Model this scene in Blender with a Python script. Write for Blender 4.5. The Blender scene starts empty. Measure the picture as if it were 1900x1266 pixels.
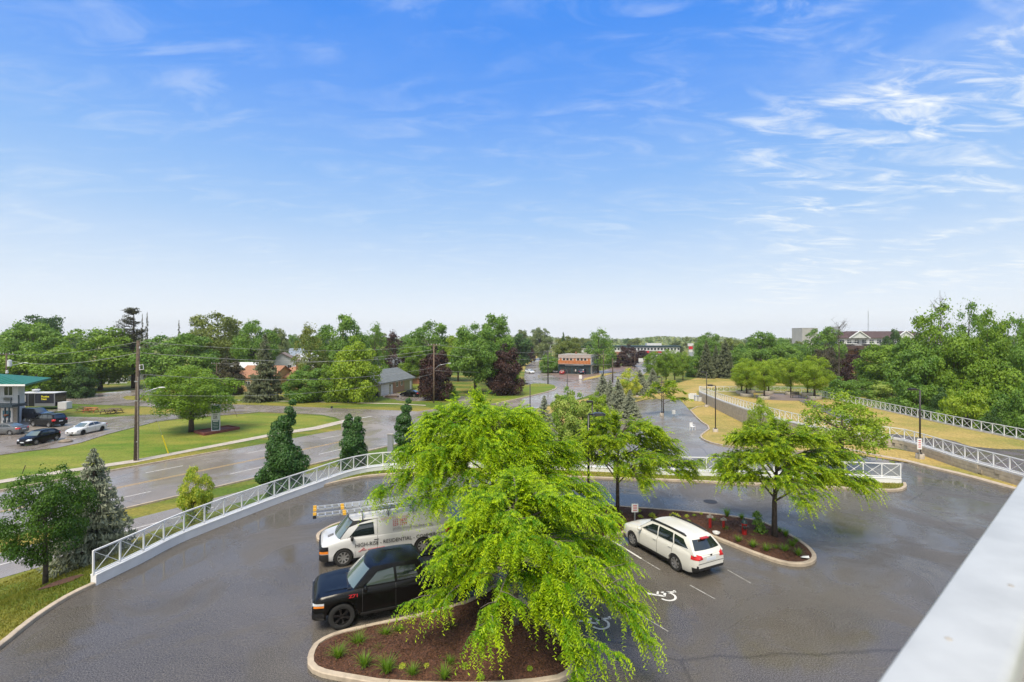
import bpy, bmesh, math, random
import numpy as np
from mathutils import Vector, Matrix, geometry
random.seed(7); rng = np.random.default_rng(11)
C = bpy.context.scene
R = math.radians
# ------------------------------------------------------------------ camera
CH, FO, HX, HY = 9.8, 910.0, 950.0, 628.0          # eye height, focal length in px of the 1900 px frame, horizon
cam_d = bpy.data.cameras.new('camera'); cam = bpy.data.objects.new('camera', cam_d)
C.collection.objects.link(cam); C.camera = cam
cam.location = (0, 0, CH); cam.rotation_euler = (R(90), 0, 0)
cam_d.sensor_width = 36; cam_d.lens = 36 * FO / 1900; cam_d.shift_y = -5 / 1900
cam_d.clip_start = 0.05; cam_d.clip_end = 14000
cam_d.dof.use_dof = True; cam_d.dof.focus_distance = 30; cam_d.dof.aperture_fstop = 2.8
# ------------------------------------------------------------------ world and sun
W = bpy.data.worlds.new('World'); C.world = W; W.use_nodes = True
nt = W.node_tree; nt.nodes.clear()
def N(t, kind, **kw):
    n = t.nodes.new(kind)
    for k, v in kw.items():
        if k in n.inputs: n.inputs[k].default_value = v
        else: setattr(n, k, v)
    return n
def L(t, a, b): t.links.new(a, b)
SUN_EL, SUN_ROT = R(58), R(200)
sky = N(nt, 'ShaderNodeTexSky', sky_type='NISHITA', sun_disc=False, sun_elevation=SUN_EL, sun_rotation=SUN_ROT, altitude=100, air_density=1.0, dust_density=0.6, ozone_density=2.0)
bg = N(nt, 'ShaderNodeBackground', Strength=0.138)
out = N(nt, 'ShaderNodeOutputWorld')
tc = N(nt, 'ShaderNodeTexCoord')
sep = N(nt, 'ShaderNodeSeparateXYZ'); L(nt, tc.outputs['Generated'], sep.inputs[0])
def ramp(t, pts, interp='LINEAR'):
    r = t.nodes.new('ShaderNodeValToRGB'); e = r.color_ramp.elements; r.color_ramp.interpolation = interp
    while len(e) < len(pts): e.new(0.5)
    for el, (p, c) in zip(e, pts):
        el.position = p; el.color = (c, c, c, 1) if isinstance(c, (int, float)) else (c[0], c[1], c[2], 1)
    return r
# the sky's colour by height above the horizon (same all the way round)
grad = ramp(nt, [(0.0, (5.35, 5.5, 5.7)), (0.042, (5.0, 5.3, 5.65)), (0.118, (3.85, 4.55, 5.40)), (0.223, (2.35, 3.55, 5.33)), (0.311, (1.55, 2.90, 5.33)), (0.425, (0.80, 2.12, 5.33)), (0.536, (0.36, 1.65, 5.2)), (1.0, (0.36, 1.65, 5.2))])
zc = N(nt, 'ShaderNodeMath', operation='MAXIMUM'); L(nt, sep.outputs[2], zc.inputs[0]); zc.inputs[1].default_value = 0.0
L(nt, zc.outputs[0], grad.inputs[0])
mixs = N(nt, 'ShaderNodeMix', data_type='RGBA'); mixs.inputs[0].default_value = 0.95
L(nt, sky.outputs[0], mixs.inputs[6]); L(nt, grad.outputs[0], mixs.inputs[7])
# cirrus: direction projected on a high plane, stretched and warped noise
dz = N(nt, 'ShaderNodeMath', operation='ADD'); L(nt, zc.outputs[0], dz.inputs[0]); dz.inputs[1].default_value = 0.12
div = N(nt, 'ShaderNodeVectorMath', operation='DIVIDE'); L(nt, tc.outputs['Generated'], div.inputs[0])
cmb = N(nt, 'ShaderNodeCombineXYZ'); 
for i in range(3): L(nt, dz.outputs[0], cmb.inputs[i])
L(nt, cmb.outputs[0], div.inputs[1])
def cloud(scale, rot, sx, seed, det, lo, hi, dist=0.6):
    mp = N(nt, 'ShaderNodeMapping'); mp.inputs['Rotation'].default_value = (0, 0, R(rot)); mp.inputs['Scale'].default_value = (sx, 1, 0)
    mp.inputs['Location'].default_value = (seed, seed * .7, 0)
    L(nt, div.outputs[0], mp.inputs[0])
    n = N(nt, 'ShaderNodeTexNoise', Scale=scale, Detail=det, Roughness=0.6, Distortion=dist); L(nt, mp.outputs[0], n.inputs['Vector'])
    r = ramp(nt, [(lo, 0.0), (hi, 1.0)], 'EASE'); L(nt, n.outputs[0], r.inputs[0]); return r
c1 = cloud(1.5, 35, 0.8, 3.1, 12, 0.46, 0.84, .5); c2 = cloud(7.5, -40, 0.42, 8.4, 14, 0.40, 0.74, 1.0)
c3 = cloud(1.5, 10, 1, 4.9, 5, 0.34, 0.66)
m1 = N(nt, 'ShaderNodeMath', operation='MULTIPLY'); L(nt, c2.outputs[0], m1.inputs[0]); L(nt, c3.outputs[0], m1.inputs[1])
m2 = N(nt, 'ShaderNodeMath', operation='MAXIMUM'); L(nt, m1.outputs[0], m2.inputs[0])
h1 = N(nt, 'ShaderNodeMath', operation='MULTIPLY'); L(nt, c1.outputs[0], h1.inputs[0]); h1.inputs[1].default_value = 0.25
L(nt, h1.outputs[0], m2.inputs[1])
side = ramp(nt, [(0.0, 0.30), (0.30, 0.24), (0.5, 0.24), (0.68, 0.32), (0.75, 1.25), (1.0, 1.25)]); sx_ = N(nt, 'ShaderNodeMath', operation='MULTIPLY_ADD'); L(nt, sep.outputs[0], sx_.inputs[0]); sx_.inputs[1].default_value = 0.5; sx_.inputs[2].default_value = 0.5; L(nt, sx_.outputs[0], side.inputs[0])
m3 = N(nt, 'ShaderNodeMath', operation='MULTIPLY'); L(nt, m2.outputs[0], m3.inputs[0]); L(nt, side.outputs[0], m3.inputs[1])
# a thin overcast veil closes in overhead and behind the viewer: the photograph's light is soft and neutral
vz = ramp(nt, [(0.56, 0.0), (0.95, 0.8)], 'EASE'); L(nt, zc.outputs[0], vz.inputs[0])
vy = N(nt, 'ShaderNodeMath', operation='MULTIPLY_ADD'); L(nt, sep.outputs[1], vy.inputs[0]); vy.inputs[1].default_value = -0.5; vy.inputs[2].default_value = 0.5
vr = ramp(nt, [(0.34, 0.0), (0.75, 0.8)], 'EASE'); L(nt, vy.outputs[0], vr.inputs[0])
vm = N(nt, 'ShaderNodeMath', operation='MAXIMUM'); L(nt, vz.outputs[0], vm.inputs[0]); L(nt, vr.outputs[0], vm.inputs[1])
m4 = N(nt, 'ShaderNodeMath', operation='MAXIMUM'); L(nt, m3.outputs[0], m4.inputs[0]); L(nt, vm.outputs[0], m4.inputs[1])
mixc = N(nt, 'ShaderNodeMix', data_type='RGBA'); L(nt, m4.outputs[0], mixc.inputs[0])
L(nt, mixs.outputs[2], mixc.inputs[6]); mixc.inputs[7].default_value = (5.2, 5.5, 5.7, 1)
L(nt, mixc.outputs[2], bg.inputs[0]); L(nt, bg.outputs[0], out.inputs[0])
sd = bpy.data.lights.new('sun', 'SUN'); sun = bpy.data.objects.new('sun', sd); C.collection.objects.link(sun)
sd.energy = 3.9; sd.angle = R(26); sd.color = (1.0, 0.90, 0.73)
sun.rotation_euler = (R(90) - SUN_EL, 0, R(180) - SUN_ROT)
VS = C.view_settings; VS.view_transform = 'Standard'; VS.look = 'None'; VS.exposure = 0.38; VS.gamma = 1; VS.use_curve_mapping = False
C.cycles.max_bounces = 6; C.cycles.diffuse_bounces = 3; C.cycles.glossy_bounces = 3; C.cycles.transmission_bounces = 4
C.cycles.transparent_max_bounces = 8; C.cycles.volume_bounces = 0; C.cycles.use_denoising = True
try: C.cycles.use_adaptive_sampling = True; C.cycles.adaptive_threshold = 0.02
except Exception: pass
# ------------------------------------------------------------------ materials
MATS = {}
def mat(name, col, rough=0.6, metal=0.0, noise=0.0, nscale=8.0, bump=0.0, bscale=40.0, spec=None, coat=0.0, col2=None, emit=None):
    if name in MATS: return MATS[name]
    m = bpy.data.materials.new(name); m.use_nodes = True; t = m.node_tree; p = t.nodes['Principled BSDF']
    p.inputs['Roughness'].default_value = rough; p.inputs['Metallic'].default_value = metal
    p.inputs['Base Color'].default_value = (*col, 1)
    if spec is not None: p.inputs['Specular IOR Level'].default_value = spec
    if coat: p.inputs['Coat Weight'].default_value = coat; p.inputs['Coat Roughness'].default_value = 0.05
    if emit: p.inputs['Emission Color'].default_value = (*emit[:3], 1); p.inputs['Emission Strength'].default_value = emit[3]
    if noise > 0 or col2:
        g = N(t, 'ShaderNodeNewGeometry')
        n = N(t, 'ShaderNodeTexNoise', Scale=nscale, Detail=6, Roughness=0.6); L(t, g.outputs['Position'], n.inputs['Vector'])
        c2 = col2 or tuple(min(1, c * (1 - noise)) for c in col)
        c1 = col if col2 else tuple(min(1, c * (1 + noise)) for c in col)
        r = ramp(t, [(0.35, c2), (0.65, c1)]); L(t, n.outputs[0], r.inputs[0]); L(t, r.outputs[0], p.inputs['Base Color'])
    if bump:
        g2 = N(t, 'ShaderNodeNewGeometry')
        n2 = N(t, 'ShaderNodeTexNoise', Scale=bscale, Detail=4); L(t, g2.outputs['Position'], n2.inputs['Vector'])
        b = N(t, 'ShaderNodeBump', Strength=bump, Distance=0.02); L(t, n2.outputs[0], b.inputs['Height']); L(t, b.outputs[0], p.inputs['Normal'])
    MATS[name] = m; return m
def wet(name, dry, dark, speck, rlo, rhi, patch=0.12, sp_scale=60.0, bmp=0.25, speckamt=1.0):
    """wet asphalt: aggregate speckle, darker wet patches that are also smoother"""
    m = bpy.data.materials.new(name); m.use_nodes = True; t = m.node_tree; p = t.nodes['Principled BSDF']
    g = N(t, 'ShaderNodeNewGeometry')
    big = N(t, 'ShaderNodeTexNoise', Scale=patch, Detail=7, Roughness=0.62, Distortion=0.5); L(t, g.outputs['Position'], big.inputs['Vector'])
    rb = ramp(t, [(0.38, dark), (0.62, dry)]); L(t, big.outputs[0], rb.inputs[0])
    sp = N(t, 'ShaderNodeTexNoise', Scale=sp_scale, Detail=6, Roughness=0.95, Lacunarity=2.3); L(t, g.outputs['Position'], sp.inputs['Vector'])
    rs = ramp(t, [(0.45, 0.0), (0.60, speckamt)]); L(t, sp.outputs[0], rs.inputs[0])
    mx = N(t, 'ShaderNodeMix', data_type='RGBA'); L(t, rs.outputs[0], mx.inputs[0]); L(t, rb.outputs[0], mx.inputs[6]); mx.inputs[7].default_value = (*speck, 1)
    # fine cracks
    cr = N(t, 'ShaderNodeTexVoronoi', feature='DISTANCE_TO_EDGE', Scale=0.07); 
    wv = N(t, 'ShaderNodeTexNoise', Scale=0.6, Detail=4); L(t, g.outputs['Position'], wv.inputs['Vector'])
    wm = N(t, 'ShaderNodeMix', data_type='VECTOR'); wm.inputs[0].default_value = 0.35; L(t, g.outputs['Position'], wm.inputs[4]); L(t, wv.outputs[1], wm.inputs[5])
    L(t, wm.outputs[1], cr.inputs['Vector'])
    rc = ramp(t, [(0.0, 0.6), (0.003, 1.0)]); L(t, cr.outputs['Distance'], rc.inputs[0])
    mc = N(t, 'ShaderNodeMix', data_type='RGBA', blend_type='MULTIPLY'); mc.inputs[0].default_value = 0.8
    L(t, mx.outputs[2], mc.inputs[6]); L(t, rc.outputs[0], mc.inputs[7]); L(t, mc.outputs[2], p.inputs['Base Color'])
    rn = N(t, 'ShaderNodeTexNoise', Scale=patch * 1.7, Detail=7, Roughness=0.65, Distortion=0.8); L(t, g.outputs['Position'], rn.inputs['Vector'])
    rr = ramp(t, [(0.42, rlo), (0.60, rhi)]); L(t, rn.outputs[0], rr.inputs[0]); L(t, rr.outputs[0], p.inputs['Roughness'])
    p.inputs['Specular IOR Level'].default_value = 0.32
    b = N(t, 'ShaderNodeBump', Distance=0.006); L(t, sp.outputs[0], b.inputs['Height'])
    bs = ramp(t, [(0.36, bmp * .12), (0.6, bmp)]); L(t, rn.outputs[0], bs.inputs[0]); L(t, bs.outputs[0], b.inputs['Strength'])
    L(t, b.outputs[0], p.inputs['Normal'])
    MATS[name] = m; return m
def grass_mat(name, green, yellow, lo, hi, scale=0.12, stretch=(1, 1)):
    m = bpy.data.materials.new(name); m.use_nodes = True; t = m.node_tree; p = t.nodes['Principled BSDF']
    p.inputs['Roughness'].default_value = 0.85; p.inputs['Specular IOR Level'].default_value = 0.15
    g = N(t, 'ShaderNodeNewGeometry'); mp = N(t, 'ShaderNodeMapping'); mp.inputs['Rotation'].default_value = (0, 0, R(-56)); mp.inputs['Scale'].default_value = (stretch[0], stretch[1], 1)
    L(t, g.outputs['Position'], mp.inputs[0])
    a = N(t, 'ShaderNodeTexNoise', Scale=scale, Detail=8, Roughness=0.7); L(t, mp.outputs[0], a.inputs['Vector'])
    r = ramp(t, [(lo, yellow), (hi, green)]); L(t, a.outputs[0], r.inputs[0])
    f = N(t, 'ShaderNodeTexNoise', Scale=6, Detail=10, Roughness=0.85); L(t, g.outputs['Position'], f.inputs['Vector'])
    rf = ramp(t, [(0.36, 0.40), (0.64, 1.35)]); L(t, f.outputs[0], rf.inputs[0])
    mx = N(t, 'ShaderNodeMix', data_type='RGBA', blend_type='MULTIPLY'); mx.inputs[0].default_value = 1
    L(t, r.outputs[0], mx.inputs[6]); L(t, rf.outputs[0], mx.inputs[7]); L(t, mx.outputs[2], p.inputs['Base Color'])
    b = N(t, 'ShaderNodeBump', Strength=0.6, Distance=0.05); L(t, f.outputs[0], b.inputs['Height']); L(t, b.outputs[0], p.inputs['Normal'])
    MATS[name] = m; return m
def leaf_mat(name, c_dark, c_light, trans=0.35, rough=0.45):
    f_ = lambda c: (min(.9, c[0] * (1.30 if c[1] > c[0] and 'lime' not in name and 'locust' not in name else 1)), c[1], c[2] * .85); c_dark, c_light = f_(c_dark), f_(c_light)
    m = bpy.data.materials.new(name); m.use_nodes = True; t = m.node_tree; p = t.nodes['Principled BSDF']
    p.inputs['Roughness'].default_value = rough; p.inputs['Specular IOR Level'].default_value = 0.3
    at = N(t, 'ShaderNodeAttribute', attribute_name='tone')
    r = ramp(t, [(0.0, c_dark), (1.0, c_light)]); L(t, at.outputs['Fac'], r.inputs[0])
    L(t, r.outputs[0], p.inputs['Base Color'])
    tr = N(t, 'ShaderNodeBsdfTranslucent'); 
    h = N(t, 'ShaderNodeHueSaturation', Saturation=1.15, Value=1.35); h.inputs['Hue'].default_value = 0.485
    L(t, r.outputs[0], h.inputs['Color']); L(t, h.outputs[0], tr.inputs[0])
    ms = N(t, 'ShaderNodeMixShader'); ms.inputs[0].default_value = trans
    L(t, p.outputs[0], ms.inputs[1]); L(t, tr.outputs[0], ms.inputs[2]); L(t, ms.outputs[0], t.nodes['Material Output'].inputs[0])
    MATS[name] = m; return m
def glass_mat(name, tint, alpha=0.5, rough=0.03):
    """thin tinted glass: lets part of the light through, reflects the rest"""
    m = bpy.data.materials.new(name); m.use_nodes = True; t = m.node_tree; p = t.nodes['Principled BSDF']
    p.inputs['Base Color'].default_value = (*tint, 1); p.inputs['Roughness'].default_value = rough; p.inputs['Alpha'].default_value = alpha
    MATS[name] = m; return m
# ------------------------------------------------------------------ mesh helpers
class MB:
    def __init__(s): s.v = []; s.f = []; s.m = []
    def face(s, pts, m=0):
        b = len(s.v); s.v += [tuple(p) for p in pts]; s.f.append(tuple(range(b, b + len(pts)))); s.m.append(m)
    def mesh(s, vs, fs, m=0):
        b = len(s.v); s.v += [tuple(p) for p in vs]
        for f in fs: s.f.append(tuple(i + b for i in f)); s.m.append(m)
    def box(s, c, d, m=0, rz=0.0, M=None, taper=1.0):
        hx, hy, hz = d[0] / 2, d[1] / 2, d[2] / 2
        vs = []
        for z, k in ((-hz, 1.0), (hz, taper)):
            for x, y in ((-hx, -hy), (hx, -hy), (hx, hy), (-hx, hy)): vs.append(Vector((x * k, y * k, z)))
        T = M or (Matrix.Translation(c) @ Matrix.Rotation(rz, 4, 'Z'))
        s.mesh([T @ v for v in vs], [(3, 2, 1, 0), (4, 5, 6, 7), (0, 1, 5, 4), (1, 2, 6, 5), (2, 3, 7, 6), (3, 0, 4, 7)], m)
    def bar(s, a, b, w, h=None, m=0, up=(0, 0, 1)):
        a = Vector(a); b = Vector(b); d = b - a; l = d.length
        if l < 1e-6: return
        x = d / l; y = Vector(up).cross(x)
        if y.length < 1e-4: y = Vector((0, 1, 0)).cross(x)
        if y.length < 1e-4: y = Vector((1, 0, 0)).cross(x)
        y.normalize(); z = x.cross(y); M = Matrix((x, y, z)).transposed().to_4x4(); M.translation = (a + b) / 2
        s.box((0, 0, 0), (l, w, h or w), m, M=M)
    def tube(s, pts, rad, n=8, m=0, cap=True):
        pts = [Vector(p) for p in pts]; rad = rad if isinstance(rad, (list, tuple)) else [rad] * len(pts)
        b = len(s.v); ref = None
        for i, p in enumerate(pts):
            d = (pts[min(i + 1, len(pts) - 1)] - pts[max(i - 1, 0)]).normalized()
            if ref is None: ref = Vector((1, 0, 0)) if abs(d.x) < 0.8 else Vector((0, 1, 0))
            u = (ref - d * ref.dot(d)).normalized(); w = d.cross(u); ref = u
            for k in range(n):
                a = 2 * math.pi * k / n; s.v.append(tuple(p + (u * math.cos(a) + w * math.sin(a)) * rad[i]))
        for i in range(len(pts) - 1):
            for k in range(n):
                k2 = (k + 1) % n; s.f.append((b + i * n + k, b + i * n + k2, b + (i + 1) * n + k2, b + (i + 1) * n + k)); s.m.append(m)
        if cap:
            s.f.append(tuple(b + k for k in reversed(range(n)))); s.m.append(m)
            e = b + (len(pts) - 1) * n; s.f.append(tuple(e + k for k in range(n))); s.m.append(m)
    def lathe(s, prof, c=(0, 0, 0), n=16, m=0, axis='Z', cap=True):
        """profile of (radius, height) turned about an axis"""
        b = len(s.v)
        for r, z in prof:
            for k in range(n):
                a = 2 * math.pi * k / n; x, y = r * math.cos(a), r * math.sin(a)
                p = (x, y, z) if axis == 'Z' else ((x, z, y) if axis == 'Y' else (z, x, y))
                s.v.append((p[0] + c[0], p[1] + c[1], p[2] + c[2]))
        for i in range(len(prof) - 1):
            for k in range(n):
                k2 = (k + 1) % n; s.f.append((b + i * n + k, b + i * n + k2, b + (i + 1) * n + k2, b + (i + 1) * n + k)); s.m.append(m)
        for i in (0, len(prof) - 1):
            if cap and prof[i][0] > 1e-4: s.f.append(tuple(b + i * n + k for k in range(n))); s.m.append(m)
    def prism(s, poly, z0, z1, m=0):
        n = len(poly); vs = [(p[0], p[1], z0) for p in poly] + [(p[0], p[1], z1) for p in poly]
        s.mesh(vs, [tuple(reversed(range(n))), tuple(range(n, 2 * n))] + [(i, (i + 1) % n, n + (i + 1) % n, n + i) for i in range(n)], m)
    def build(s, name, mats, parent=None, smooth=False, loc=None, rz=None, fix=False):
        me = bpy.data.meshes.new(name); me.from_pydata(s.v, [], s.f)
        for m in (mats if isinstance(mats, (list, tuple)) else [mats]): me.materials.append(m)
        if len(me.materials) > 1: me.polygons.foreach_set('material_index', s.m)
        if fix:
            bm = bmesh.new(); bm.from_mesh(me); bmesh.ops.remove_doubles(bm, verts=bm.verts, dist=1e-4)
            bmesh.ops.recalc_face_normals(bm, faces=bm.faces); bm.to_mesh(me); bm.free()
        if smooth:
            me.polygons.foreach_set('use_smooth', [True] * len(me.polygons))
            if smooth != 'all':
                try: me.set_sharp_from_angle(angle=R(smooth if isinstance(smooth, (int, float)) and smooth is not True else 40))
                except Exception: pass
        me.update()
        o = bpy.data.objects.new(name, me); C.collection.objects.link(o)
        if parent: o.parent = parent
        if loc is not None: o.location = loc
        if rz is not None: o.rotation_euler[2] = rz
        return o
def empty(name, loc=(0, 0, 0), rz=0, scale=None):
    o = bpy.data.objects.new(name, None); C.collection.objects.link(o); o.location = loc; o.rotation_euler[2] = rz; o.empty_display_size = .2
    if scale is not None: o.scale = scale if not isinstance(scale, (int, float)) else (scale,) * 3
    return o
def tag(o, label=None, cat=None, group=None, kind=None):
    if label: o['label'] = label
    if cat: o['category'] = cat
    if group: o['group'] = group
    if kind: o['kind'] = kind
    return o
def dup(o, loc=None, rz=None, scale=None, parent=None, mats=None):
    c = o.copy(); C.collection.objects.link(c); c.parent = parent
    if parent is None:
        for k in ('label', 'group'): 
            if k in c: del c[k]
    if loc is not None: c.location = loc
    if rz is not None: c.rotation_euler[2] = rz
    if scale is not None: c.scale = scale if not isinstance(scale, (int, float)) else (scale,) * 3
    if mats and o.type == 'MESH':
        for sl in c.material_slots:
            nm = sl.material.name if sl.material else ''
            if nm in mats: sl.link = 'OBJECT'; sl.material = mats[nm]
    for ch in [x for x in o.children]: dup(ch, parent=c, mats=mats)
    return c
# ------------------------------------------------------------------ picture point -> place on a level
def G(px, py, z=0.0):
    Y = (CH - z) * FO / (py - HY); return Vector(((px - HX) / FO * Y, Y, z))
def P2(px, Y): return (px - HX) / FO * Y
def sm(x, a, b):
    t = np.clip((np.asarray(x, float) - a) / (b - a), 0, 1); return t * t * (3 - 2 * t)
def chaikin(pts, n=2, closed=True):
    pts = [Vector(p[:2]).to_3d() if len(p) < 3 else Vector(p) for p in pts]
    for _ in range(n):
        q = []; m = len(pts)
        if not closed: q.append(pts[0])
        for i in range(m if closed else m - 1):
            a, b = pts[i], pts[(i + 1) % m]; q += [a * .75 + b * .25, a * .25 + b * .75]
        if not closed: q.append(pts[-1])
        pts = q
    return pts
def resample(pts, step, closed=False):
    pts = [Vector(p) for p in pts]; 
    if closed: pts = pts + [pts[0]]
    d = [0]; 
    for a, b in zip(pts, pts[1:]): d.append(d[-1] + (b - a).length)
    n = max(1, round(d[-1] / step)); outp = []; j = 0
    for i in range(n + (0 if closed else 1)):
        t = d[-1] * i / n
        while j < len(d) - 2 and d[j + 1] < t: j += 1
        k = (t - d[j]) / max(1e-9, d[j + 1] - d[j]); outp.append(pts[j].lerp(pts[j + 1], min(1, k)))
    return outp
def offset(pts, dist, closed=True):
    """move a 2D line sideways (left of travel positive)"""
    n = len(pts); res = []
    for i in range(n):
        a = pts[(i - 1) % n] if closed or i > 0 else pts[i]; b = pts[(i + 1) % n] if closed or i < n - 1 else pts[i]
        d = (b - a); d.z = 0
        d = d.normalized() if d.length > 1e-9 else Vector((1, 0, 0)); res.append(pts[i] + Vector((-d.y, d.x, 0)) * dist)
    return res
def area2(p): return sum(p[i].x * p[(i + 1) % len(p)].y - p[(i + 1) % len(p)].x * p[i].y for i in range(len(p))) / 2
# ================================================================== TERRAIN
ZR, ZB = -2.4, -1.5            # street level, level of the lower car park behind the lot
# outline of the raised car park (level 0): left kerb, curved fence wall, back wall, driveway mouth, right kerb
W_LEFT = [G(178.5, 1087), G(221, 1066), G(268.6, 1042.8), G(328.6, 1009.6), G(410.8, 976.4), G(505.6, 938.5), G(587.7, 908.5), G(640, 888.0), G(690, 876.0)]
W_BACK = [G(690, 876), G(760, 872), G(840, 870), G(930, 871), G(1008.7, 873), G(1130, 879), G(1254, 884.5), G(1340, 886.5), G(1500, 892), G(1673, 900)]
fence_left_line = resample(chaikin(W_LEFT + W_BACK[1:3], 3, closed=False), 0.5)
KERB_R = [G(1681.6, 858), G(1707, 865.6), G(1786.5, 884), G(1843, 900), G(1900, 916), Vector((34, 24, 0)), Vector((34, 3, 0))]
lot_poly = [Vector((-14, 2, 0)), Vector((-15.8, 12.5, 0)), G(0, 1207), G(95, 1131), G(136, 1106)] + W_LEFT + W_BACK[1:] + [G(1660, 856)] + KERB_R
_LP = np.array([(p.x, p.y) for p in lot_poly])
def inside(poly, x, y):
    x = np.asarray(x, float); y = np.asarray(y, float); r = np.zeros(x.shape, bool); n = len(poly)
    for i in range(n):
        x1, y1 = poly[i]; x2, y2 = poly[(i + 1) % n]
        if abs(y2 - y1) < 1e-9: continue
        r ^= ((y1 > y) != (y2 > y)) & (x < (x2 - x1) * (y - y1) / (y2 - y1) + x1)
    return r
def dist_poly(poly, x, y):
    x = np.asarray(x, float); y = np.asarray(y, float); d = np.full(x.shape, 1e9); n = len(poly)
    for i in range(n):
        x1, y1 = poly[i]; x2, y2 = poly[(i + 1) % n]; dx, dy = x2 - x1, y2 - y1
        t = np.clip(((x - x1) * dx + (y - y1) * dy) / max(1e-9, dx * dx + dy * dy), 0, 1)
        d = np.minimum(d, np.hypot(x - x1 - t * dx, y - y1 - t * dy))
    return d
# main street: centre line and near edge
road_c = [Vector(p) for p in ((-92, -45, 0), (-59.5, 0, 0), (-32.3, 39.8, 0), (-25.3, 50, 0), (-11.5, 71, 0), (2, 93.9, 0), (9.7, 106.7, 0), (15.2, 117.2, 0), (30, 146, 0), (52, 205, 0), (92, 330, 0), (150, 520, 0), (215, 800, 0))]
road_c = resample(chaikin(road_c, 2, closed=False), 4)
near_edge = offset(road_c, -6.55, closed=False)
_ny = np.array([p.y for p in near_edge]); _nx = np.array([p.x for p in near_edge])
def h_at(x, y):
    x = np.asarray(x, float); y = np.asarray(y, float)
    t = x - np.interp(y, _ny, _nx)
    low = ZR + (ZB - ZR) * sm(t, 11, 25) * (1 - sm(y, 100, 135))
    rise = sm(x, 13, 28) * (1 - sm(y, 46, 62)); low = low + (0 - low) * rise
    d = dist_poly(_LP, x, y); ins = inside(_LP, x, y)
    D = 1.0 + 8.0 * (1 - sm(x, -14.5, -6)); 
    k = sm(d, 0.0, D); h = low * k - 0.03 * (1 - k)
    # the ground falls away behind the terrace on the right
    h = h + (-2.6 - h) * sm(x - np.interp(y, [0, 43, 84, 110], [60, 48, 66, 80]), 1, 8) * (1 - sm(y, 120, 200))
    return np.where(ins, -0.12, h)
def H1(x, y): return float(h_at(np.array([x]), np.array([y]))[0])
def GH(px, py, add=0.0):
    """where the sight line of a picture point meets the ground"""
    Y = np.concatenate([np.arange(6, 120, .05), np.arange(120, 1200, .5)]); X = (px - HX) / FO * Y; Z = CH - (py - HY) / FO * Y
    i = np.argmax(Z <= h_at(X, Y) + add); return Vector((X[i], Y[i], float(h_at(X[i:i + 1], Y[i:i + 1])[0])))
def axis(lo, hi, fine, lo_end, hi_end):
    a = list(np.arange(lo, hi + .01, fine)); s = fine
    while a[-1] < hi_end: s *= 1.18; a.append(a[-1] + s)
    s = fine
    while a[0] > lo_end: s *= 1.18; a.insert(0, a[0] - s)
    return np.array(a)
def make_ground():
    xs = axis(-46, 62, 1.0, -2600, 2600); ys = axis(2, 105, 1.0, -400, 2500)
    X, Y = np.meshgrid(xs, ys); Z = h_at(X, Y)
    far = np.clip((Y - 900) / 4000, 0, 1); Z = Z + far * 10
    nx, ny = len(xs), len(ys); co = np.stack([X, Y, Z], -1).reshape(-1, 3)
    i = np.arange(nx * ny).reshape(ny, nx); f = np.stack([i[:-1, :-1], i[:-1, 1:], i[1:, 1:], i[1:, :-1]], -1).reshape(-1, 4)
    return co, f
def np_mesh(name, co, faces, mats, parent=None, smooth=True, attr=None, midx=None):
    k = faces.shape[1]; me = bpy.data.meshes.new(name)
    me.vertices.add(len(co)); me.vertices.foreach_set('co', np.ascontiguousarray(co, dtype=np.float32).ravel())
    me.loops.add(faces.size); me.loops.foreach_set('vertex_index', np.ascontiguousarray(faces, dtype=np.int32).ravel())
    me.polygons.add(len(faces)); me.polygons.foreach_set('loop_start', np.arange(0, faces.size, k, dtype=np.int32))
    me.polygons.foreach_set('loop_total', np.full(len(faces), k, dtype=np.int32))
    me.polygons.foreach_set('use_smooth', np.full(len(faces), smooth))
    for m in (mats if isinstance(mats, (list, tuple)) else [mats]): me.materials.append(m)
    if midx is not None: me.polygons.foreach_set('material_index', midx.astype(np.int32))
    me.update(calc_edges=True)
    if attr is not None:
        a = me.attributes.new('tone', 'FLOAT', 'POINT'); a.data.foreach_set('value', np.ascontiguousarray(attr, dtype=np.float32))
    o = bpy.data.objects.new(name, me); C.collection.objects.link(o)
    if parent: o.parent = parent
    return o
M_grass = grass_mat('grass', (0.095, 0.150, 0.020), (0.30, 0.24, 0.055), 0.36, 0.56, 0.10, (0.5, 1.3))
M_green = grass_mat('grass_green', (0.105, 0.185, 0.018), (0.25, 0.25, 0.045), 0.38, 0.60, 0.12, (0.5, 1.3))
M_dry = grass_mat('grass_dry', (0.20, 0.215, 0.045), (0.43, 0.315, 0.105), 0.44, 0.66, 0.09)
M_asph = wet('asphalt_lot', (0.058, 0.051, 0.044), (0.015, 0.013, 0.011), (0.21, 0.188, 0.16), 0.09, 0.48, 0.15, 25.0, 0.02)
M_back = wet('asphalt_back', (0.19, 0.165, 0.14), (0.12, 0.105, 0.09), (0.3, 0.27, 0.23), 0.18, 0.42, 0.13, 20.0, 0.35, .6)
M_road = wet('road_wet', (0.27, 0.235, 0.205), (0.165, 0.142, 0.125), (0.34, 0.31, 0.28), 0.10, 0.42, 0.10, 16.0, 0.30, .5)
M_kerb = mat('kerb_concrete', (0.40, 0.33, 0.25), .8, noise=.18, nscale=3, bump=.3)
M_walk = mat('sidewalk_concrete', (0.42, 0.37, 0.31), .75, noise=.15, nscale=2)
M_mulch = mat('mulch', (0.030, 0.014, 0.009), .95, nscale=14, col2=(0.120, 0.050, 0.028), bump=1.0, bscale=22)
M_line = mat('road_paint', (0.60, 0.59, 0.56), .5, noise=.12, nscale=8)
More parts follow.
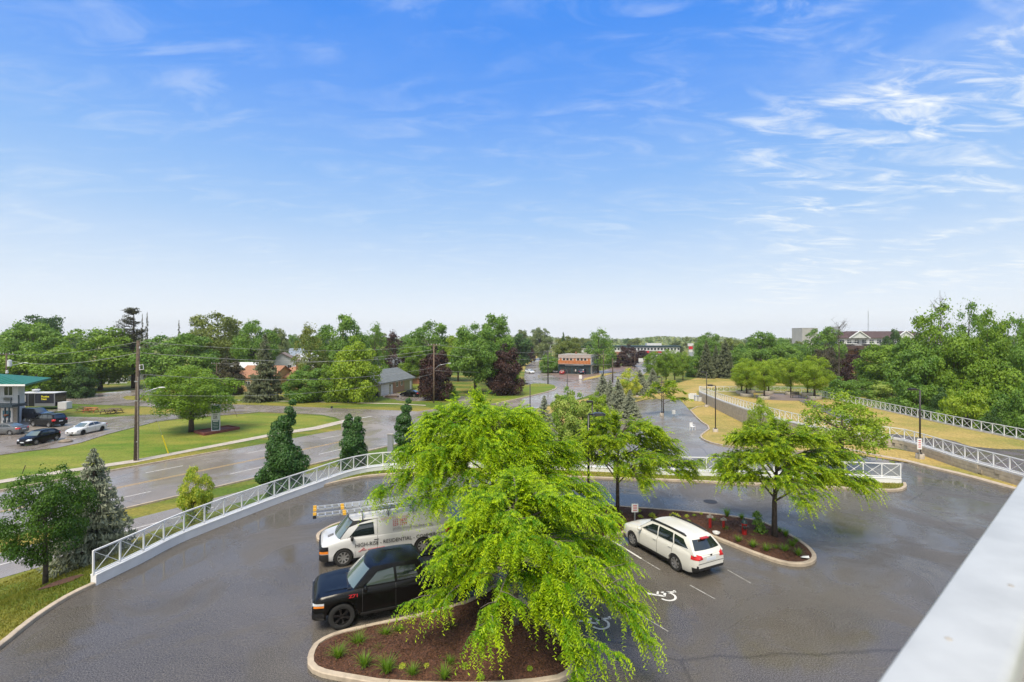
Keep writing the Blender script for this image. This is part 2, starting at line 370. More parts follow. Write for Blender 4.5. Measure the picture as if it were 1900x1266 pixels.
M_yel = mat('road_paint_yellow', (0.52, 0.34, 0.11), .5, col2=(0.38, 0.26, 0.12), nscale=2.5)
M_lane = mat('lane_paint', (0.62, 0.60, 0.57), .5, col2=(0.44, 0.42, 0.39), nscale=2.5)
M_white = mat('white_paint', (0.72, 0.72, 0.72), .45, noise=.05, nscale=2)
co, f = make_ground()
ground = np_mesh('ground', co, f, M_grass); tag(ground, kind='structure')
def drape(name, poly, m, off=0.01, step=None, z=None, hf=None, kind='structure'):
    """a sheet cut to an outline, following the ground"""
    pts = [Vector((p[0], p[1])) for p in poly]; n = len(pts); edges = [(i, (i + 1) % n) for i in range(n)]
    if step:
        a = np.array([(p.x, p.y) for p in pts]); xs = np.arange(a[:, 0].min(), a[:, 0].max(), step) + step * .37; ys = np.arange(a[:, 1].min(), a[:, 1].max(), step) + step * .41
        X, Y = np.meshgrid(xs, ys); k = inside(a, X, Y) & (dist_poly(a, X, Y) > step * .3)
        pts = pts + [Vector((float(u), float(v))) for u, v in zip(X[k], Y[k])]
    r = geometry.delaunay_2d_cdt(pts, edges, [], 1, 1e-5)
    V = np.array([(p.x, p.y) for p in r[0]]); F = [t for t in r[2]]
    Z = np.full(len(V), z, float) if z is not None else (hf or h_at)(V[:, 0], V[:, 1])
    co = np.column_stack([V, Z + off]); fa = np.array(F, int)
    # face upwards
    A, B, D = co[fa[:, 0]], co[fa[:, 1]], co[fa[:, 2]]; up = np.cross(B - A, D - A)[:, 2] < 0; fa[up] = fa[up][:, ::-1]
    o = np_mesh(name, co, fa, m, smooth=True); tag(o, kind=kind); return o
def sweep(name, line, prof, m, closed=False, parent=None, gap=None, zf=None, kind=None, label=None, cat=None, seg=None):
    """extrude a cross-section (side, height) along a line; gap = joints every so many metres"""
    offs = [offset(line, p[0], closed) for p in prof]; n = len(line); mb = MB(); k = len(prof)
    base = [zf(p) if zf else p.z for p in line]
    acc = 0; cuts = set()
    if gap:
        for i in range(1, n):
            acc += (line[i] - line[i - 1]).length
            if acc > gap: cuts.add(i); acc = 0
    for i in range(n if closed else n - 1):
        j = (i + 1) % n; a = 0.0; 
        ring = []
        for q in (i, j):
            ring.append([Vector((offs[s][q].x, offs[s][q].y, base[q] + prof[s][1])) for s in range(k)])
        if i in cuts:
            r0 = [u.lerp(v, 0.0) for u, v in zip(ring[0], ring[1])]; d = (line[j] - line[i]).length; t = min(.45, .012 / max(d, 1e-3))
            ring[0] = [u.lerp(v, t) for u, v in zip(ring[0], ring[1])]
        vs = ring[0] + ring[1]; fs = [(s, (s + 1) % k, k + (s + 1) % k, k + s) for s in range(k)]
        if i in cuts or (not closed and i == 0): fs.append(tuple(range(k)))
        if (i + 1) in cuts or (not closed and i == n - 2): fs.append(tuple(range(2 * k - 1, k - 1, -1)))
        mb.mesh(vs, fs)
    o = mb.build(name, m, parent, fix=True); 
    if kind: tag(o, kind=kind)
    if label: tag(o, label, cat)
    return o
# the raised car park
lot = drape('parking_lot', lot_poly, M_asph, 0, z=0.0)
# grass strip with a kerb along the back wall
k_in = [G(590, 906), G(640, 893.5), G(690, 884), G(780, 880), G(900, 881), G(1034, 887), G(1228, 893), G(1340, 898), G(1500, 905), G(1614, 911), G(1668, 913.5), G(1684, 907), G(1681, 899)]
fl = [p for p in fence_left_line if p.x > G(592, 905).x and p.x < W_BACK[1].x]
k_in = chaikin(k_in, 2, closed=False); inner = resample(k_in, .4)
strip_poly = inner + [W_BACK[-1] + Vector((0.15, 0.1, 0))] + list(reversed(W_BACK[1:-1])) + list(reversed(fl))
drape('grass_strip', strip_poly, M_grass, 0, z=0.10)
KP = [(0.0, 0.0), (0.0, 0.125), (0.03, 0.14), (0.17, 0.14), (0.17, 0.0)]
sweep('kerb', inner, KP, M_kerb, gap=3.0, zf=lambda p: 0, kind='structure')
# kerb and verge on the left of the car park
lk = resample(chaikin([Vector((-14, 2, 0)), Vector((-15.8, 12.5, 0)), G(0, 1207), G(50, 1163), G(95, 1131), G(136, 1106), G(176, 1087.5)], 1, closed=False), .5)
sweep('kerb', lk, [(-0.02, -.1), (-0.02, 0.11), (0.0, 0.13), (0.17, 0.13), (0.17, -.1)], M_kerb, gap=3.0, zf=lambda p: 0, kind='structure')
# right-hand kerb below the block wall
rk = resample(chaikin([G(1560, 834), G(1625, 848)] + KERB_R, 1, closed=False), .5)
def zk(p): return max(-.2, H1(p.x + .5, p.y + .5)) if p.y > 37 else 0.0
sweep('kerb', rk, [(-0.02, -.15), (-0.02, 0.12), (0.03, 0.14), (0.45, 0.14), (0.45, -.15)], M_kerb, gap=3.0, zf=lambda p: 0 if p.y < 39 else zk(p), kind='structure')
# islands
BEDS = []
def island(outline, rounds, crown=0.16, label=None, m=None):
    p = chaikin(outline, rounds) ; p = resample(p, .35, closed=True)
    if area2(p) < 0: p.reverse()
    o = sweep('kerb', p, [(0.0, 0.0), (0.0, 0.12), (0.03, 0.14), (0.18, 0.14), (0.18, 0.0)], M_kerb, closed=True, gap=2.6, zf=lambda q: 0, kind='structure')
    inn = offset(p, 0.17); a = np.array([(q.x, q.y) for q in inn])
    def hf(x, y): return 0.11 + crown * sm(dist_poly(a, x, y), 0, 1.4) + .03 * np.sin(x * 5.1) * np.sin(y * 4.3)
    drape('mulch_bed', inn, m or M_mulch, 0, step=.35, hf=hf)
    if m is None:
        ar = abs(area2(inn)); n = int(ar * 330); x = rng.uniform(a[:, 0].min(), a[:, 0].max(), n * 3); y = rng.uniform(a[:, 1].min(), a[:, 1].max(), n * 3); k = inside(a, x, y) & (dist_poly(a, x, y) > .05); x, y = x[k], y[k]
        BEDS.append((x, y, hf(x, y)))
    return hf
def PXL(l, z=0.0): return [G(a, b, z) for a, b in l]
isl_front = island(PXL([(569, 1232), (574, 1212), (586, 1196), (617, 1179.6), (680, 1165), (747.6, 1151), (804, 1138), (870, 1119), (905, 1097), (925, 1085), (938, 1090), (980, 1124), (1051, 1192), (1066, 1214), (1068.5, 1238), (1062, 1258), (1030, 1272), (900, 1284), (720, 1280), (645, 1267), (590, 1257), (572, 1245)]), 1)
isl_mid = island(PXL([(904, 1066), (920, 1061), (941, 1051), (1005, 1036), (1026, 1027), (1034, 1020), (1026, 1014), (950, 1005), (880, 999), (858, 1001), (857, 1010), (888, 1052)]), 1)
isl_left = island([Vector(q) for q in ((-9.75, 24.6, 0), (-9.55, 23.8, 0), (-9.0, 23.35, 0), (-8.2, 23.5, 0), (-4.6, 25.0, 0), (-4.3, 25.7, 0), (-5.2, 26.4, 0), (-8.2, 26.6, 0), (-9.3, 25.8, 0))], 1, m=M_green)
isl_right = island(PXL([(1040, 990), (1046, 960), (1052, 944), (1061, 938.5), (1072, 937), (1126, 940.5), (1240, 948.7), (1316, 955.4), (1398, 966), (1430, 977), (1458, 990), (1493, 1010.7), (1512, 1028), (1517, 1040), (1508, 1049), (1486.6, 1053), (1455, 1050), (1411, 1036), (1316, 998), (1262, 973), (1249.6, 965), (1240, 967), (1158, 993), (1080, 1015), (1066, 1018), (1050, 1004)]), 1)
# lower car park and driveway behind the fence
lowlot = [GH(1182, 745), GH(1215, 741), GH(1262, 742), GH(1275, 757), GH(1297, 782), GH(1318, 795), GH(1303, 806), GH(1297, 813), GH(1312, 822), GH(1345, 830), GH(1420, 838), GH(1520, 842), GH(1590, 846), GH(1640, 853)]
lowlot += [Vector((G(1681, 858).x, G(1681, 858).y + .25, 0)), Vector((26.8, 33.3, 0)), G(1500, 891), G(1340, 885.5), G(1254, 883.5), G(1130, 878), G(1008, 872), G(930, 870), GH(930, 858), GH(1020, 845), GH(1060, 800), GH(1120, 775), GH(1150, 760)]
drape('driveway', lowlot, M_back, 0.035, step=1.0)
pen = chaikin([GH(1345, 752), GH(1275, 757), GH(1297, 782), GH(1318, 795), GH(1303, 806), GH(1297, 813), GH(1312, 822), GH(1345, 830), GH(1420, 838), GH(1520, 842), GH(1590, 846)], 1, closed=False)
pen = resample(pen, .6)
sweep('kerb', pen, [(0.17, -.1), (0.17, .15), (0.0, .15), (0.0, -.1)], M_kerb, gap=3.0, zf=lambda p: H1(p.x, p.y), kind='structure')
drape('verge', pen + [GH(1640, 853), G(1707, 865.6) + Vector((0.5, .2, 0)), G(1786.5, 884) + Vector((.5, .2, 0)), G(1900, 916) + Vector((.5, .2, 0)), Vector((38, 28, 0)), G(1900, 897), G(1786.5, 867), G(1712.6, 844), GH(1667, 836), GH(1590, 828), GH(1450, 790), GH(1345, 752)], M_dry, 0.07, step=.8)
drape('field', [GH(1262, 741), GH(1275, 757), GH(1345, 752), GH(1306, 742), GH(1300, 722), GH(1560, 712), GH(1545, 702), GH(1300, 700), GH(1255, 712), GH(1215, 730), GH(1205, 741)], M_dry, 0.05, step=3)
drape('verge', PXL([(1000, 758), (1040, 752), (1100, 738), (1140, 726), (1190, 712), (1240, 706), (1240, 714), (1205, 742), (1150, 756), (1080, 790), (1015, 820), (960, 820)], ZR), M_dry, 0.10, step=2.5)
# the terrace on the right with its own level
def zt(x, y): return 0.8 - 0.8 * sm(y, 45, 92)
def GT(px, py, add=0.0):
    Y = np.arange(20, 140, .05); X = (px - HX) / FO * Y; Z = CH - (py - HY) / FO * Y
    i = np.argmax(Z <= zt(X, Y) + add); return Vector((X[i], Y[i], float(zt(X[i], Y[i]))))
t_in = [GT(1297, 727), GT(1332, 742), GT(1400, 765), GT(1470, 785), GT(1560, 803), GT(1624, 812), GT(1667, 815), GT(1712.6, 828), GT(1786.5, 853), GT(1889, 880), GT(1960, 903)]
t_in = resample(chaikin(t_in, 1, closed=False), .5)
t_out = [GT(1297, 727), GT(1330, 727), GT(1420, 727), GT(1477, 729), GT(1512, 733), GT(1540, 740), GT(1575, 747), GT(1620, 757), GT(1700, 775), GT(1800, 797), GT(1900, 817), GT(1990, 836)]
t_out = resample(chaikin(t_out, 1, closed=False), .5)
terr_poly = t_in + [t_in[-1] + Vector((6, -8, 0)), t_out[-1] + Vector((12, 0, 0))] + list(reversed(t_out[1:]))
drape('terrace', terr_poly, M_dry, 0.0, step=1.6, hf=zt)
patio = [GT(1400, 732), GT(1440, 730), GT(1475, 732), GT(1500, 738), GT(1520, 741), GT(1512, 744), GT(1470, 744), GT(1440, 743), GT(1405, 741)]
M_paver = mat('patio_pavers', (0.20, 0.15, 0.13), .55, noise=.2, nscale=3, bump=.3)
drape('path', chaikin(patio, 1), M_paver, 0.02, step=2, hf=zt)
M_path = wet('path_wet', (0.12, 0.095, 0.085), (0.075, 0.06, 0.055), (0.2, 0.18, 0.16), .2, .5, .3, 20, .3, .4)
drape('path', [GT(1478, 742), GT(1492, 742), GT(1545, 758), GT(1585, 775), GT(1640, 800), GT(1622, 803), GT(1575, 785), GT(1520, 762)], M_path, 0.02, step=2, hf=zt)
# dark ramp road on the terrace behind the block wall
drape('ramp', [GT(1624, 808), GT(1660, 806), GT(1700, 812), GT(1755, 816), GT(1770, 819), GT(1800, 829), GT(1850, 834), GT(1960, 836), GT(1990, 900), GT(1900, 879), GT(1786.5, 850), GT(1712.6, 826), GT(1667, 813.5)], M_path, 0.03, step=1.5, hf=zt)
# streets at the lower level
c0 = road_c; m0 = offset(road_c, 6.5, closed=False)
def strip(line, a, b): return offset(line, a, closed=False) + list(reversed(offset(line, b, closed=False)))
drape('road', strip(road_c, 6.55, -6.55), M_road, 0.012, z=ZR)
svc = resample([Vector(p) for p in ((-78, -45, 0), (-45.5, 0, 0), (-29.0, 24.2, 0), (-19.5, 38.4, 0), (-15, 45.5, 0))], 2)
drape('service_road', strip(svc, 2.1, -2.1), M_road, 0.012, z=ZR)
Z = ZR
drape('side_street', PXL([(-700, 742), (-100, 741), (111, 735.7), (160, 732), (207, 728), (268, 722), (285, 719), (300, 728), (275, 735), (235, 735), (226, 738), (235, 742), (270, 743), (330, 746), (427, 751), (480, 752), (600, 757), (735.8, 762), (775, 764), (850, 752), (930, 748), (905, 800), (640, 838), (632, 790), (636, 782), (622, 775), (597, 770), (480, 765), (414, 765), (270, 754.6), (129, 749.6), (-100, 752), (-700, 756)], Z), M_road, 0.030, z=ZR)
drape('motel_lot', PXL([(-500, 790), (-60, 770), (0, 768), (60, 764), (128, 758), (120, 762), (91, 766), (85, 772), (130, 774), (200, 775), (270, 770), (320, 768), (345, 776), (290, 783), (247, 794), (200, 806), (150, 822), (105, 832), (50, 838), (0, 845), (-200, 880), (-600, 920)], Z), M_road, 0.045, z=ZR)
drape('motel_lot', PXL([(345, 767), (415, 766), (480, 766), (400, 772), (345, 776)], Z), M_road, 0.050, z=ZR)
drape('lawn', PXL([(0, 847), (50, 839.5), (105, 833), (150, 823.5), (200, 807.5), (247, 795.5), (290, 784.5), (345, 778), (400, 774), (480, 768), (597, 772), (622, 778), (630, 785), (615, 789), (581, 794), (442, 818), (390, 828), (300, 850), (200, 866), (114, 878), (0, 896)], Z), M_green, 0.02, z=ZR)
drape('sidewalk', PXL([(-300, 935), (0, 891.5), (114, 873.5), (254, 853), (339, 837), (442, 817), (520, 802), (581, 793), (640, 779), (648, 783), (590, 797), (520, 807), (442, 822), (339, 841.5), (254, 858.5), (114, 879), (0, 897.5), (-300, 943)], Z), M_walk, 0.035, z=ZR)
drape('sidewalk', PXL([(300, 740), (440, 742.5), (735, 749), (790, 752), (790, 753.2), (735, 750.2), (440, 743.5), (300, 741.2)], Z), M_walk, 0.03, z=ZR)
drape('side_road', PXL([(875, 790), (925, 747), (960, 738), (985, 727), (978, 716), (972, 700), (975.8, 680.7), (985, 673), (993.5, 667), (1011, 654), (1018, 645), (1024, 638), (1027, 638), (1022, 645), (1011, 659), (1001, 670), (999, 682), (1010, 690), (1040, 696), (1080, 698), (1135, 690), (1180, 682), (1118, 725), (1060, 745), (1010, 752), (960, 780)], Z), M_road, 0.024, z=ZR)
drape('forecourt', PXL([(1018, 693), (1035, 688), (1120, 688), (1135, 682), (1185, 678), (1180, 683), (1118, 697), (1100, 703), (1080, 706), (1050, 704), (1030, 700)], Z), mat('forecourt_paving', (0.22, 0.16, 0.13), .35, noise=.2, nscale=.6), 0.04, z=ZR)
drape('verge', PXL([(1080, 707), (1118, 699), (1150, 690), (1135, 691), (1108, 697), (1085, 702)], Z), M_dry, 0.06, z=ZR)
drape('verge', PXL([(975, 716), (990, 712), (1010, 712), (1028, 715), (1032, 720), (1010, 728), (960, 741), (900, 752), (880, 742), (900, 725), (950, 716)], Z), M_green, 0.05, z=ZR)
drape('verge', PXL([(972, 690), (975, 680), (992, 667), (1011, 653), (990, 658), (972, 672), (964, 684)], Z), M_dry, 0.05, z=ZR)
drape('driveway', PXL([(735, 738), (760, 738), (850, 735), (900, 740), (880, 750), (860, 757), (820, 754), (850, 742), (760, 745), (735, 743)], Z), M_road, 0.035, z=ZR)
drape('driveway', PXL([(705, 731), (722, 728), (748, 731), (762, 740), (735, 742), (712, 738)], Z), M_road, 0.045, z=ZR)
# kerbs of the main street, lane paint
for side, lo, hi in ((6.55, 0, 36), (-6.55, 0, 200)):
    ln = [p for p in offset(road_c, side, closed=False) if (lo < p.y < (54 if side > 0 else 100))]
    pr = [(0, 0), (0, .13), (.18 if side > 0 else -.18, .13), (.18 if side > 0 else -.18, 0)]
    sweep('kerb', resample(ln, 2), pr, M_kerb, zf=lambda p: ZR, kind='structure')
sweep('kerb', resample(PXL([(1032, 719), (1028, 724), (1010, 729), (985, 735), (950, 743), (920, 749)], ZR), 2), [(0, 0), (0, .15), (.3, .15), (.3, 0)], M_kerb, zf=lambda p: ZR, kind='structure')
def paint(name, line, w, m, z=ZR, off=.02, dash=None, hf=None):
    mb = MB(); ln = resample(line, .75 if dash else 2); a = offset(ln, w / 2, False); b = offset(ln, -w / 2, False); s = 0
    for i in range(len(ln) - 1):
        on = True if not dash else (s % (dash[0] + dash[1])) < dash[0]
        s += (ln[i + 1] - ln[i]).length
        if on: mb.face([(q.x, q.y, (H1(q.x, q.y) if hf else z) + off) for q in (b[i], b[i + 1], a[i + 1], a[i])])
    return tag(mb.build(name, m), kind='structure')
def cut(line, y0, y1): return [p for p in line if y0 <= p.y <= y1]
for a, b in ((-10, 66), (96, 330)):
    paint('lane_marking', cut(offset(road_c, .13, False), a, b), .12, M_yel, off=.018); paint('lane_marking', cut(offset(road_c, -.13, False), a, b), .12, M_yel, off=.018)
    for o_ in (3.35, -3.35): paint('lane_marking', cut(offset(road_c, o_, False), a, b), .14, M_lane, off=.018, dash=(3, 6))
paint('lane_marking', cut(svc, -10, 36), .13, M_lane, off=.018)
for a, b in (((634, 783), (662, 775)), ((640, 781.5), (690, 773))): paint('lane_marking', [G(*a, ZR), G(*b, ZR)], .35, M_line, off=.05)
M_worn = mat('worn_paint', (0.20, 0.19, 0.17), .6, nscale=5, col2=(0.45, 0.44, 0.42))
# stall lines and wheelchair symbols on the lot
for a, b in (((1137, 1004), (1190, 1037)), ((1190, 1037), (1225, 1058)), ((1350, 1058), (1394, 1083)), ((1280, 1086), (1327, 1112)), ((1167, 1133), (1190, 1143)), ((1190, 1143), (1240, 1172)), ((925, 1003), (948, 990)), ((1040, 1055), (1100, 1090))):
    p, q = G(*a), G(*b); nw = a in ((1137, 1004), (1167, 1133), (925, 1003)); paint('stall_line', [p, q], .095 if nw else .045, M_line if nw else M_worn, z=0, off=.006)
def wheelchair(c, ang, s):
    mb = MB(); M = Matrix.Translation((c.x, c.y, .008)) @ Matrix.Rotation(ang, 4, 'Z') @ Matrix.Scale(s, 4)
    def q(pts): mb.face([M @ Vector((x, y, 0)) for x, y in pts])
    def seg(a, b, w):
        a = Vector(a); b = Vector(b); d = (b - a).normalized(); n = Vector((-d.y, d.x)) * w / 2
        q([a + n, a - n, b - n, b + n][::-1])
    n = 26
    for i in range(n):
        a0, a1 = R(-215 + 265 * i / n), R(-215 + 265 * (i + 1) / n)
        q([(.36 * math.cos(a0), .36 * math.sin(a0)), (.48 * math.cos(a0), .48 * math.sin(a0)), (.48 * math.cos(a1), .48 * math.sin(a1)), (.36 * math.cos(a1), .36 * math.sin(a1))])
    q([(-.1 + .11 * math.cos(R(30 * k)), .97 + .11 * math.sin(R(30 * k))) for k in range(12)])
    seg((-.09, .86), (-.04, .12), .15); seg((-.06, .5), (.34, .5), .11); seg((-.05, .14), (.42, .14), .13); seg((.38, .16), (.62, -.36), .13); seg((.58, -.38), (.78, -.28), .12)
    return mb.build('wheelchair_symbol', M_line)
tag(wheelchair(G(1238, 1107), R(68), .72), kind='structure')
tag(wheelchair(G(1113, 1158), R(68), .72), kind='structure')
# ================================================================== TREES AND PLANTS
M_bark = mat('bark', (0.075, 0.058, 0.045), .9, noise=.35, nscale=6, bump=.6, bscale=18)
M_bark2 = mat('bark_grey', (0.15, 0.13, 0.11), .9, noise=.3, nscale=6, bump=.5, bscale=18)
LM = dict(
 maple=leaf_mat('leaves_maple', (0.077, 0.196, 0.024), (0.196, 0.385, 0.048), .32),
 mid=leaf_mat('leaves_mid', (0.063, 0.180, 0.033), (0.169, 0.351, 0.063), .30),
 dark=leaf_mat('leaves_dark', (0.029, 0.090, 0.025), (0.072, 0.172, 0.040), .22),
 olive=leaf_mat('leaves_olive', (0.084, 0.158, 0.033), (0.189, 0.279, 0.068), .3),
 bright=leaf_mat('leaves_bright', (0.119, 0.269, 0.024), (0.293, 0.491, 0.055), .36),
 yellow=leaf_mat('leaves_yellow', (0.12, 0.30, 0.03), (0.50, 0.62, 0.10), .3),
 lime=leaf_mat('leaves_lime', (0.080, 0.220, 0.004), (0.52, 0.68, 0.012), .40, .45),
 lime2=leaf_mat('leaves_locust', (0.090, 0.200, 0.006), (0.46, 0.58, 0.018), .38),
 purple=leaf_mat('leaves_purple', (0.029, 0.016, 0.016), (0.085, 0.039, 0.034), .18),
 spruce=leaf_mat('needles_spruce', (0.039, 0.078, 0.039), (0.111, 0.163, 0.098), .1, .6),
 blue=leaf_mat('needles_blue', (0.045, 0.095, 0.070), (0.26, 0.36, 0.29), .1, .6),
 pine=leaf_mat('needles_pine', (0.035, 0.055, 0.025), (0.080, 0.100, 0.045), .1, .6),
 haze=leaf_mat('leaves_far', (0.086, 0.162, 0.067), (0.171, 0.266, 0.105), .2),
 column=leaf_mat('leaves_column', (0.021, 0.086, 0.023), (0.063, 0.172, 0.040), .25),
 brown=leaf_mat('leaves_brown', (0.045, 0.045, 0.022), (0.10, 0.09, 0.05), .15),
 young=leaf_mat('leaves_young_maple', (0.022, 0.085, 0.012), (0.085, 0.215, 0.026), .28),
 cream=leaf_mat('leaves_cream', (0.085, 0.230, 0.022), (0.36, 0.54, 0.15), .25),
)
def unit(v): return v / np.maximum(1e-9, np.linalg.norm(v, axis=-1, keepdims=True))
def leaf_quads(c, nrm, tang, L_, W_, bend=0.25):
    """folded leaf: two triangles either side of a bent midrib -> 4 points, 2 faces"""
    n = len(c); t = unit(tang - nrm * (tang * nrm).sum(-1, keepdims=True)); b = np.cross(nrm, t)
    L_ = np.broadcast_to(np.asarray(L_, float), (n,))[:, None]; W_ = np.broadcast_to(np.asarray(W_, float), (n,))[:, None]
    p0 = c - t * L_ * .5; p2 = c + t * L_ * .5 - nrm * L_ * bend * .3
    p1 = c + b * W_ * .5 - nrm * W_ * bend; p3 = c - b * W_ * .5 - nrm * W_ * bend
    co = np.stack([p0, p1, p2, p3], 1).reshape(-1, 3); i = np.arange(n)[:, None] * 4
    f = np.concatenate([i + [0, 1, 2], i + [0, 2, 3]], 0); return co, f
def tree_mesh(seed, nl=70, lob=(.16, .30), per=260, leaf=.045, shape='round', gap=0.0, flat=.75, spread=.35, top=1.0):
    """unit crown: centre at 0, radius 1 sideways, -1..1 in height; returns points, faces, tone, lobe centres"""
    g = np.random.default_rng(seed); pts = []
    while len(pts) < nl:
        p = g.uniform(-1, 1, 3); r = np.linalg.norm(p)
        if r > 1 or r < .42: continue
        a = math.atan2(p[1], p[0]); wob = .84 + .10 * math.sin(2 * a + seed) + .08 * math.sin(5 * a + 2 * seed + 3 * p[2])
        if shape == 'cone': lim = (1 - p[2]) * .5 + .12
        elif shape == 'egg': lim = math.sqrt(max(0, 1 - p[2] ** 2)) * (1 - .30 * p[2])
        elif shape == 'dome': lim = math.sqrt(max(0, 1 - max(p[2], -.75 * p[2]) ** 2))
        elif shape == 'column': lim = .95 - .25 * abs(p[2])
        else: lim = math.sqrt(max(0, 1 - p[2] ** 2)) * 1.02
        if math.hypot(p[0], p[1]) > lim * wob: continue
        pts.append(p)
    P = np.array(pts) * .92; co = []; fa = []; tn = []; base = 0
    for q in P:
        lr = g.uniform(*lob) * (1.0 - .25 * max(0, q[2])); n = int(per * (lr / lob[1]) ** 2)
        d = unit(g.normal(size=(n, 3)) + np.array([0, 0, .45]) + unit(q[None])[0] * .5)
        rad = lr * g.uniform(.55, 1.05, (n, 1)); c = q + d * rad * np.array([1.12, 1.12, flat])
        nr = unit(d + g.normal(size=(n, 3)) * .55 + np.array([0, 0, .35])); tg = unit(g.normal(size=(n, 3)) + np.array([0, 0, -.5]))
        s = leaf * g.uniform(.6, 1.3, n)
        a, b = leaf_quads(c, nr, tg, s * 1.25, s * .95); co.append(a); fa.append(b + base); base += len(a)
        t = np.clip(g.normal(.42, .16) + g.normal(0, .17, n), 0, 1); tn.append(np.repeat(t, 4))
    m = int(nl * 26)                                             # loose leaves and sprigs at the edge
    d = unit(g.normal(size=(m, 3))); j = g.integers(0, nl, m); c = P[j] + d * g.uniform(.22, .42, (m, 1)) * spread * 1.6
    s = leaf * g.uniform(.6, 1.2, m); a, b = leaf_quads(c, unit(d + g.normal(size=(m, 3)) * .6), unit(g.normal(size=(m, 3))), s * 1.2, s * .9)
    co.append(a); fa.append(b + base); tn.append(np.repeat(np.clip(g.normal(.55, .2, m), 0, 1), 4))
    return np.concatenate(co), np.concatenate(fa), np.concatenate(tn), P
def limbs(mb, P, zb, r0, seed, k=16, lean=(0, 0), twist=.06):
    g = np.random.default_rng(seed + 5); fork = Vector((lean[0] * .5, lean[1] * .5, -.62))
    trunk = [Vector((0, 0, zb)), Vector((.01, 0, zb + (-.62 - zb) * .5)), fork, Vector((lean[0] * .8, lean[1] * .8, 0.0)), Vector((lean[0], lean[1], .55))]
    mb.tube(trunk, [r0 * 1.25, r0, r0 * .85, r0 * .45, r0 * .1], 8)
    idx = g.permutation(len(P))[:k]
    for i in idx:
        q = Vector(P[i]); s = trunk[2].lerp(trunk[4], float(np.clip((q.z + .8) * .35 + g.uniform(-.1, .1), 0, .8)))
        mid = s.lerp(q, .5) + Vector(g.normal(size=3) * twist) + Vector((0, 0, -.06))
        mb.tube([s, mid, q], [r0 * .42, r0 * .24, r0 * .06], 5, cap=False)
def make_tree(name, mat_, bark, seed, zb=-1.5, r0=.05, root_z=True, **kw):
    """prototype tree whose crown has radius 1; its base sits at the origin"""
    co, fa, tn, P = tree_mesh(seed, **kw); root = empty(name)
    rr_ = np.percentile(np.hypot(co[:, 0], co[:, 1]), 98.5); z0_, z1_ = np.percentile(co[:, 2], [.6, 99.7]); sc_ = np.array([1 / rr_, 1 / rr_, 2 / (z1_ - z0_)]); of_ = np.array([0, 0, -1 - z0_ * sc_[2]]); co = co * sc_ + of_; P = P * sc_ + of_
    co = co + np.array([0, 0, -zb]); cr = np_mesh('crown', co, fa, mat_, root, smooth=False, attr=tn)
    mb = MB(); limbs(mb, P, zb, r0, seed); mb.v = [(x, y, z - zb) for x, y, z in mb.v]
    mb.build('trunk', bark, root, smooth='all'); root['H'] = 1 - zb; return root
PROTO = {}
def proto(key):
    if key in PROTO: return PROTO[key]
    spec = {
     'round': dict(seed=3, nl=95, per=270, leaf=.052, zb=-1.32), 'round2': dict(seed=8, nl=90, per=250, leaf=.050, shape='egg'),
     'dome': dict(seed=5, nl=95, per=270, leaf=.052, shape='dome', zb=-1.22), 'low': dict(seed=21, nl=80, per=260, leaf=.055, zb=-.92, shape='egg'),
     'loose': dict(seed=12, nl=85, per=150, leaf=.05, lob=(.12, .24), shape='egg', zb=-1.35, spread=.5),
     'egg': dict(seed=14, nl=70, per=210, leaf=.060, shape='cone', zb=-1.45), 'column': dict(seed=17, nl=80, per=260, leaf=.065, shape='column', zb=-1.15),
     'fine': dict(seed=31, nl=120, per=330, leaf=.034, lob=(.12, .26), shape='round', zb=-1.55), 'far': dict(seed=40, nl=46, per=120, leaf=.11, lob=(.2, .36), zb=-1.15, shape='dome'),
     'airy': dict(seed=61, nl=40, per=230, leaf=.055, lob=(.16, .32), shape='egg', zb=-2.3, spread=.6),
     'tall': dict(seed=44, nl=60, per=190, leaf=.052, lob=(.12, .27), shape='egg', zb=-1.25, spread=.45),
    }[key]
    PROTO[key] = make_tree('tree', LM['maple'], M_bark, **spec); PROTO[key].location = (0, -900, 0); return PROTO[key]
used = set()
def place_tree(key, px, yb, yt, w, leaf, label, name='tree', group='trees across the street', rz=None, cat='tree', z=None, Y=None, cb=None, bark=None, hf=None):
    """put a tree so that it spans its place in the view; sizes come out in metres"""
    if Y is None: b = GH(px, yb)
    else: b = Vector((P2(px, Y), Y, H1(P2(px, Y), Y) if z is None else z))
    if z is not None: b.z = z
    H = CH - (yt - HY) / FO * b.y - b.z; r = w / FO * b.y / 2
    p = proto(key); k = H / p['H']; m = {'leaves_maple': LM[leaf]}
    if bark: m['bark'] = bark
    rz = random.uniform(0, 6.28) if rz is None else rz
    o = dup(p, (b.x, b.y, b.z - .05), rz, (r, r, k), mats=m)
    o.name = name; del o['H']; tag(o, label, cat, group); return o
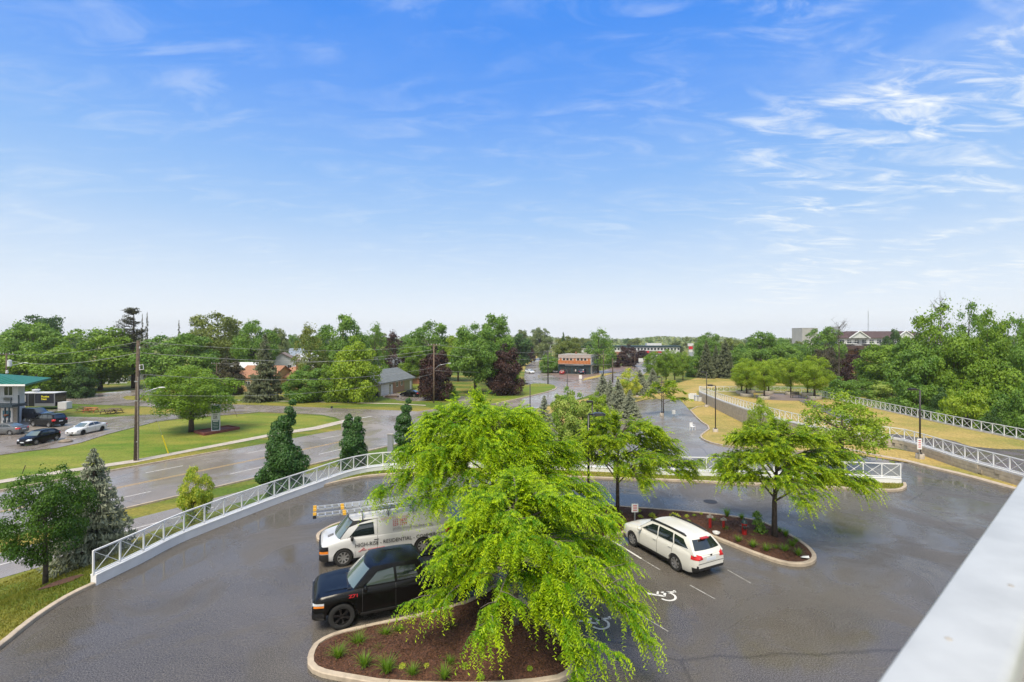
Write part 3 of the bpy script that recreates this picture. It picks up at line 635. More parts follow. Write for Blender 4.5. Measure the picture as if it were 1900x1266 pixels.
# ---- conifers
def conifer(name, leafm, seed, levels=26, nb=13, droop=.35, leaf=.075, dense=26, r0=.035, power=.85, irregular=.15, start=.04):
    g = np.random.default_rng(seed); root = empty(name); C_, T_, N_, S_, tn = [], [], [], [], []; mb = MB()
    mb.tube([(0, 0, 0), (0, 0, .5), (0, 0, .99)], [r0, r0 * .6, .003], 7)
    for l in range(levels):
        z = start + (1 - start) * (l / levels) ** .95; R_ = (1 - z) ** power * .98 + .02
        for k in range(max(4, int(nb * (.45 + .55 * R_)))):
            a = g.uniform(0, 6.283); rr = R_ * (1 - irregular + g.uniform(-irregular, irregular)); d = np.array([math.cos(a), math.sin(a), 0]); sd_ = np.array([-d[1], d[0], 0])
            n = int(dense * (rr + .12)); t = g.uniform(.12, 1, n) ** .8; x = t * rr; lift = (-droop * t + .28 * t ** 2.2) * rr * .45
            wid = (.10 + .22 * (1 - t)) * rr * g.uniform(-1, 1, n) + g.normal(0, .012, n)
            zz = z + lift + g.normal(0, .006, n); c = d * x[:, None] + sd_ * wid[:, None]; c[:, 2] = zz - np.abs(wid) * .12
            C_.append(c); T_.append(d + sd_ * (np.sign(wid) * .6)[:, None] + np.array([0, 0, -.32]) + g.normal(size=(n, 3)) * .25)
            N_.append(np.array([0, 0, 1.0]) + g.normal(size=(n, 3)) * .4); S_.append(leaf * g.uniform(.6, 1.2, n) * (.55 + .45 * R_))
            tn.append(np.clip(.15 + .65 * t + g.normal(0, .14, n), 0, 1))
            if k % 3 == 0: mb.tube([(0, 0, z), tuple(d * rr * .8 + np.array([0, 0, z - droop * rr * .3]))], [.006, .002], 4, cap=False)
    c = np.concatenate(C_); s = np.concatenate(S_); a, b = leaf_quads(c * np.array([1, 1, 1]), unit(np.concatenate(N_)), unit(np.concatenate(T_)), s * 1.3, s * .62, .5)
    np_mesh('crown', a, b, leafm, root, smooth=False, attr=np.repeat(np.concatenate(tn), 4)); mb.build('trunk', M_bark, root, smooth='all'); root.location = (0, -900, 0); return root
# unit conifers: height 1, radius 1 (scaled separately)
SPR = conifer('spruce_tree', LM['spruce'], 5, levels=30, nb=15, dense=34, leaf=.085)
BLU = conifer('blue_spruce', LM['blue'], 9, levels=34, nb=17, dense=44, leaf=.066, irregular=.10)
SPI = conifer('spire_spruce', LM['pine'], 15, levels=24, nb=7, dense=16, leaf=.12, irregular=.45)
def place_con(p, px, yb, yt, w, label, name='spruce_tree', group=None, Y=None, z=None, mats=None, rz=None):
    b = GH(px, yb) if Y is None else Vector((P2(px, Y), Y, H1(P2(px, Y), Y)))
    if z is not None: b.z = z
    H = CH - (yt - HY) / FO * b.y - b.z; r = w / FO * b.y / 2
    o = dup(p, (b.x, b.y, b.z), random.uniform(0, 6) if rz is None else rz, (r * 1.22, r * 1.22, H * 1.01), mats=mats); o.name = name; return tag(o, label, 'tree', group)
# ---- honey locusts: limbs, arching branches, hanging feathery leaves
def locust(name, base, H, crown_r, seed, leafm, n1=12, sprays=900, leaves=34, leaf=.15, wind=(0.25, -0.1), ctr=(0, 0), bark=None, low=.30, trunk_r=.09, droop=1.0, squash=None, lean=(0, 0), sag=0.0):
    g = np.random.default_rng(seed); root = empty(name, base); mb = MB(); fork = H * .30; tips = []
    lead = [Vector((0, 0, -.1)), Vector((lean[0] * .3, lean[1] * .3, fork)), Vector((lean[0] * .7 + g.normal() * .08, lean[1] * .7, H * .6)), Vector((ctr[0] * .6 + lean[0], ctr[1] * .6 + lean[1], H * .93))]
    mb.tube(lead, [trunk_r * 1.2, trunk_r * .9, trunk_r * .5, .012], 9)
    segs = []
    for i in range(n1):
        a = i * 2.399 + g.uniform(-.35, .35); u = (i + .5) / n1; z0 = fork + (H * .78 - fork) * u; reach = crown_r * (1.05 - .62 * u ** 1.6) * g.uniform(.85, 1.12)
        d = Vector((math.cos(a), math.sin(a), 0)); s = Vector((lead[2].x * u, lead[2].y * u, z0)); off = Vector((ctr[0], ctr[1], 0))
        if squash: reach *= squash(a)
        up = H * (.20 + .12 * (1 - u)); e = s + d * reach + off * (.5 + .5 * u) + Vector((wind[0], wind[1], 0)) * reach * .35 + Vector((0, 0, up * .55 - reach * .10 * droop - reach * sag * (1 - u)))
        m = s.lerp(e, .5) + Vector((0, 0, up * .45)) + Vector(g.normal(size=3) * .18)
        pts = [s, s.lerp(m, .55) + Vector(g.normal(size=3) * .06), m, m.lerp(e, .55) + Vector(g.normal(size=3) * .12), e]
        mb.tube(pts, [trunk_r * .42, trunk_r * .32, trunk_r * .22, .018, .006], 6, cap=False)
        for t in np.linspace(.30, .98, 9):
            f = t * 4; k = min(3, int(f)); p = pts[k].lerp(pts[k + 1], f - k); a2 = a + g.choice([-1, 1]) * g.uniform(.35, 1.25); l = reach * g.uniform(.18, .42) * (1.15 - .5 * t)
            q = p + Vector((math.cos(a2), math.sin(a2), 0)) * l + Vector((wind[0], wind[1], 0)) * l * .5 + Vector((0, 0, g.uniform(.02, .30) * l))
            mb.tube([p, p.lerp(q, .5) + Vector((0, 0, .06 * l)), q], [.018, .012, .005], 4, cap=False); segs.append((p, q))
        segs.append((pts[2], pts[4])); segs.append((pts[3], pts[4])); segs.append((pts[1], pts[2])); segs.append((pts[1], pts[3]))
    segs += [(lead[2], lead[3])] * (n1 // 2)
    A = np.array([s[0] for s in segs]); B = np.array([s[1] for s in segs]); C0 = np.array([lead[2].x, lead[2].y, 0])
    j = g.integers(0, len(A), sprays); t = g.uniform(0, 1.05, (sprays, 1)) ** .85; st = A[j] + (B[j] - A[j]) * t
    outw = st - C0; outw[:, 2] = 0; outw = unit(outw); dirv = unit((B - A)[j] * .5 + outw * .7 + g.normal(size=(sprays, 3)) * .45 + np.array([wind[0], wind[1], 0]) * 1.1)
    ln = g.uniform(.45, 1.05, (sprays, 1)) * (crown_r / 4.2); rel = np.clip(np.linalg.norm((st - C0)[:, :2], axis=1, keepdims=True) / crown_r, 0, 1.1)
    dr = (.30 + .75 * rel) * droop
    # leaves along each spray
    u = (np.arange(leaves) + .5) / leaves; u = u[None, :, None] + g.uniform(-.01, .01, (sprays, leaves, 1))
    P = st[:, None] + dirv[:, None] * ln[:, None] * u + np.array([0, 0, 1.0]) * ((.22 * u - dr[:, None] * u ** 2) * ln[:, None])
    tanv = unit(dirv[:, None] * np.ones_like(u) + np.array([0, 0, 1.0]) * (.22 - 2 * dr[:, None] * u)); side = unit(np.cross(tanv, np.array([0, 0, 1.0])))
    sg = np.where(np.arange(leaves) % 2 == 0, 1.0, -1.0)[None, :, None]
    tg = unit(side * sg * .75 + tanv * .55 + np.array([0, 0, -.62]) * (.6 + .6 * rel[:, None]) + g.normal(size=P.shape) * .22 + np.array([wind[0], wind[1], 0]) * .5)
    L_ = leaf * g.uniform(.7, 1.25, P.shape[:2])[..., None] * (1.1 - .45 * np.abs(u - .35)); c = P + tg * L_ * .5
    nr = unit(np.array([0, 0, 1.0]) + side * sg * .35 + g.normal(size=P.shape) * .35)
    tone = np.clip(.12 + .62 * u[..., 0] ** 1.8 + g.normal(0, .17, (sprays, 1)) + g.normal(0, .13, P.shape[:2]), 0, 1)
    f3 = lambda x: x.reshape(-1, x.shape[-1])
    a_, b_ = leaf_quads(f3(c), f3(nr), f3(tg), f3(L_)[:, 0], f3(L_)[:, 0] * .36, .35)
    np_mesh('crown', a_, b_, leafm, root, smooth=False, attr=np.repeat(tone.ravel(), 4)); mb.build('trunk', bark or M_bark, root, smooth='all'); return root
LX, LY = G(912, 1010).x, G(912, 1010).y
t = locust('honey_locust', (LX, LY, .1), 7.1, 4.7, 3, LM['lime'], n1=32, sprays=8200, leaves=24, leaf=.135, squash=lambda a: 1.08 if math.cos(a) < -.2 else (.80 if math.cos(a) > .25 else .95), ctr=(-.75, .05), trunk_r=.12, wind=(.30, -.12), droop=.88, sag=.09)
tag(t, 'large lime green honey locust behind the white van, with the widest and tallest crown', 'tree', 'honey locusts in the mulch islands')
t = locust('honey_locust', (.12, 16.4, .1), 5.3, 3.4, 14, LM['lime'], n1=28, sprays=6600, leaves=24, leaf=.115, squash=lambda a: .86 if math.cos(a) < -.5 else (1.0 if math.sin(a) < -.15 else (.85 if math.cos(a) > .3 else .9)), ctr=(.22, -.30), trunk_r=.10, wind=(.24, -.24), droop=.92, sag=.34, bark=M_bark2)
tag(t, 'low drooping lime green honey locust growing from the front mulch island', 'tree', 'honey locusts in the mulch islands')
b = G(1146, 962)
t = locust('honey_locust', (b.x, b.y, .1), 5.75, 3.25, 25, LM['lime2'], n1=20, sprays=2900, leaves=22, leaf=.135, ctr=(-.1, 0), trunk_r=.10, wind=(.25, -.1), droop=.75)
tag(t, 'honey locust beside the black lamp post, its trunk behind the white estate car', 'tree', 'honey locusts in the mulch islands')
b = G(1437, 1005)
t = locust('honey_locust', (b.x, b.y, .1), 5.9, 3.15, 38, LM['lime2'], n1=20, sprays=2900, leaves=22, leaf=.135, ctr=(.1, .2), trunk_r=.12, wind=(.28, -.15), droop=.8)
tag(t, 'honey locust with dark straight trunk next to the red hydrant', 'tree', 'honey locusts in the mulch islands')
b = GH(1231, 772)
t = locust('honey_locust', tuple(b), 5.4, 3.0, 51, LM['lime2'], n1=11, sprays=520, leaves=14, leaf=.24, trunk_r=.08, droop=.5)
tag(t, 'small thin-leaved honey locust at the edge of the lower car park', 'tree')
# ---- trees between the fence and the street
place_tree('fine', 84, 1078, 868, 150, 'young', 'dark green young maple with mulch ring, on the slope at the near left', group='young trees on the verge', Y=21.2, bark=M_bark, rz=.6).rotation_euler[0] = 0
place_con(BLU, 174, 1062, 830, 138, 'blue spruce with silvery needles behind the near left maple', 'blue_spruce', Y=24.2)
mr = GH(112, 1081); mb = MB(); ring = [(mr.x + .75 * math.cos(k * .524) * (1.2 if k % 3 else 1), mr.y + .55 * math.sin(k * .524)) for k in range(12)]
def topo(x, y): return h_at(x, y)
drape('mulch_ring', [Vector(p).to_3d() for p in ring], M_mulch, .03, step=.2)
place_tree('round2', 363, 950, 866, 58, 'yellow', 'small pale yellow-green tree just outside the curved fence', group='young trees on the verge', Y=29.5, z=-2.0)
def column_tree(px, Y, yt, w, bumps, label, seed):
    """clipped-looking dense columns with uneven tops"""
    s = FO / Y; X = P2(px, Y); z0 = H1(X, Y); g = np.random.default_rng(seed); root = empty('columnar_maple', (X, Y, z0)); co, fa, tn = [], [], []; base = 0
    for (dx, y, r) in bumps:
        c0_ = np.array([dx / s, g.uniform(-.3, .3), CH - (y - HY) / s - z0]); rr = r / s; n = int(1500 * (rr / .8) ** 2)
        d = unit(g.normal(size=(n, 3))); nc_ = unit(g.normal(size=(18, 3))); near_ = np.max(d @ nc_.T, axis=1, keepdims=True); bump = .70 + .42 * np.clip((near_ - .72) / .28, 0, 1); c = c0_ + d * np.array([1, 1, .85]) * rr * bump * g.uniform(.80, 1.05, (n, 1))
        a, b = leaf_quads(c, unit(d + g.normal(size=(n, 3)) * .45 + np.array([0, 0, .3])), unit(g.normal(size=(n, 3)) * .6 + np.array([0, 0, -1.])), g.uniform(.10, .19, n), g.uniform(.09, .16, n))
        co.append(a); fa.append(b + base); base += len(a); tn.append(np.repeat(np.clip(g.normal(.42, .22, n), 0, 1), 4))
    np_mesh('crown', np.concatenate(co), np.concatenate(fa), LM['column'], root, smooth=False, attr=np.concatenate(tn))
    mb = MB(); mb.tube([(0, 0, -.1), (0, 0, 2.5)], [.11, .08], 7); mb.build('trunk', M_bark, root, smooth='all'); tag(root, label, 'tree', 'columnar maples along the fence')
column_tree(527, 33, 740, 90, [(13, 748, 7), (12, 760, 8), (13, 772, 9), (4, 783, 16), (-10, 790, 13), (-6, 806, 21), (-2, 826, 23), (2, 846, 30), (8, 862, 33), (-6, 878, 36), (-34, 884, 15), (6, 905, 36), (2, 930, 30)], 'broad columnar maple with a thin crooked top, rising behind the curved fence', 4)
column_tree(655, 39.5, 767, 50, [(-9, 775, 7), (9, 778, 7), (-10, 788, 11), (10, 790, 11), (0, 804, 19), (0, 822, 22), (1, 842, 24), (-2, 862, 24), (0, 880, 22)], 'columnar maple with a two-pronged flat top behind the fence', 5)
column_tree(752, 44, 738, 40, [(6, 744, 6), (2, 758, 10), (-2, 774, 14), (-2, 792, 17), (0, 812, 19), (0, 836, 20)], 'dark columnar maple half hidden behind the large locust', 6)
# ---- behind the back fence: shrubs, spruces
place_tree('low', 1050, 800, 720, 66, 'cream', 'flowering lilac-like tree with pale blooms, left of its pair', 'shrub_tree', 'flowering shrub trees behind the car park', Y=56)
place_tree('low', 1076, 812, 732, 66, 'cream', 'flowering lilac-like tree with pale blooms in front of the spruces', 'shrub_tree', 'flowering shrub trees behind the car park', Y=51)
place_tree('low', 1108, 782, 728, 54, 'bright', 'rounded bright green shrub tree beside the blue spruces', 'shrub_tree', Y=64)
for a in ((1010, 830, 733, 62, 48, 'blue spruce rising behind the large locust crown'), (1118, 760, 692, 50, 80, 'green-blue spruce at the left of the spruce group'), (1132, 765, 704, 44, 76, 'narrow blue spruce in the middle of the spruce group'),
          (1147, 772, 702, 50, 72, 'tallest front blue spruce of the group by the lower car park'), (1169, 772, 722, 44, 70, 'short blue spruce at the right end of the group'), (1187, 728, 686, 44, 105, 'blue spruce on the verge beside the tall lamp post'), (1211, 727, 682, 38, 108, 'blue spruce in front of the row of street trees')):
    place_con(BLU, a[0], a[1], a[2], a[3], a[5], 'blue_spruce', 'blue spruces along the verge', Y=a[4])
place_tree('loose', 1166, 737, 683, 46, 'yellow', 'yellow-flecked flowering tree between the spruces', Y=96)
place_tree('loose', 1562, 860, 728, 150, 'bright', 'large-leaved bright green maple rising behind the right-hand locust', Y=37.5, z=-.3, group='trees behind the back fence')
place_tree('loose', 1412, 850, 738, 62, 'bright', 'slim light green maple top behind the left side of the right-hand locust', Y=41, group='trees behind the back fence')
place_tree('low', 1010, 850, 805, 60, 'mid', 'dark green clipped shrub below the blue spruce', 'shrub', 'shrubs', Y=44, cat='shrub')
# ---- across the street, left to right
A_ = [('dome', 82, 700, 588, 112, 'dark', 'tallest dark green tree at the far left skyline'), ('round', 62, 722, 600, 112, 'mid', 'round green maple behind the motel'), ('low', 70, 738, 640, 150, 'maple', 'broad low green tree beside the food trailer'),
 ('low', 150, 738, 676, 60, 'dark', 'dark shrubby tree behind the street sign'),
 ('dome', 186, 724, 610, 136, 'maple', 'wide maple with a thick trunk on the far lawn'), ('round', 20, 700, 640, 70, 'mid', 'green tree peeking over the green motel roof'),
 ('dome', 332, 722, 621, 134, 'mid', 'wide round maple right of the tall wooden pole'), ('round2', 405, 704, 583, 118, 'olive', 'tall soft olive-green tree on the skyline behind the lawn maple'),
 ('round2', 475, 712, 596, 80, 'mid', 'green tree behind the big spruce'), ('round', 515, 700, 610, 40, 'haze', 'grey-green tree far behind the spruce'), ('low', 424, 733, 664, 64, 'brown', 'brownish evergreen between the lawn maple and the spruce'),
 ('fine', 355, 802, 678, 164, 'maple', 'solitary maple on the motel lawn beside the white sign'),
 ('tall', 575, 735, 604, 78, 'olive', 'loose olive-green tree at the left of the dense grove'), ('round2', 635, 722, 586, 96, 'mid', 'tallest maple in the grove left of the garage'), ('tall', 695, 715, 602, 62, 'mid', 'slim green tree at the right of the grove'),
 ('low', 660, 745, 627, 108, 'bright', 'bright green maple at the front of the grove'), ('low', 570, 745, 680, 84, 'mid', 'bushy green tree at the street edge of the grove'), ('low', 620, 745, 672, 70, 'maple', 'leafy bush tree filling the middle of the grove'),
 ('tall', 733, 704, 616, 52, 'purple', 'dark purple-green tree with bare forked trunks above the houses'), ('round', 765, 712, 640, 50, 'maple', 'small green tree behind the brown roof'), ('round2', 795, 706, 598, 92, 'mid', 'green tree behind the purple maple'),
 ('low', 809, 742, 645, 76, 'purple', 'dark purple maple right behind the lamp-carrying pole'), ('round2', 882, 731, 603, 100, 'mid', 'tall mid-green maple in front of the treeline'), ('dome', 918, 716, 586, 88, 'mid', 'tallest tree left of the long straight road'),
 ('low', 938, 733, 640, 78, 'purple', 'dark purple maple at the street corner'), ('low', 948, 712, 645, 44, 'maple', 'light green tree between purple maple and road'), ('round2', 850, 708, 618, 60, 'bright', 'light green tree between two maples'),
 ('low', 835, 742, 715, 40, 'mid', 'low green shrub under the tall maple'),
 ('dome', 1002, 668, 609, 44, 'haze', 'round tree standing where the long road meets the skyline'), ('dome', 968, 664, 613, 36, 'haze', 'hazy tree left of the long road'), ('low', 978, 672, 637, 34, 'purple', 'distant purple tree beside the long road'),
 ('low', 1018, 692, 657, 44, 'mid', 'round bush tree left of the brick and timber store'), ('round2', 1052, 680, 625, 62, 'olive', 'olive-green tree behind the store roof'), ('tall', 1110, 692, 611, 66, 'mid', 'tall green tree right of the store'),
 ('low', 1165, 680, 640, 44, 'purple', 'purple maple in front of the long low shops'), ('low', 1140, 682, 655, 26, 'purple', 'small purple tree left of the shop maple'), ('round', 1190, 668, 650, 30, 'purple', 'dark little tree before the white shop front'),
 ('fine', 1214, 712, 652, 44, 'maple', 'first street tree from the left in the avenue by the pavement'), ('fine', 1236, 712, 648, 40, 'maple', 'second street tree of the avenue by the pavement'), ('fine', 1252, 709, 650, 36, 'maple', 'third street tree of the avenue by the pavement'),
 ('fine', 1267, 706, 653, 32, 'maple', 'fourth street tree of the avenue by the pavement'), ('low', 1288, 700, 655, 40, 'mid', 'dark bushy tree at the far end of the avenue'),
 ('low', 1372, 702, 640, 60, 'mid', 'green tree behind the planters, left end'), ('dome', 1412, 700, 617, 76, 'mid', 'round green tree above the planter trees'), ('round', 1455, 700, 640, 60, 'mid', 'green tree left of the grey slab building'), ('low', 1440, 712, 660, 60, 'bright', 'light green tree directly behind the planters'),
 ('dome', 1530, 700, 609, 72, 'mid', 'green tree in front of the grey slab building'), ('low', 1532, 712, 640, 56, 'brown', 'brownish purple tree behind the terrace fence'), ('low', 1588, 722, 648, 54, 'purple', 'dark purple tree below the brown condo roof'),
 ('round2', 1657, 700, 612, 36, 'dark', 'small conical dark tree in front of the condo gable'), ('round', 1640, 740, 640, 104, 'maple', 'broad green tree below the condo building'), ('low', 1600, 745, 703, 56, 'mid', 'low bush behind the terrace fence'),
 ('low', 1656, 756, 702, 76, 'cream', 'bush with pale blossoms behind the terrace fence'), ('round2', 1620, 722, 668, 50, 'bright', 'light green tree left of the broad tree'),
]
for a in A_:
    right = a[1] > 1360
    o = place_tree(a[0], a[1], a[2], a[3], a[4], a[5], a[6], name='shrub' if 'shrub' in a[6] or 'bush ' in a[6] else 'tree', group='trees behind the terrace' if right else ('avenue trees' if 'avenue' in a[6] else 'trees across the street'), z=ZR if not right else -2.6, Y=(CH + (2.4 if not right else 2.6)) * FO / (a[2] - HY))
# right-hand wood behind the outer fence
B_ = [('airy', 1745, 66, 564, 100, 'maple', 'tallest leafy tree at the right with bare twigs above'), ('airy', 1797, 68, 562, 74, 'mid', 'tall narrow tree right of the tallest one'), ('airy', 1832, 63, 574, 70, 'maple', 'tall airy tree third from the right edge'),
 ('airy', 1868, 62, 589, 76, 'mid', 'airy tree second from the right edge'), ('dome', 1905, 66, 590, 60, 'mid', 'tree cut by the right edge of the picture'), ('round', 1715, 66, 640, 110, 'mid', 'dense tree left of the tall pair'), ('round2', 1770, 64, 628, 110, 'maple', 'dense green tree under the tall pair'),
 ('low', 1848, 62, 650, 120, 'maple', 'wide bushy tree behind the pale bush'), ('low', 1700, 62.5, 700, 90, 'mid', 'leafy shrub behind the terrace fence, left of the lamp'), ('low', 1795, 54, 710, 92, 'bright', 'light yellow-green bushy tree behind the fence right of the lamp'), ('low', 1750, 59.5, 722, 70, 'dark', 'dark bush between lamp post and pale bush'),
 ('low', 1868, 51, 735, 84, 'mid', 'green bush along the fence at the right'), ('low', 1905, 49, 715, 80, 'mid', 'green bush at the right edge'), ('low', 1842, 50.5, 762, 50, 'dark', 'low dark shrub at the foot of the fence'), ('low', 1560, 92, 700, 70, 'mid', 'green shrub right behind the planter terrace'),
 ('round', 1690, 74, 625, 80, 'mid', 'green tree against the condo wall'), ('round2', 1890, 75, 640, 90, 'dark', 'dark tree deep in the right-hand wood'), ('round', 1800, 78, 640, 90, 'mid', 'green tree deep in the right-hand wood')]
for a in B_:
    place_tree(a[0], a[1], 800, a[3], a[4], a[5], a[6], name='shrub' if ('bush' in a[6] or 'shrub' in a[6]) else 'tree', group='wood behind the outer fence', Y=a[2], z=-2.6)
# planter trees in round concrete planters
pl = [(1376, 731, 700, 0), (1385.5, 736, 665, 52), (1392, 729, 690, 0), (1418, 741, 668, 50), (1426, 731, 690, 0), (1467, 733, 664, 48), (1498.5, 735, 672, 0), (1511.5, 741, 660, 66)]
M_plant = mat('planter_concrete', (0.36, 0.33, 0.28), .8, noise=.15, nscale=4)
words = ['leftmost in the back row', 'at the left front', 'third from the left, set back', 'fourth from the left at the front', 'set back in the middle', 'beside the dark bench', 'second from the right end', 'at the right end, the largest']
for i, (px, yb, yt, w) in enumerate(pl):
    b = GT(px, yb); mb = MB(); r = 1.02 if i in (1, 7) else .88
    mb.lathe([(r * .97, 0), (r, .05), (r, .52), (r * .98, .55), (r * .86, .55), (r * .86, .44), (0, .46)], n=20)
    o = mb.build('planter', M_plant, smooth=True, loc=b); tag(o, 'round concrete planter on the terrace, ' + words[i], 'planter', 'round concrete planters')
    mb = MB(); mb.lathe([(0, .50), (r * .5, .48), (r * .855, .45)], n=16); mb.build('soil', M_mulch, o)
    yy = b.y; top = yt if w else 672; ww = w or 44
    place_tree('fine', px, yb, top, ww, 'bright', 'young tree in the round planter ' + words[i], group='planter trees', Y=yy, z=b.z + .3)
# conifers on the far side
for a in ((491, 744, 619, 70, 'large old blue-green spruce on the far lawn beside the orange house'),): place_con(SPR, a[0], a[1], a[2], a[3], a[4], group='spruces', z=ZR, Y=12.2 * FO / (a[1] - HY))
for a in ((1310, 702, 631, 36, 'left spruce of the dark pair beyond the field'), (1345, 702, 628, 44, 'right and broader spruce of the dark pair beyond the field'), (1328, 700, 640, 30, 'smaller spruce between the dark pair'), (1045, 680, 616, 26, 'slim conifer above the store')):
    place_con(SPR, a[0], a[1], a[2], a[3], a[4], group='spruces', z=ZR, Y=12.2 * FO / (a[1] - HY), mats={'needles_spruce': LM['dark']} if a[0] == 1045 else None)
for a in ((273, 705, 577, 20, 'thin spire-like spruce, right one of two beside the old pine'), (264, 705, 580, 16, 'thin spire-like spruce, left one of two beside the old pine'), (332, 690, 592, 18, 'dark spruce tip above the round maple')):
    place_con(SPI, a[0], a[1], a[2], a[3], a[4], 'spire_spruce', 'spire spruces', z=ZR, Y=12.2 * FO / (a[1] - HY))
# old white pine: bare trunk, long sweeping limbs mostly to the left
def white_pine():
    Y = 120; s = FO / Y; X = P2(247, Y); g = np.random.default_rng(2); root = empty('white_pine', (X, Y, ZR)); H = CH - (573 - HY) / s - ZR; mb = MB(); mb.tube([(0, 0, 0), (.1, 0, H * .6), (.2, 0, H)], [.45, .3, .05], 8)
    c, tn, ag = [], [], []
    for k in range(64):
        u = g.uniform(.36, .99); a = g.uniform(0, 6.28); z0 = H * u; l = (6.6 * (1 - u) + 1.0) * g.uniform(.7, 1.1) * (1.25 if math.cos(a) < 0 else .75); d = Vector((math.cos(a), math.sin(a) * .8, 0)); e = Vector((0, 0, z0)) + d * l + Vector((0, 0, l * .38)); s0 = Vector((0, 0, z0)); m = s0.lerp(e, .5) - Vector((0, 0, .25 * l * .5))
        mb.tube([s0, m, e], [.09, .06, .02], 4, cap=False)
        for t in np.linspace(.35, 1, 7):
            p = (s0.lerp(m, t * 2) if t < .5 else m.lerp(e, t * 2 - 1)); n = 15; q = np.array(p) + g.normal(size=(n, 3)) * np.array([.34, .34, .10]) + np.array([0, 0, .12]); c.append(q); tn.append(np.clip(g.normal(.45, .2, n), 0, 1))
    c = np.concatenate(c); n = len(c); a, b = leaf_quads(c, unit(g.normal(size=(n, 3)) * .5 + np.array([0, 0, 1.])), unit(g.normal(size=(n, 3)) + np.array([0, 0, .6])), .42, .16); np_mesh('crown', a, b, LM['pine'], root, smooth=False, attr=np.repeat(np.concatenate(tn), 4))
    mb.build('trunk', M_bark, root, smooth='all'); tag(root, 'old white pine with sweeping uneven limbs high above the maples at the left', 'tree')
white_pine()
# bare dead trees
def bare(px, Y, yt, yb_z, spread, label, seed, r=.12):
    s = FO / Y; b = Vector((P2(px, Y), Y, yb_z)); H = CH - (yt - HY) / s - yb_z; g = np.random.default_rng(seed); root = empty('bare_tree', b); mb = MB(); mb.tube([(0, 0, 0), (.1, 0, H * .6), (0, 0, H)], [r, r * .6, .015], 6); mb.build('trunk', M_bark, root); mb = MB()
    for k in range(34):
        z0 = H * g.uniform(.45, .97); a = g.uniform(0, 6.28); l = spread * g.uniform(.4, 1) * (1.25 - z0 / H); p = Vector((0, 0, z0)); e = p + Vector((math.cos(a) * l, math.sin(a) * l, l * 1.1)); m = p.lerp(e, .5) + Vector(g.normal(size=3) * .1); mb.tube([p, m, e], [.035, .022, .008], 3, cap=False)
        for q in range(4):
            f = m.lerp(e, g.uniform(0, 1)); h = f + Vector(g.normal(size=3) * .35) + Vector((0, 0, .35)); mb.tube([f, h], [.014, .006], 3, cap=False)
    mb.build('branches', M_bark, root); tag(root, label, 'tree')
bare(1744, 67, 539, -2.6, 3.0, 'bare branching top standing out above the tallest leafy tree', 3)
bare(1556, 95, 600, -2.6, 5, 'leafless dead tree in front of the condo, at its left end', 4, .2); bare(1540, 98, 655, -2.6, 4, 'shorter leafless tree beside the dead one', 5, .15)
# treeline out to the horizon: individuals in the middle distance
sp = []; g = np.random.default_rng(77)
for i in range(230):
    Y = 10 ** g.uniform(2.26, 2.95); px = g.uniform(-80, 1980)
    if (960 < px < 1050 and Y > 200) or (1080 < px < 1300 and Y < 330) or (1480 < px < 1720 and Y < 420) or (px > 1700 and Y < 200): continue
    w = g.uniform(9, 15); hgt = g.uniform(9.5, 15.0) + (1.0 if Y > 400 else 0); sp.append((px, Y, w, hgt))
for i, (px, Y, w, hgt) in enumerate(sp):
    k = ['far', 'far', 'dome', 'round2'][i % 4]; lf = ['haze', 'mid', 'dark', 'haze', 'olive', 'haze', 'mid'][i % 7]; p = proto(k)
    o = dup(p, (P2(px, Y), Y, ZR - .5), g.uniform(0, 6), (w / 2, w / 2, hgt / p['H']), mats={'leaves_maple': LM[lf]}); o.name = 'tree'; del o['H']
    tone_ = ['grey-green', 'mid-green', 'dark green', 'hazy green', 'olive', 'pale hazy', 'fresh green'][i % 7]; dist_ = 'distant' if Y > 450 else 'middle-distance'
    where_ = 'behind the motel' if px < 240 else 'behind the lawn maple and spruce' if px < 540 else 'behind the dense grove' if px < 800 else 'left of the long straight road' if px < 1030 else 'behind the store' if px < 1150 else 'behind the long row of shops' if px < 1300 else 'beyond the planter terrace' if px < 1500 else 'behind the condominium'
    lb_ = '%s rounded %s tree in the treeline %s' % (dist_, tone_, where_); tag(o, lb_, 'tree', 'treeline ' + where_ + ', ' + dist_ + ' ' + tone_)
# the wood beyond them that reads as one mass
def far_wood():
    g = np.random.default_rng(5); n = 26000; Y = 10 ** g.uniform(2.72, 3.36, n); px = g.uniform(-300, 2200, n); X = (px - HX) / FO * Y; top = (10 + 3.0 * np.sin(px * .021) + 2 * np.sin(px * .057 + 1)) * (.75 + Y / 2600)
    z = ZR + top * np.sqrt(g.uniform(0, 1, n)); c = np.column_stack([X, Y, z]); d = unit(g.normal(size=(n, 3)) + np.array([0, -.6, .9])); s = g.uniform(2, 4.5, n) * (Y / 1100) ** .5
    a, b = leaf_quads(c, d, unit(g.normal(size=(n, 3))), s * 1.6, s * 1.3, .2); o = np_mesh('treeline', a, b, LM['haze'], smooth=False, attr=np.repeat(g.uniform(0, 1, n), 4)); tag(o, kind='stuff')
far_wood()
for p in list(PROTO.values()) + [SPR, BLU, SPI]:
    for ch in list(p.children): bpy.data.objects.remove(ch)
    bpy.data.objects.remove(p)
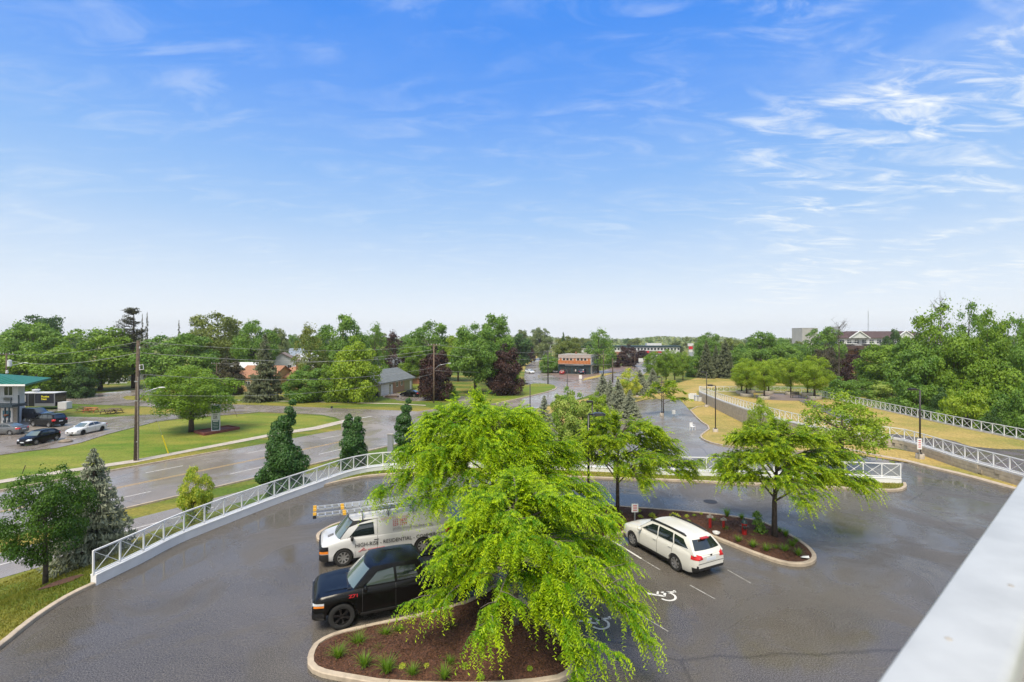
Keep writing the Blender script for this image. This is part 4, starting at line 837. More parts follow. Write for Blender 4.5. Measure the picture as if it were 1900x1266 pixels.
# ---- plants in the mulch beds
def clump(kind, seed):
    g = np.random.default_rng(seed); co, fa, tn = [], [], []; base = 0
    if kind == 'blade':
        for k in range(110):
            a = g.uniform(0, 6.28); l = g.uniform(.28, .62); lean = g.uniform(.15, .9); d = np.array([math.cos(a), math.sin(a), 0]); s = np.array([-d[1], d[0], 0]) * .012
            ts = np.linspace(0, 1, 5); P = np.array([d * (.05 + l * lean * t ** 1.3) + np.array([0, 0, l * (t - .62 * lean * t ** 2.4)]) for t in ts])
            V = np.concatenate([P - s * (1 - ts[:, None] * .85), P + s * (1 - ts[:, None] * .85)]); co.append(V); fa += [(base + i, base + i + 1, base + i + 6, base + i + 5) for i in range(4)]; base += 10; tn.append(np.full(10, np.clip(g.normal(.5, .25), 0, 1)))
        return np.concatenate(co), np.array(fa), np.concatenate(tn)
    n = 260; d = unit(g.normal(size=(n, 3)) + np.array([0, 0, .5])); d[:, 2] = np.abs(d[:, 2]); c = d * np.array([.30, .30, .26]) * g.uniform(.5, 1, (n, 1)) + np.array([0, 0, .05]); a, b = leaf_quads(c, unit(d + g.normal(size=(n, 3)) * .5), unit(d + g.normal(size=(n, 3)) * .6), g.uniform(.07, .12, n), g.uniform(.04, .07, n)); return a, b, np.repeat(g.uniform(0, 1, n), 4)
LM['blade'] = leaf_mat('daylily_leaves', (0.045, 0.14, 0.018), (0.16, 0.34, 0.04), .3)
CL = []
for kd, sd_ in (('blade', 1), ('blade', 2), ('leafy', 3), ('leafy', 4)):
    a, b, c = clump(kd, sd_); CL.append(np_mesh('plant', a, b, LM['blade'] if kd == 'blade' else LM['bright'], smooth=False, attr=c)); CL[-1].location = (0, -900, 0)
def plant(px, py, k, s, label, mats=None, zf=.16):
    b = G(px, py, zf); o = dup(CL[k], (b.x, b.y, zf - .04), random.uniform(0, 6), (s, s, s * random.uniform(.9, 1.15)), mats=mats); o.name = 'grass_clump' if k < 2 else 'perennial_plant'; tag(o, label, 'plant', 'plants in the mulch beds')
Y_ = {'leaves_bright': LM['yellow']}
front = [(627, 1219, .95, 'at the left tip of the front mulch bed'), (664, 1196, 1.0, 'by the pickup side kerb of the front bed'), (676, 1236, .95, 'near the left front kerb, second along'), (718, 1246, 1.05, 'largest and lowest, third along the front of the bed'), (715, 1180, .8, 'against the kerb below the pickup door'),
         (766, 1250, .75, 'half under hanging locust twigs at the front'), (824, 1258, .8, 'at the bottom edge in the middle of the front bed'), (835, 1232, .6, 'narrow dark clump in the middle of the front bed'), (703, 1206, .5, 'thin and sparse, between larger clumps'), (836, 1170, .6, 'thin clump under the locust branches'), (815, 1192, .4, 'tiny clump under the locust branches'), (740, 1172, .7, 'clump at the kerb shaded by the locust')]
for i, (x, y, s, l) in enumerate(front): plant(x, y, i % 2, s, 'daylily-like grass clump ' + l)
for i, (x, y, s, l) in enumerate([(747, 1236, .55, 'yellowish sprout between clumps'), (791, 1236, .5, 'reddish-yellow sprout'), (817, 1222, .55, 'pale round rosette'), (862, 1238, .6, 'pale rosette right of the dark clump'), (892, 1256, .55, 'pale rosette near the bottom edge'), (929, 1228, .6, 'pale rosette under the hanging twigs'), (983, 1240, .45, 'small rosette at the right of the front bed'), (1040, 1222, .5, 'sprout beside the right kerb of the front bed')]): plant(x, y, 2 + i % 2, s * .8, 'small leafy ' + l, Y_ if i < 2 else None)
for i, (x, y, s, k, l) in enumerate([(1110, 985, 1.15, 2, 'bright leafy plant between lamp base and kerb'), (1118, 966, .8, 3, 'small leafy plant right of the lamp base'), (1128, 975, .6, 2, 'little leafy plant beside the brighter one'), (1104, 953, 1.0, 3, 'yellowish plant behind the lamp base'), (1155, 972, .9, 2, 'leafy plant in front of the estate car bonnet'), (1143, 983, .6, 3, 'low sprout by the estate car kerb'),
        (1140, 955, 1.5, 2, 'feathery plant at the locust trunk'), (1095, 996, .8, 3, 'lime sprout at the left end of the right-hand bed'), (1184, 951, .7, 2, 'lime plant by the little white sign'), (1188, 960, .6, 3, 'flat yellow plant below the little white sign'), (1210, 958, .7, 2, 'yellow-green plant behind the car windscreen'), (1217, 967, .75, 3, 'yellow mound behind the car roof'), (1252, 962, 1.15, 2, 'round lime mound at the top of the bed'),
        (1274, 959, .5, 3, 'grey-green sprout right of the lime mound'), (1301, 954, .4, 2, 'tiny lime sprout at the upper kerb'), (1288, 958, .5, 3, 'pale sprout at the upper kerb'), (1277, 968, .5, 2, 'thin plant below the upper kerb'), (1410, 985, .9, 3, 'green seedling behind the tree trunk'), (1400, 990, .7, 2, 'spindly plant by the hydrant')]): plant(x, y, k, s, l, Y_ if 'yellow' in l or 'lime' in l else None)
for i, (x, y, s, l) in enumerate([(1349, 957, 1.0, 'at the upper kerb behind the standpipes'), (1376, 962, .8, 'behind the hydrant'), (1324, 969, .6, 'narrow one between the two standpipes'), (1348, 985, .65, 'below the second standpipe'), (1370, 1004, .75, 'left of the group in front of the hydrant'), (1397, 1014, .85, 'in front of the hydrant toward the kerb'), (1422, 1022, .8, 'left of the trunk foot'), (1440, 1019, .6, 'greyish one right at the trunk foot'),
        (1456, 1024, .85, 'right of the trunk foot'), (1481, 1030, .8, 'nearest the rounded tip with white litter beside it'), (1458, 994, .8, 'behind the trunk by the upper kerb'), (1447, 986, .6, 'at the upper kerb right of the trunk'), (1470, 1014, .8, 'in the right half of the tip'), (1477, 1006, .6, 'close to the upper kerb near the tip'), (1396, 998, .5, 'thin one beside the hydrant')]): plant(x, y, i % 2, s, 'grass clump ' + l)
# upright shrub beside the hydrant
a, b, c = clump('leafy', 9); b0 = G(1412, 992, .15); root = empty('shrub', b0); np_mesh('foliage', np.concatenate([a * [1.1, 1.1, 1.6], a * [1, 1, 1.3] + [-.12, .05, .4], a * [.8, .8, 1.2] + [-.2, 0, .8]]), np.concatenate([b, b + len(a), b + 2 * len(a)]), LM['mid'], root, smooth=False, attr=np.concatenate([c, c, c]))
mb = MB(); mb.tube([(0, 0, -.05), (-.1, 0, .6), (-.2, 0, 1.1)], [.02, .015, .006], 5); mb.build('stem', M_bark, root); tag(root, 'upright dark green shrub between the hydrant and the tree trunk', 'shrub')
for o in CL: bpy.data.objects.remove(o)

# bark chips lying on the mulch beds
LM['chips'] = leaf_mat('bark_chips', (0.022, 0.010, 0.006), (0.20, 0.095, 0.055), 0.0, .8)
def chips():
    for x, y, z in BEDS:
        n = len(x); g = np.random.default_rng(n); c = np.column_stack([x, y, z + .012]); s = g.uniform(.03, .085, n); a, b = leaf_quads(c, unit(g.normal(size=(n, 3)) * .35 + np.array([0, 0, 1.])), unit(g.normal(size=(n, 3))), s, s * g.uniform(.3, .6, n), .1)
        tag(np_mesh('mulch_chips', a, b, LM['chips'], smooth=False, attr=np.repeat(g.beta(1.6, 3.2, n), 4)), kind='stuff')
chips()

# blades of grass on the slope beside the car park and on the strip at the back
LM['grass'] = leaf_mat('grass_blades', (0.075, 0.135, 0.016), (0.33, 0.29, 0.06), .2, .7)
def blades(name, x, y, z, seed):
    g = np.random.default_rng(seed); n = len(x); a = g.uniform(0, 6.28, n); w = g.uniform(.010, .020, n); h = g.uniform(.04, .11, n); d = np.column_stack([np.cos(a), np.sin(a), np.zeros(n)]); b0 = np.column_stack([x, y, z]); tip = b0 + np.column_stack([g.normal(0, .03, n), g.normal(0, .03, n), h])
    co = np.stack([b0 - d * w[:, None], b0 + d * w[:, None], tip], 1).reshape(-1, 3); t = np.clip(.32 + .26 * np.sin(x * .8 + y * .5) * np.sin(y * .9 - x * .3) + g.normal(0, .16, n), 0, 1)
    tag(np_mesh(name, co, np.arange(3 * n).reshape(-1, 3), LM['grass'], smooth=False, attr=np.repeat(t, 3)), kind='stuff')
x = rng.uniform(-32, -14, 170000); y = rng.uniform(10, 31, 170000); sv = np.array([(p.x, p.y) for p in strip(svc, 2.3, -2.3)]); dl = dist_poly(_LP, x, y); k = ~inside(_LP, x, y) & (dl > .22) & ~inside(sv, x, y) & (dl < 9.5) & (np.interp(y, _ny, _nx) + 4.6 < x) & (np.hypot(x - mr.x, y - mr.y) > .7)
blades('grass_blades', x[k], y[k], h_at(x[k], y[k]), 3)
x = rng.uniform(-13, 27, 90000); y = rng.uniform(30, 38, 90000); sp_ = np.array([(p.x, p.y) for p in strip_poly]); k = inside(sp_, x, y) & (dist_poly(sp_, x, y) > .18); blades('grass_blades', x[k], y[k], np.full(k.sum(), .10), 4)
# ================================================================== VEHICLES
TS = bpy.data.scenes.new('workshop')
def boolean(a, b, op, transfer=False):
    """mesh a (op) mesh b -> new mesh, worked out in a side scene"""
    oa = bpy.data.objects.new('a', a); ob = bpy.data.objects.new('b', b)
    for o in (oa, ob): TS.collection.objects.link(o)
    md = oa.modifiers.new('m', 'BOOLEAN'); md.operation = op; md.object = ob; md.solver = 'EXACT'
    try: md.material_mode = 'TRANSFER' if transfer else 'INDEX'
    except Exception: pass
    vl = TS.view_layers[0]; vl.update(); dg = vl.depsgraph
    r = bpy.data.meshes.new_from_object(oa.evaluated_get(dg)); bpy.data.objects.remove(oa); bpy.data.objects.remove(ob); return r
def to_mesh(mb, mats=()):
    me = bpy.data.meshes.new('m'); me.from_pydata(mb.v, [], mb.f)
    for m in mats: me.materials.append(m)
    bm = bmesh.new(); bm.from_mesh(me); bmesh.ops.remove_doubles(bm, verts=bm.verts, dist=1e-5); bmesh.ops.recalc_face_normals(bm, faces=bm.faces); bm.to_mesh(me); bm.free(); return me
def inflate(me, d):
    r = me.copy(); co = np.empty(len(r.vertices) * 3, np.float32); r.vertices.foreach_get('co', co); no = np.empty_like(co); r.vertices.foreach_get('normal', no); r.vertices.foreach_set('co', co + no * d); return r
def link_mesh(name, me, m, parent, angle=35):
    me.materials.clear(); 
    for k in (m if isinstance(m, (list, tuple)) else [m]): me.materials.append(k)
    me.polygons.foreach_set('use_smooth', [True] * len(me.polygons))
    try: me.set_sharp_from_angle(angle=R(angle))
    except Exception: pass
    o = bpy.data.objects.new(name, me); C.collection.objects.link(o); o.parent = parent; return o
def smooth_interp(x, pts):
    xs = np.array([p[0] for p in pts]); ys = np.array([p[1] for p in pts]); k = 2.2
    v = sum(np.interp(x + d, xs, ys) for d in (-.05, -.025, 0, .025, .05)) / 5; return v
def body_solid(s):
    L_ = s['L']; top, bot, hw = s['top'], s['bot'], s['hw']; n = 54
    t = np.linspace(0, 1, n); d = L_ * (t - np.sin(2 * np.pi * t) * .10)                # finer toward both ends
    sec = [(.55, 0), (.93, 0.0), (.975, .10), (1.0, .32), (1.0, .52), (.985, .74), (.955, .90), (.89, .985), (.74, 1.0), (.40, 1.0), (0, 1.0)]
    if s.get('boxy'): sec = [(.55, 0), (.95, 0.0), (.985, .08), (1.0, .30), (.985, .50), (1.0, .70), (.99, .86), (.965, .95), (.90, 1.0), (.45, 1.0), (0, 1.0)]
    mb = MB(); rings = []
    for i, dd in enumerate(d):
        T = float(smooth_interp(dd, top)); B_ = float(smooth_interp(dd, bot)); H_ = float(smooth_interp(dd, hw)); cr = s.get('crown', .045) * (1 if 0.1 < dd < L_ - .1 else .4)
        r = []
        for k, (a, b) in enumerate(sec):
            z = B_ + (T - B_) * b + (cr if k == 10 else cr * .85 if k == 9 else cr * .45 if k == 8 else 0); r.append((L_ / 2 - dd, H_ * a, z))
        ring = r + [(x, -y, z) for x, y, z in reversed(r[:-1])]; rings.append(ring)
    m = len(rings[0]); vs = [p for r in rings for p in r]; fs = []
    for i in range(n - 1):
        for k in range(m): k2 = (k + 1) % m; fs.append((i * m + k, i * m + k2, (i + 1) * m + k2, (i + 1) * m + k))
    fs.append(tuple(range(m - 1, -1, -1))); fs.append(tuple((n - 1) * m + k for k in range(m))); mb.mesh(vs, fs); return to_mesh(mb)
def cabin_solid(s):
    """glasshouse: windscreen base, windscreen top, roof rear, rear screen base"""
    L_ = s['L']; (da, za), (db, zb), (dc, zc), (dd, zd) = s['cab']; wa, wr = s['cw']; nu, nv, ns = 18, 7, 8
    def S(u, v):
        xb_ = da + (dd - da) * u; xt = db + (dc - db) * u; zb0 = za + (zd - za) * u - .08; zt0 = zb + (zc - zb) * u + s.get('arch', .05) * 4 * u * (1 - u)
        e = 1 - .05 * abs(2 * u - 1) ** 3; y = (wa * (1 - v) + wr * v) * e + s.get('bulge', .03) * math.sin(math.pi * v); vz = v
        return np.array([L_ / 2 - (xb_ * (1 - v) + xt * v), y, zb0 * (1 - vz) + zt0 * vz])
    g = {}; mb = MB(); bow = s.get('bow', .12)
    # rings around the cabin at each height, then the roof as a crowned cap
    rows = []
    for j in range(nv + 1):
        v = j / nv; r = [S(i / nu, v) for i in range(nu + 1)]; f = []; k = []
        p = r[0]; q = r[-1]
        for a in range(1, ns): t_ = 1 - 2 * a / ns; f.append(np.array([p[0] + bow * (1 - t_ ** 2), p[1] * t_, p[2]]))
        for a in range(1, ns): t_ = -1 + 2 * a / ns; k.append(np.array([q[0] - bow * .6 * (1 - t_ ** 2), q[1] * t_, q[2]]))
        ring = [x for x in reversed(r)] + f + [x * np.array([1, -1, 1]) for x in r] + k; rows.append(ring)
    m = len(rows[0]); top = rows[-1]; cr = s.get('rcrown', .05)
    zc_ = [];
    for kx in (.93, .80, .5):
        c0 = sum(top) / m; rr = []
        for p in top:
            q = np.array(p); q[1] *= kx; q[0] = c0[0] + (q[0] - c0[0]) * (1 - (1 - kx) * .55); q[2] += cr * (1 - kx ** 2) * (1.0 if kx > .9 else 1) ; rr.append(q)
        rows.append(rr)
    vs = [tuple(p) for r in rows for p in r]; fs = []
    for j in range(len(rows) - 1):
        for k in range(m): k2 = (k + 1) % m; fs.append((j * m + k, j * m + k2, (j + 1) * m + k2, (j + 1) * m + k))
    # close the roof: last ring is nearly flat; strips across
    lastb = (len(rows) - 1) * m; lf = [lastb + k for k in range(m)]; fs.append(tuple(lf)); fs.append(tuple(reversed(range(m)))); mb.mesh(vs, fs); return to_mesh(mb)
def prism_mesh(poly, axis, lo, hi):
    mb = MB(); n = len(poly)
    def P(a, b, c): return (a, c, b) if axis == 'y' else ((c, a, b) if axis == 'x' else (a, b, c))
    mb.mesh([P(p[0], p[1], lo) for p in poly] + [P(p[0], p[1], hi) for p in poly], [tuple(range(n)), tuple(reversed(range(n, 2 * n)))] + [(i, n + i, n + (i + 1) % n, (i + 1) % n) for i in range(n)]); return to_mesh(mb)
M_glass = mat('car_glass', (0.012, 0.018, 0.018), .04, spec=.9, coat=.6)
M_glassl = mat('car_glass_pale', (0.10, 0.135, 0.125), .05, spec=.9, coat=.8)
M_glassm = mat('car_glass_mid', (0.035, 0.052, 0.05), .05, spec=.8, coat=.5)
M_trim = mat('black_trim', (0.014, 0.014, 0.015), .5); M_tyre = mat('tyre_rubber', (0.016, 0.016, 0.016), .75, bump=.2, bscale=60)
M_alloy = mat('alloy', (0.55, 0.55, 0.56), .28, .85); M_dkrim = mat('black_rim', (0.03, 0.03, 0.032), .25, .6); M_chrome = mat('chrome', (0.75, 0.76, 0.78), .12, 1.0)
M_red = mat('tail_lens', (0.50, 0.012, 0.012), .12, coat=.6); M_amber = mat('amber_lens', (0.75, 0.22, 0.02), .15, coat=.5); M_lens = mat('headlight_lens', (0.62, 0.64, 0.66), .10, .3, coat=.8); M_plate = mat('licence_plate', (0.62, 0.66, 0.72), .4)
M_seam = mat('panel_gap', (0.03, 0.03, 0.03), .7)
def paint_mat(n, c, rough=.28, metal=0.0): return mat(n, c, rough, metal, coat=.8, spec=.5)
def wheel(parent, x, y, r, w, side, rimm, spokes=5, style=0):
    mb = MB(); h = w / 2
    mb.lathe([(r * .64, -h * .8), (r * .80, -h), (r * .95, -h * .9), (r, -h * .55), (r, h * .55), (r * .95, h * .9), (r * .80, h), (r * .64, h * .8), (r * .60, 0), (r * .64, -h * .8)], n=28, axis='Y', cap=False)
    wh = mb.build('wheel', M_tyre, parent, smooth=True, loc=(x, y, r)); mb = MB(); R0 = r * .655; s = side; yo = s * h * .62
    mb.lathe([(R0, s * h * .82), (R0 * .95, s * h * .84), (R0 * .90, s * h * .45), (R0 * .88, -s * h * .3)], n=28, axis='Y', cap=False)
    mb.lathe([(0.001, yo + s * .012), (r * .17, yo + s * .008), (r * .19, yo - s * .05)], n=14, axis='Y')
    for k in range(spokes):
        a = 2 * math.pi * k / spokes + .3
        for q in ((-.09, .09) if style == 0 else (0,)):
            a2 = a + q; p0 = Vector((math.cos(a) * r * .10, yo - s * .01, math.sin(a) * r * .10)); p1 = Vector((math.cos(a2) * R0 * .95, yo + s * .02, math.sin(a2) * R0 * .95)); mb.bar(p0, p1, r * (.085 if style == 0 else .17), .03, up=(0, 1, 0))
    mb.build('rim', rimm, wh, smooth=True); mb = MB(); mb.lathe([(0.001, -s * h * .1), (R0 * .92, -s * h * .1)], n=20, axis='Y'); mb.build('brake_disc', M_trim, wh); return wh
def vehicle(name, s, paint, loc, rz, label, group, detail=True, z=None):
    root = empty(name, loc, rz); L_ = s['L']; B0 = body_solid(s); K0 = cabin_solid(s); r, w = s['wr'], s['ww']; half = max(p[1] for p in s['hw'])
    cut = MB(); fx, rx = L_ / 2 - s['axles'][0], L_ / 2 - s['axles'][1]
    for x in (fx, rx):
        for sd_ in (-1, 1):
            k = s.get('arch_k', 1.13); mb = MB(); c0 = sd_ * (half + .1); c1 = sd_ * (half - w - .12); n = 28
            a = [(x + math.cos(2 * math.pi * i / n) * r * k, r * 1.0 + math.sin(2 * math.pi * i / n) * r * k) for i in range(n)]; cut.mesh([(p[0], c0, p[1]) for p in a] + [(p[0], c1, p[1]) for p in a], [tuple(range(n)), tuple(reversed(range(n, 2 * n)))] + [(i, n + i, n + (i + 1) % n, (i + 1) % n) for i in range(n)])
    B0.materials.append(paint); cm = to_mesh(cut, [M_trim]); body = boolean(B0, cm, 'DIFFERENCE', True)
    if s.get('bed'):
        x0, x1, y, zz = s['bed']; bb = MB(); bb.box((L_ / 2 - (x0 + x1) / 2, 0, zz + .6), (x1 - x0, y * 2, 1.2)); body = boolean(body, to_mesh(bb, [M_trim]), 'DIFFERENCE', True)
    mats_ = [m for m in body.materials] or [paint]; link_mesh('body', body, [paint, M_trim] if len(mats_) > 1 else [paint], root)
    if any(p.material_index > 1 for p in body.polygons): pass
    link_mesh('cabin', K0.copy(), s.get('cabm', paint), root)
    infl = {}
    def conform(nm, kind, axis, polys, lo, hi, m, d=.007, parent=None):
        src = B0 if kind == 'b' else K0; key = (kind, d)
        if key not in infl: infl[key] = inflate(src, d)
        out = []
        for poly in polys:
            me = boolean(infl[key], prism_mesh(poly, axis, lo, hi), 'INTERSECT')
            if len(me.polygons): out.append(link_mesh(nm, me, m, parent or root, 30))
        return out
    X = lambda d: L_ / 2 - d
    FX = lambda kind, q=.34: (L_ / 2 - q - s.get('deep', 0)) if kind == 'b' else s['fx']
    for (nm, kind, view, poly, m, d) in s['skin']:
        m = {'paint': paint}.get(m, m) if isinstance(m, str) else m
        if view == 'side':
            pl_ = [(X(a), b) for a, b in poly]; conform(nm, kind, 'y', [pl_], half * .45, 2, m, d); conform(nm, kind, 'y', [pl_], -2, -half * .45, m, d)
        elif view == 'left': conform(nm, kind, 'y', [[(X(a), b) for a, b in poly]], half * .45, 2, m, d)
        elif view == 'front': conform(nm, kind, 'x', [poly], FX(kind), 4, m, d)
        elif view == 'frontlr': conform(nm, kind, 'x', [poly, [(-a, b) for a, b in poly]], FX(kind), 4, m, d)
        elif view == 'rear': conform(nm, kind, 'x', [poly], -4, -FX(kind, .25), m, d)
        elif view == 'rearlr': conform(nm, kind, 'x', [poly, [(-a, b) for a, b in poly]], -4, -FX(kind, .30), m, d)
        elif view == 'top': conform(nm, kind, 'z', [[(X(a), b) for a, b in poly]], s.get('tz', .8), 3, m, d)
    for x in (fx, rx):
        for sd_ in (-1, 1): wheel(root, x, sd_ * (half - w / 2 - .01), r, w, sd_, s['rim'], s.get('spokes', 5), s.get('style', 0))
    if detail:
        for sd_ in (-1, 1):
            d, zz = s['mirror']; mb = MB(); mb.lathe([(0.001, -.10), (.06, -.085), (.085, 0), (.06, .085), (.001, .10)], n=10, axis='Y'); mb.v = [(v[0] * .8 + X(d), v[1] + sd_ * (half + .06), v[2] * s.get('mk', 1.0) + zz) for v in mb.v]; mb.bar((X(d), sd_ * (half - .12), zz - .05), (X(d), sd_ * (half + .02), zz - .02), .05)
            mb.build('side_mirror', s.get('mirm') or paint, root, smooth='all')
            for hd, hz in s.get('handles', []):
                mb = MB(); mb.bar((X(hd), sd_ * (half * .985 + .012), hz), (X(hd + .2), sd_ * (half * .985 + .012), hz + .005), .022, .03); mb.build('door_handle', s.get('hm') or paint, root)
    for me in list(infl.values()): bpy.data.meshes.remove(me)
    return tag(root, label, s['cat'], group)
def heading(pf, pr): return math.atan2(pf.y - pr.y, pf.x - pr.x)
def put_by_wheels(pf, pr, half, side):
    """centre of the axle line from the contact points of the two wheels nearer the camera; side = +1 when they are the left-hand ones"""
    a = heading(pf, pr); c = (pf + pr) / 2; n = Vector((-math.sin(a), math.cos(a), 0)) * (-side) * (half - .1); return c + n, a
def rect(a, b, c, d): return [(a, c), (b, c), (b, d), (a, d)]
def seam(d, z0, z1, w=.012, lean=0): return [(d, z0), (d + w, z0), (d + w + lean, z1), (d + lean, z1)]
# -- estate car
WAG = dict(cat='estate car', L=4.78, axles=(.93, 3.67), wr=.345, ww=.225, rim=M_alloy, spokes=7, style=1, cabm=None, fx=.3, tz=1.2,
  top=[(0, .60), (.06, .70), (.20, .80), (.6, .92), (1.25, 1.02), (1.6, 1.05), (3.6, 1.10), (4.4, 1.10), (4.62, 1.04), (4.70, .98), (4.78, .90)],
  bot=[(0, .34), (.15, .25), (.6, .22), (4.3, .22), (4.6, .30), (4.78, .42)], hw=[(0, .60), (.06, .70), (.22, .80), (.5, .87), (1.0, .905), (3.9, .91), (4.4, .86), (4.65, .79), (4.78, .70)],
  cab=((1.18, 1.02), (2.0, 1.52), (4.18, 1.50), (4.66, 1.06)), cw=(.845, .62), arch=.06, rcrown=.05, bulge=.045, bow=.16, mirror=(1.55, 1.06), handles=[(2.35, .90), (3.28, .92)],
  skin=[('side_window', 'c', 'side', [(1.55, 1.08), (2.10, 1.43), (2.48, 1.47), (2.55, 1.09)], M_glass, .008), ('side_window', 'c', 'side', [(2.62, 1.09), (2.55, 1.475), (3.38, 1.47), (3.50, 1.11)], M_glass, .008),
    ('side_window', 'c', 'side', [(3.57, 1.11), (3.45, 1.465), (3.95, 1.42), (4.30, 1.15)], M_glass, .008), ('windscreen', 'c', 'front', [(-.72, 1.05), (.72, 1.05), (.56, 1.47), (-.56, 1.47)], M_glass, .008),
    ('rear_window', 'c', 'rear', [(-.68, 1.13), (.68, 1.13), (.53, 1.45), (-.53, 1.45)], M_glass, .008), ('sill_cladding', 'b', 'side', [(1.3, .2), (3.3, .2), (3.3, .36), (1.3, .34)], M_trim, .012),
    ('rear_bumper_trim', 'b', 'rear', rect(-.95, .95, .2, .50), M_trim, .012), ('front_bumper_trim', 'b', 'front', rect(-.95, .95, .2, .36), M_trim, .012), ('grille', 'b', 'front', rect(-.38, .38, .50, .68), M_trim, .010),
    ('tail_light', 'b', 'rearlr', [(.46, .84), (1.0, .80), (1.0, 1.03), (.74, 1.04), (.50, .97)], M_red, .010), ('headlight', 'b', 'frontlr', [(.42, .62), (1.0, .64), (1.0, .84), (.50, .76)], M_lens, .010),
    ('licence_plate', 'b', 'rear', rect(-.26, .26, .74, .87), M_plate, .012), ('tailgate_seam', 'b', 'rear', rect(-.70, .70, .665, .68), M_seam, .009), ('reflector', 'b', 'rearlr', rect(.70, .74, .42, .60), M_trim, .016),
    ('door_seam', 'b', 'side', seam(1.42, .34, 1.05, lean=.06), M_seam, .004), ('door_seam', 'b', 'side', seam(2.58, .34, 1.08), M_seam, .004), ('door_seam', 'b', 'side', seam(3.46, .60, 1.10, lean=.06), M_seam, .004), ('wiper_cowl', 'b', 'top', [(1.10, -.66), (1.30, -.70), (1.30, .70), (1.10, .66)], M_trim, .010)])
M_pearl = paint_mat('pearl_white', (0.64, 0.63, 0.58)); WAG['cabm'] = M_pearl; del WAG['cabm']
fw, rw = G(1175, 1013), G(1255, 1059); c, a = put_by_wheels(fw, rw, .91, 1); S_ = math.cos(a), math.sin(a)
ax_off = WAG['L'] / 2 - (WAG['axles'][0] + WAG['axles'][1]) / 2
c = c - Vector((S_[0], S_[1], 0)) * ax_off
wag = vehicle('estate_car', WAG, M_pearl, c, a, 'pearl white estate car with black roof rails, parked nose-in by the mulch bed', 'cars in the car park')
for sd_ in (-1, 1):
    mb = MB(); mb.tube([(.50, sd_ * .60, 1.50), (.40, sd_ * .61, 1.585), (-.6, sd_ * .61, 1.60), (-1.50, sd_ * .60, 1.58), (-1.62, sd_ * .59, 1.53)], [.03, .045, .045, .045, .03], 8); mb.build('roof_rail', M_trim, wag, smooth='all')
mb = MB(); mb.box((-2.02, 0, 1.515), (.12, .40, .04)); mb.build('brake_light', M_red, wag)
mb = MB(); mb.lathe([(0.001, -2.40), (.055, -2.40), (.055, -2.385)], c=(0, 0, 0), n=16, axis='X'); mb.v = [(x, y * 1.0, z * .6 + .955) for x, y, z in mb.v]; mb.build('badge', M_dkrim, wag)
# -- van
VAN = dict(cat='van', boxy=1, L=5.70, axles=(.95, 4.38), wr=.37, ww=.235, rim=mat('steel_rim', (0.42, 0.42, 0.42), .4, .7), spokes=8, style=1, fx=.4, tz=.8, mk=1.5, arch_k=1.16,
  top=[(0, .78), (.05, .90), (.22, 1.01), (.6, 1.10), (.9, 1.16), (1.2, 1.20), (5.5, 1.24), (5.66, 1.23), (5.70, 1.20)], bot=[(0, .40), (.1, .32), (.5, .28), (5.4, .30), (5.7, .42)],
  hw=[(0, .84), (.08, .92), (.4, .97), (1.0, 1.0), (5.3, 1.0), (5.6, .97), (5.7, .93)], cab=((.70, 1.10), (1.42, 1.88), (5.60, 1.93), (5.68, 1.22)), cw=(.975, .80), arch=.015, rcrown=.06, bulge=.05, bow=.17, mirror=(1.30, 1.18), handles=[(2.22, .98)],
  skin=[('side_window', 'c', 'side', [(1.18, 1.21), (1.62, 1.68), (2.20, 1.72), (2.24, 1.21)], M_glass, .008), ('windscreen', 'c', 'front', [(-.86, 1.16), (.86, 1.16), (.76, 1.80), (-.76, 1.80)], M_glassl, .008), ('windscreen_surround', 'c', 'front', [(-.93, 1.11), (.93, 1.11), (.82, 1.84), (-.82, 1.84)], M_trim, .004),
    ('rear_window', 'c', 'rear', [(.10, 1.35), (.78, 1.35), (.70, 1.80), (.10, 1.80)], M_glass, .008), ('rear_window', 'c', 'rear', [(-.78, 1.35), (-.10, 1.35), (-.10, 1.80), (-.70, 1.80)], M_glass, .008),
    ('front_bumper', 'b', 'front', rect(-1.2, 1.2, .25, .60), M_trim, .03), ('grille', 'b', 'front', rect(-.60, .60, .64, .90), M_trim, .012), ('headlight', 'b', 'frontlr', rect(.62, 1.2, .74, .92), M_dkrim, .012), ('indicator', 'b', 'frontlr', rect(.62, 1.2, .63, .735), M_amber, .014),
    ('tail_light', 'b', 'rearlr', rect(.86, 1.2, .85, 1.24), M_red, .012), ('rear_bumper', 'b', 'rear', rect(-1.2, 1.2, .36, .58), M_chrome, .03),
    ('door_seam', 'c', 'side', seam(1.10, 1.14, 1.24, lean=.05), M_seam, .004), ('door_seam', 'b', 'side', seam(1.42, .36, .60), M_seam, .004), ('door_seam', 'b', 'side', seam(2.36, .36, 1.22), M_seam, .004), ('door_seam', 'c', 'side', seam(2.36, 1.21, 1.86), M_seam, .005), ('wheel_arch_trim', 'b', 'side', seam(5.55, .6, 1.2), M_seam, .004)])
M_vanw = paint_mat('van_white', (0.58, 0.58, 0.58), .35); HEAD = R(201.5); hv = Vector((math.cos(HEAD), math.sin(HEAD), 0)); lv = Vector((-math.sin(HEAD), math.cos(HEAD), 0))
def by_front_wheel(p, s, half): return p - lv * (half - .12) - hv * (s['L'] / 2 - s['axles'][0])
VAN['hm'] = M_trim; VAN['mirm'] = M_trim
cv = by_front_wheel(G(637, 1050), VAN, 1.0); van = vehicle('cargo_van', VAN, M_vanw, cv, HEAD, 'white window-cleaning van with ladders on the roof rack', 'cars in the car park')
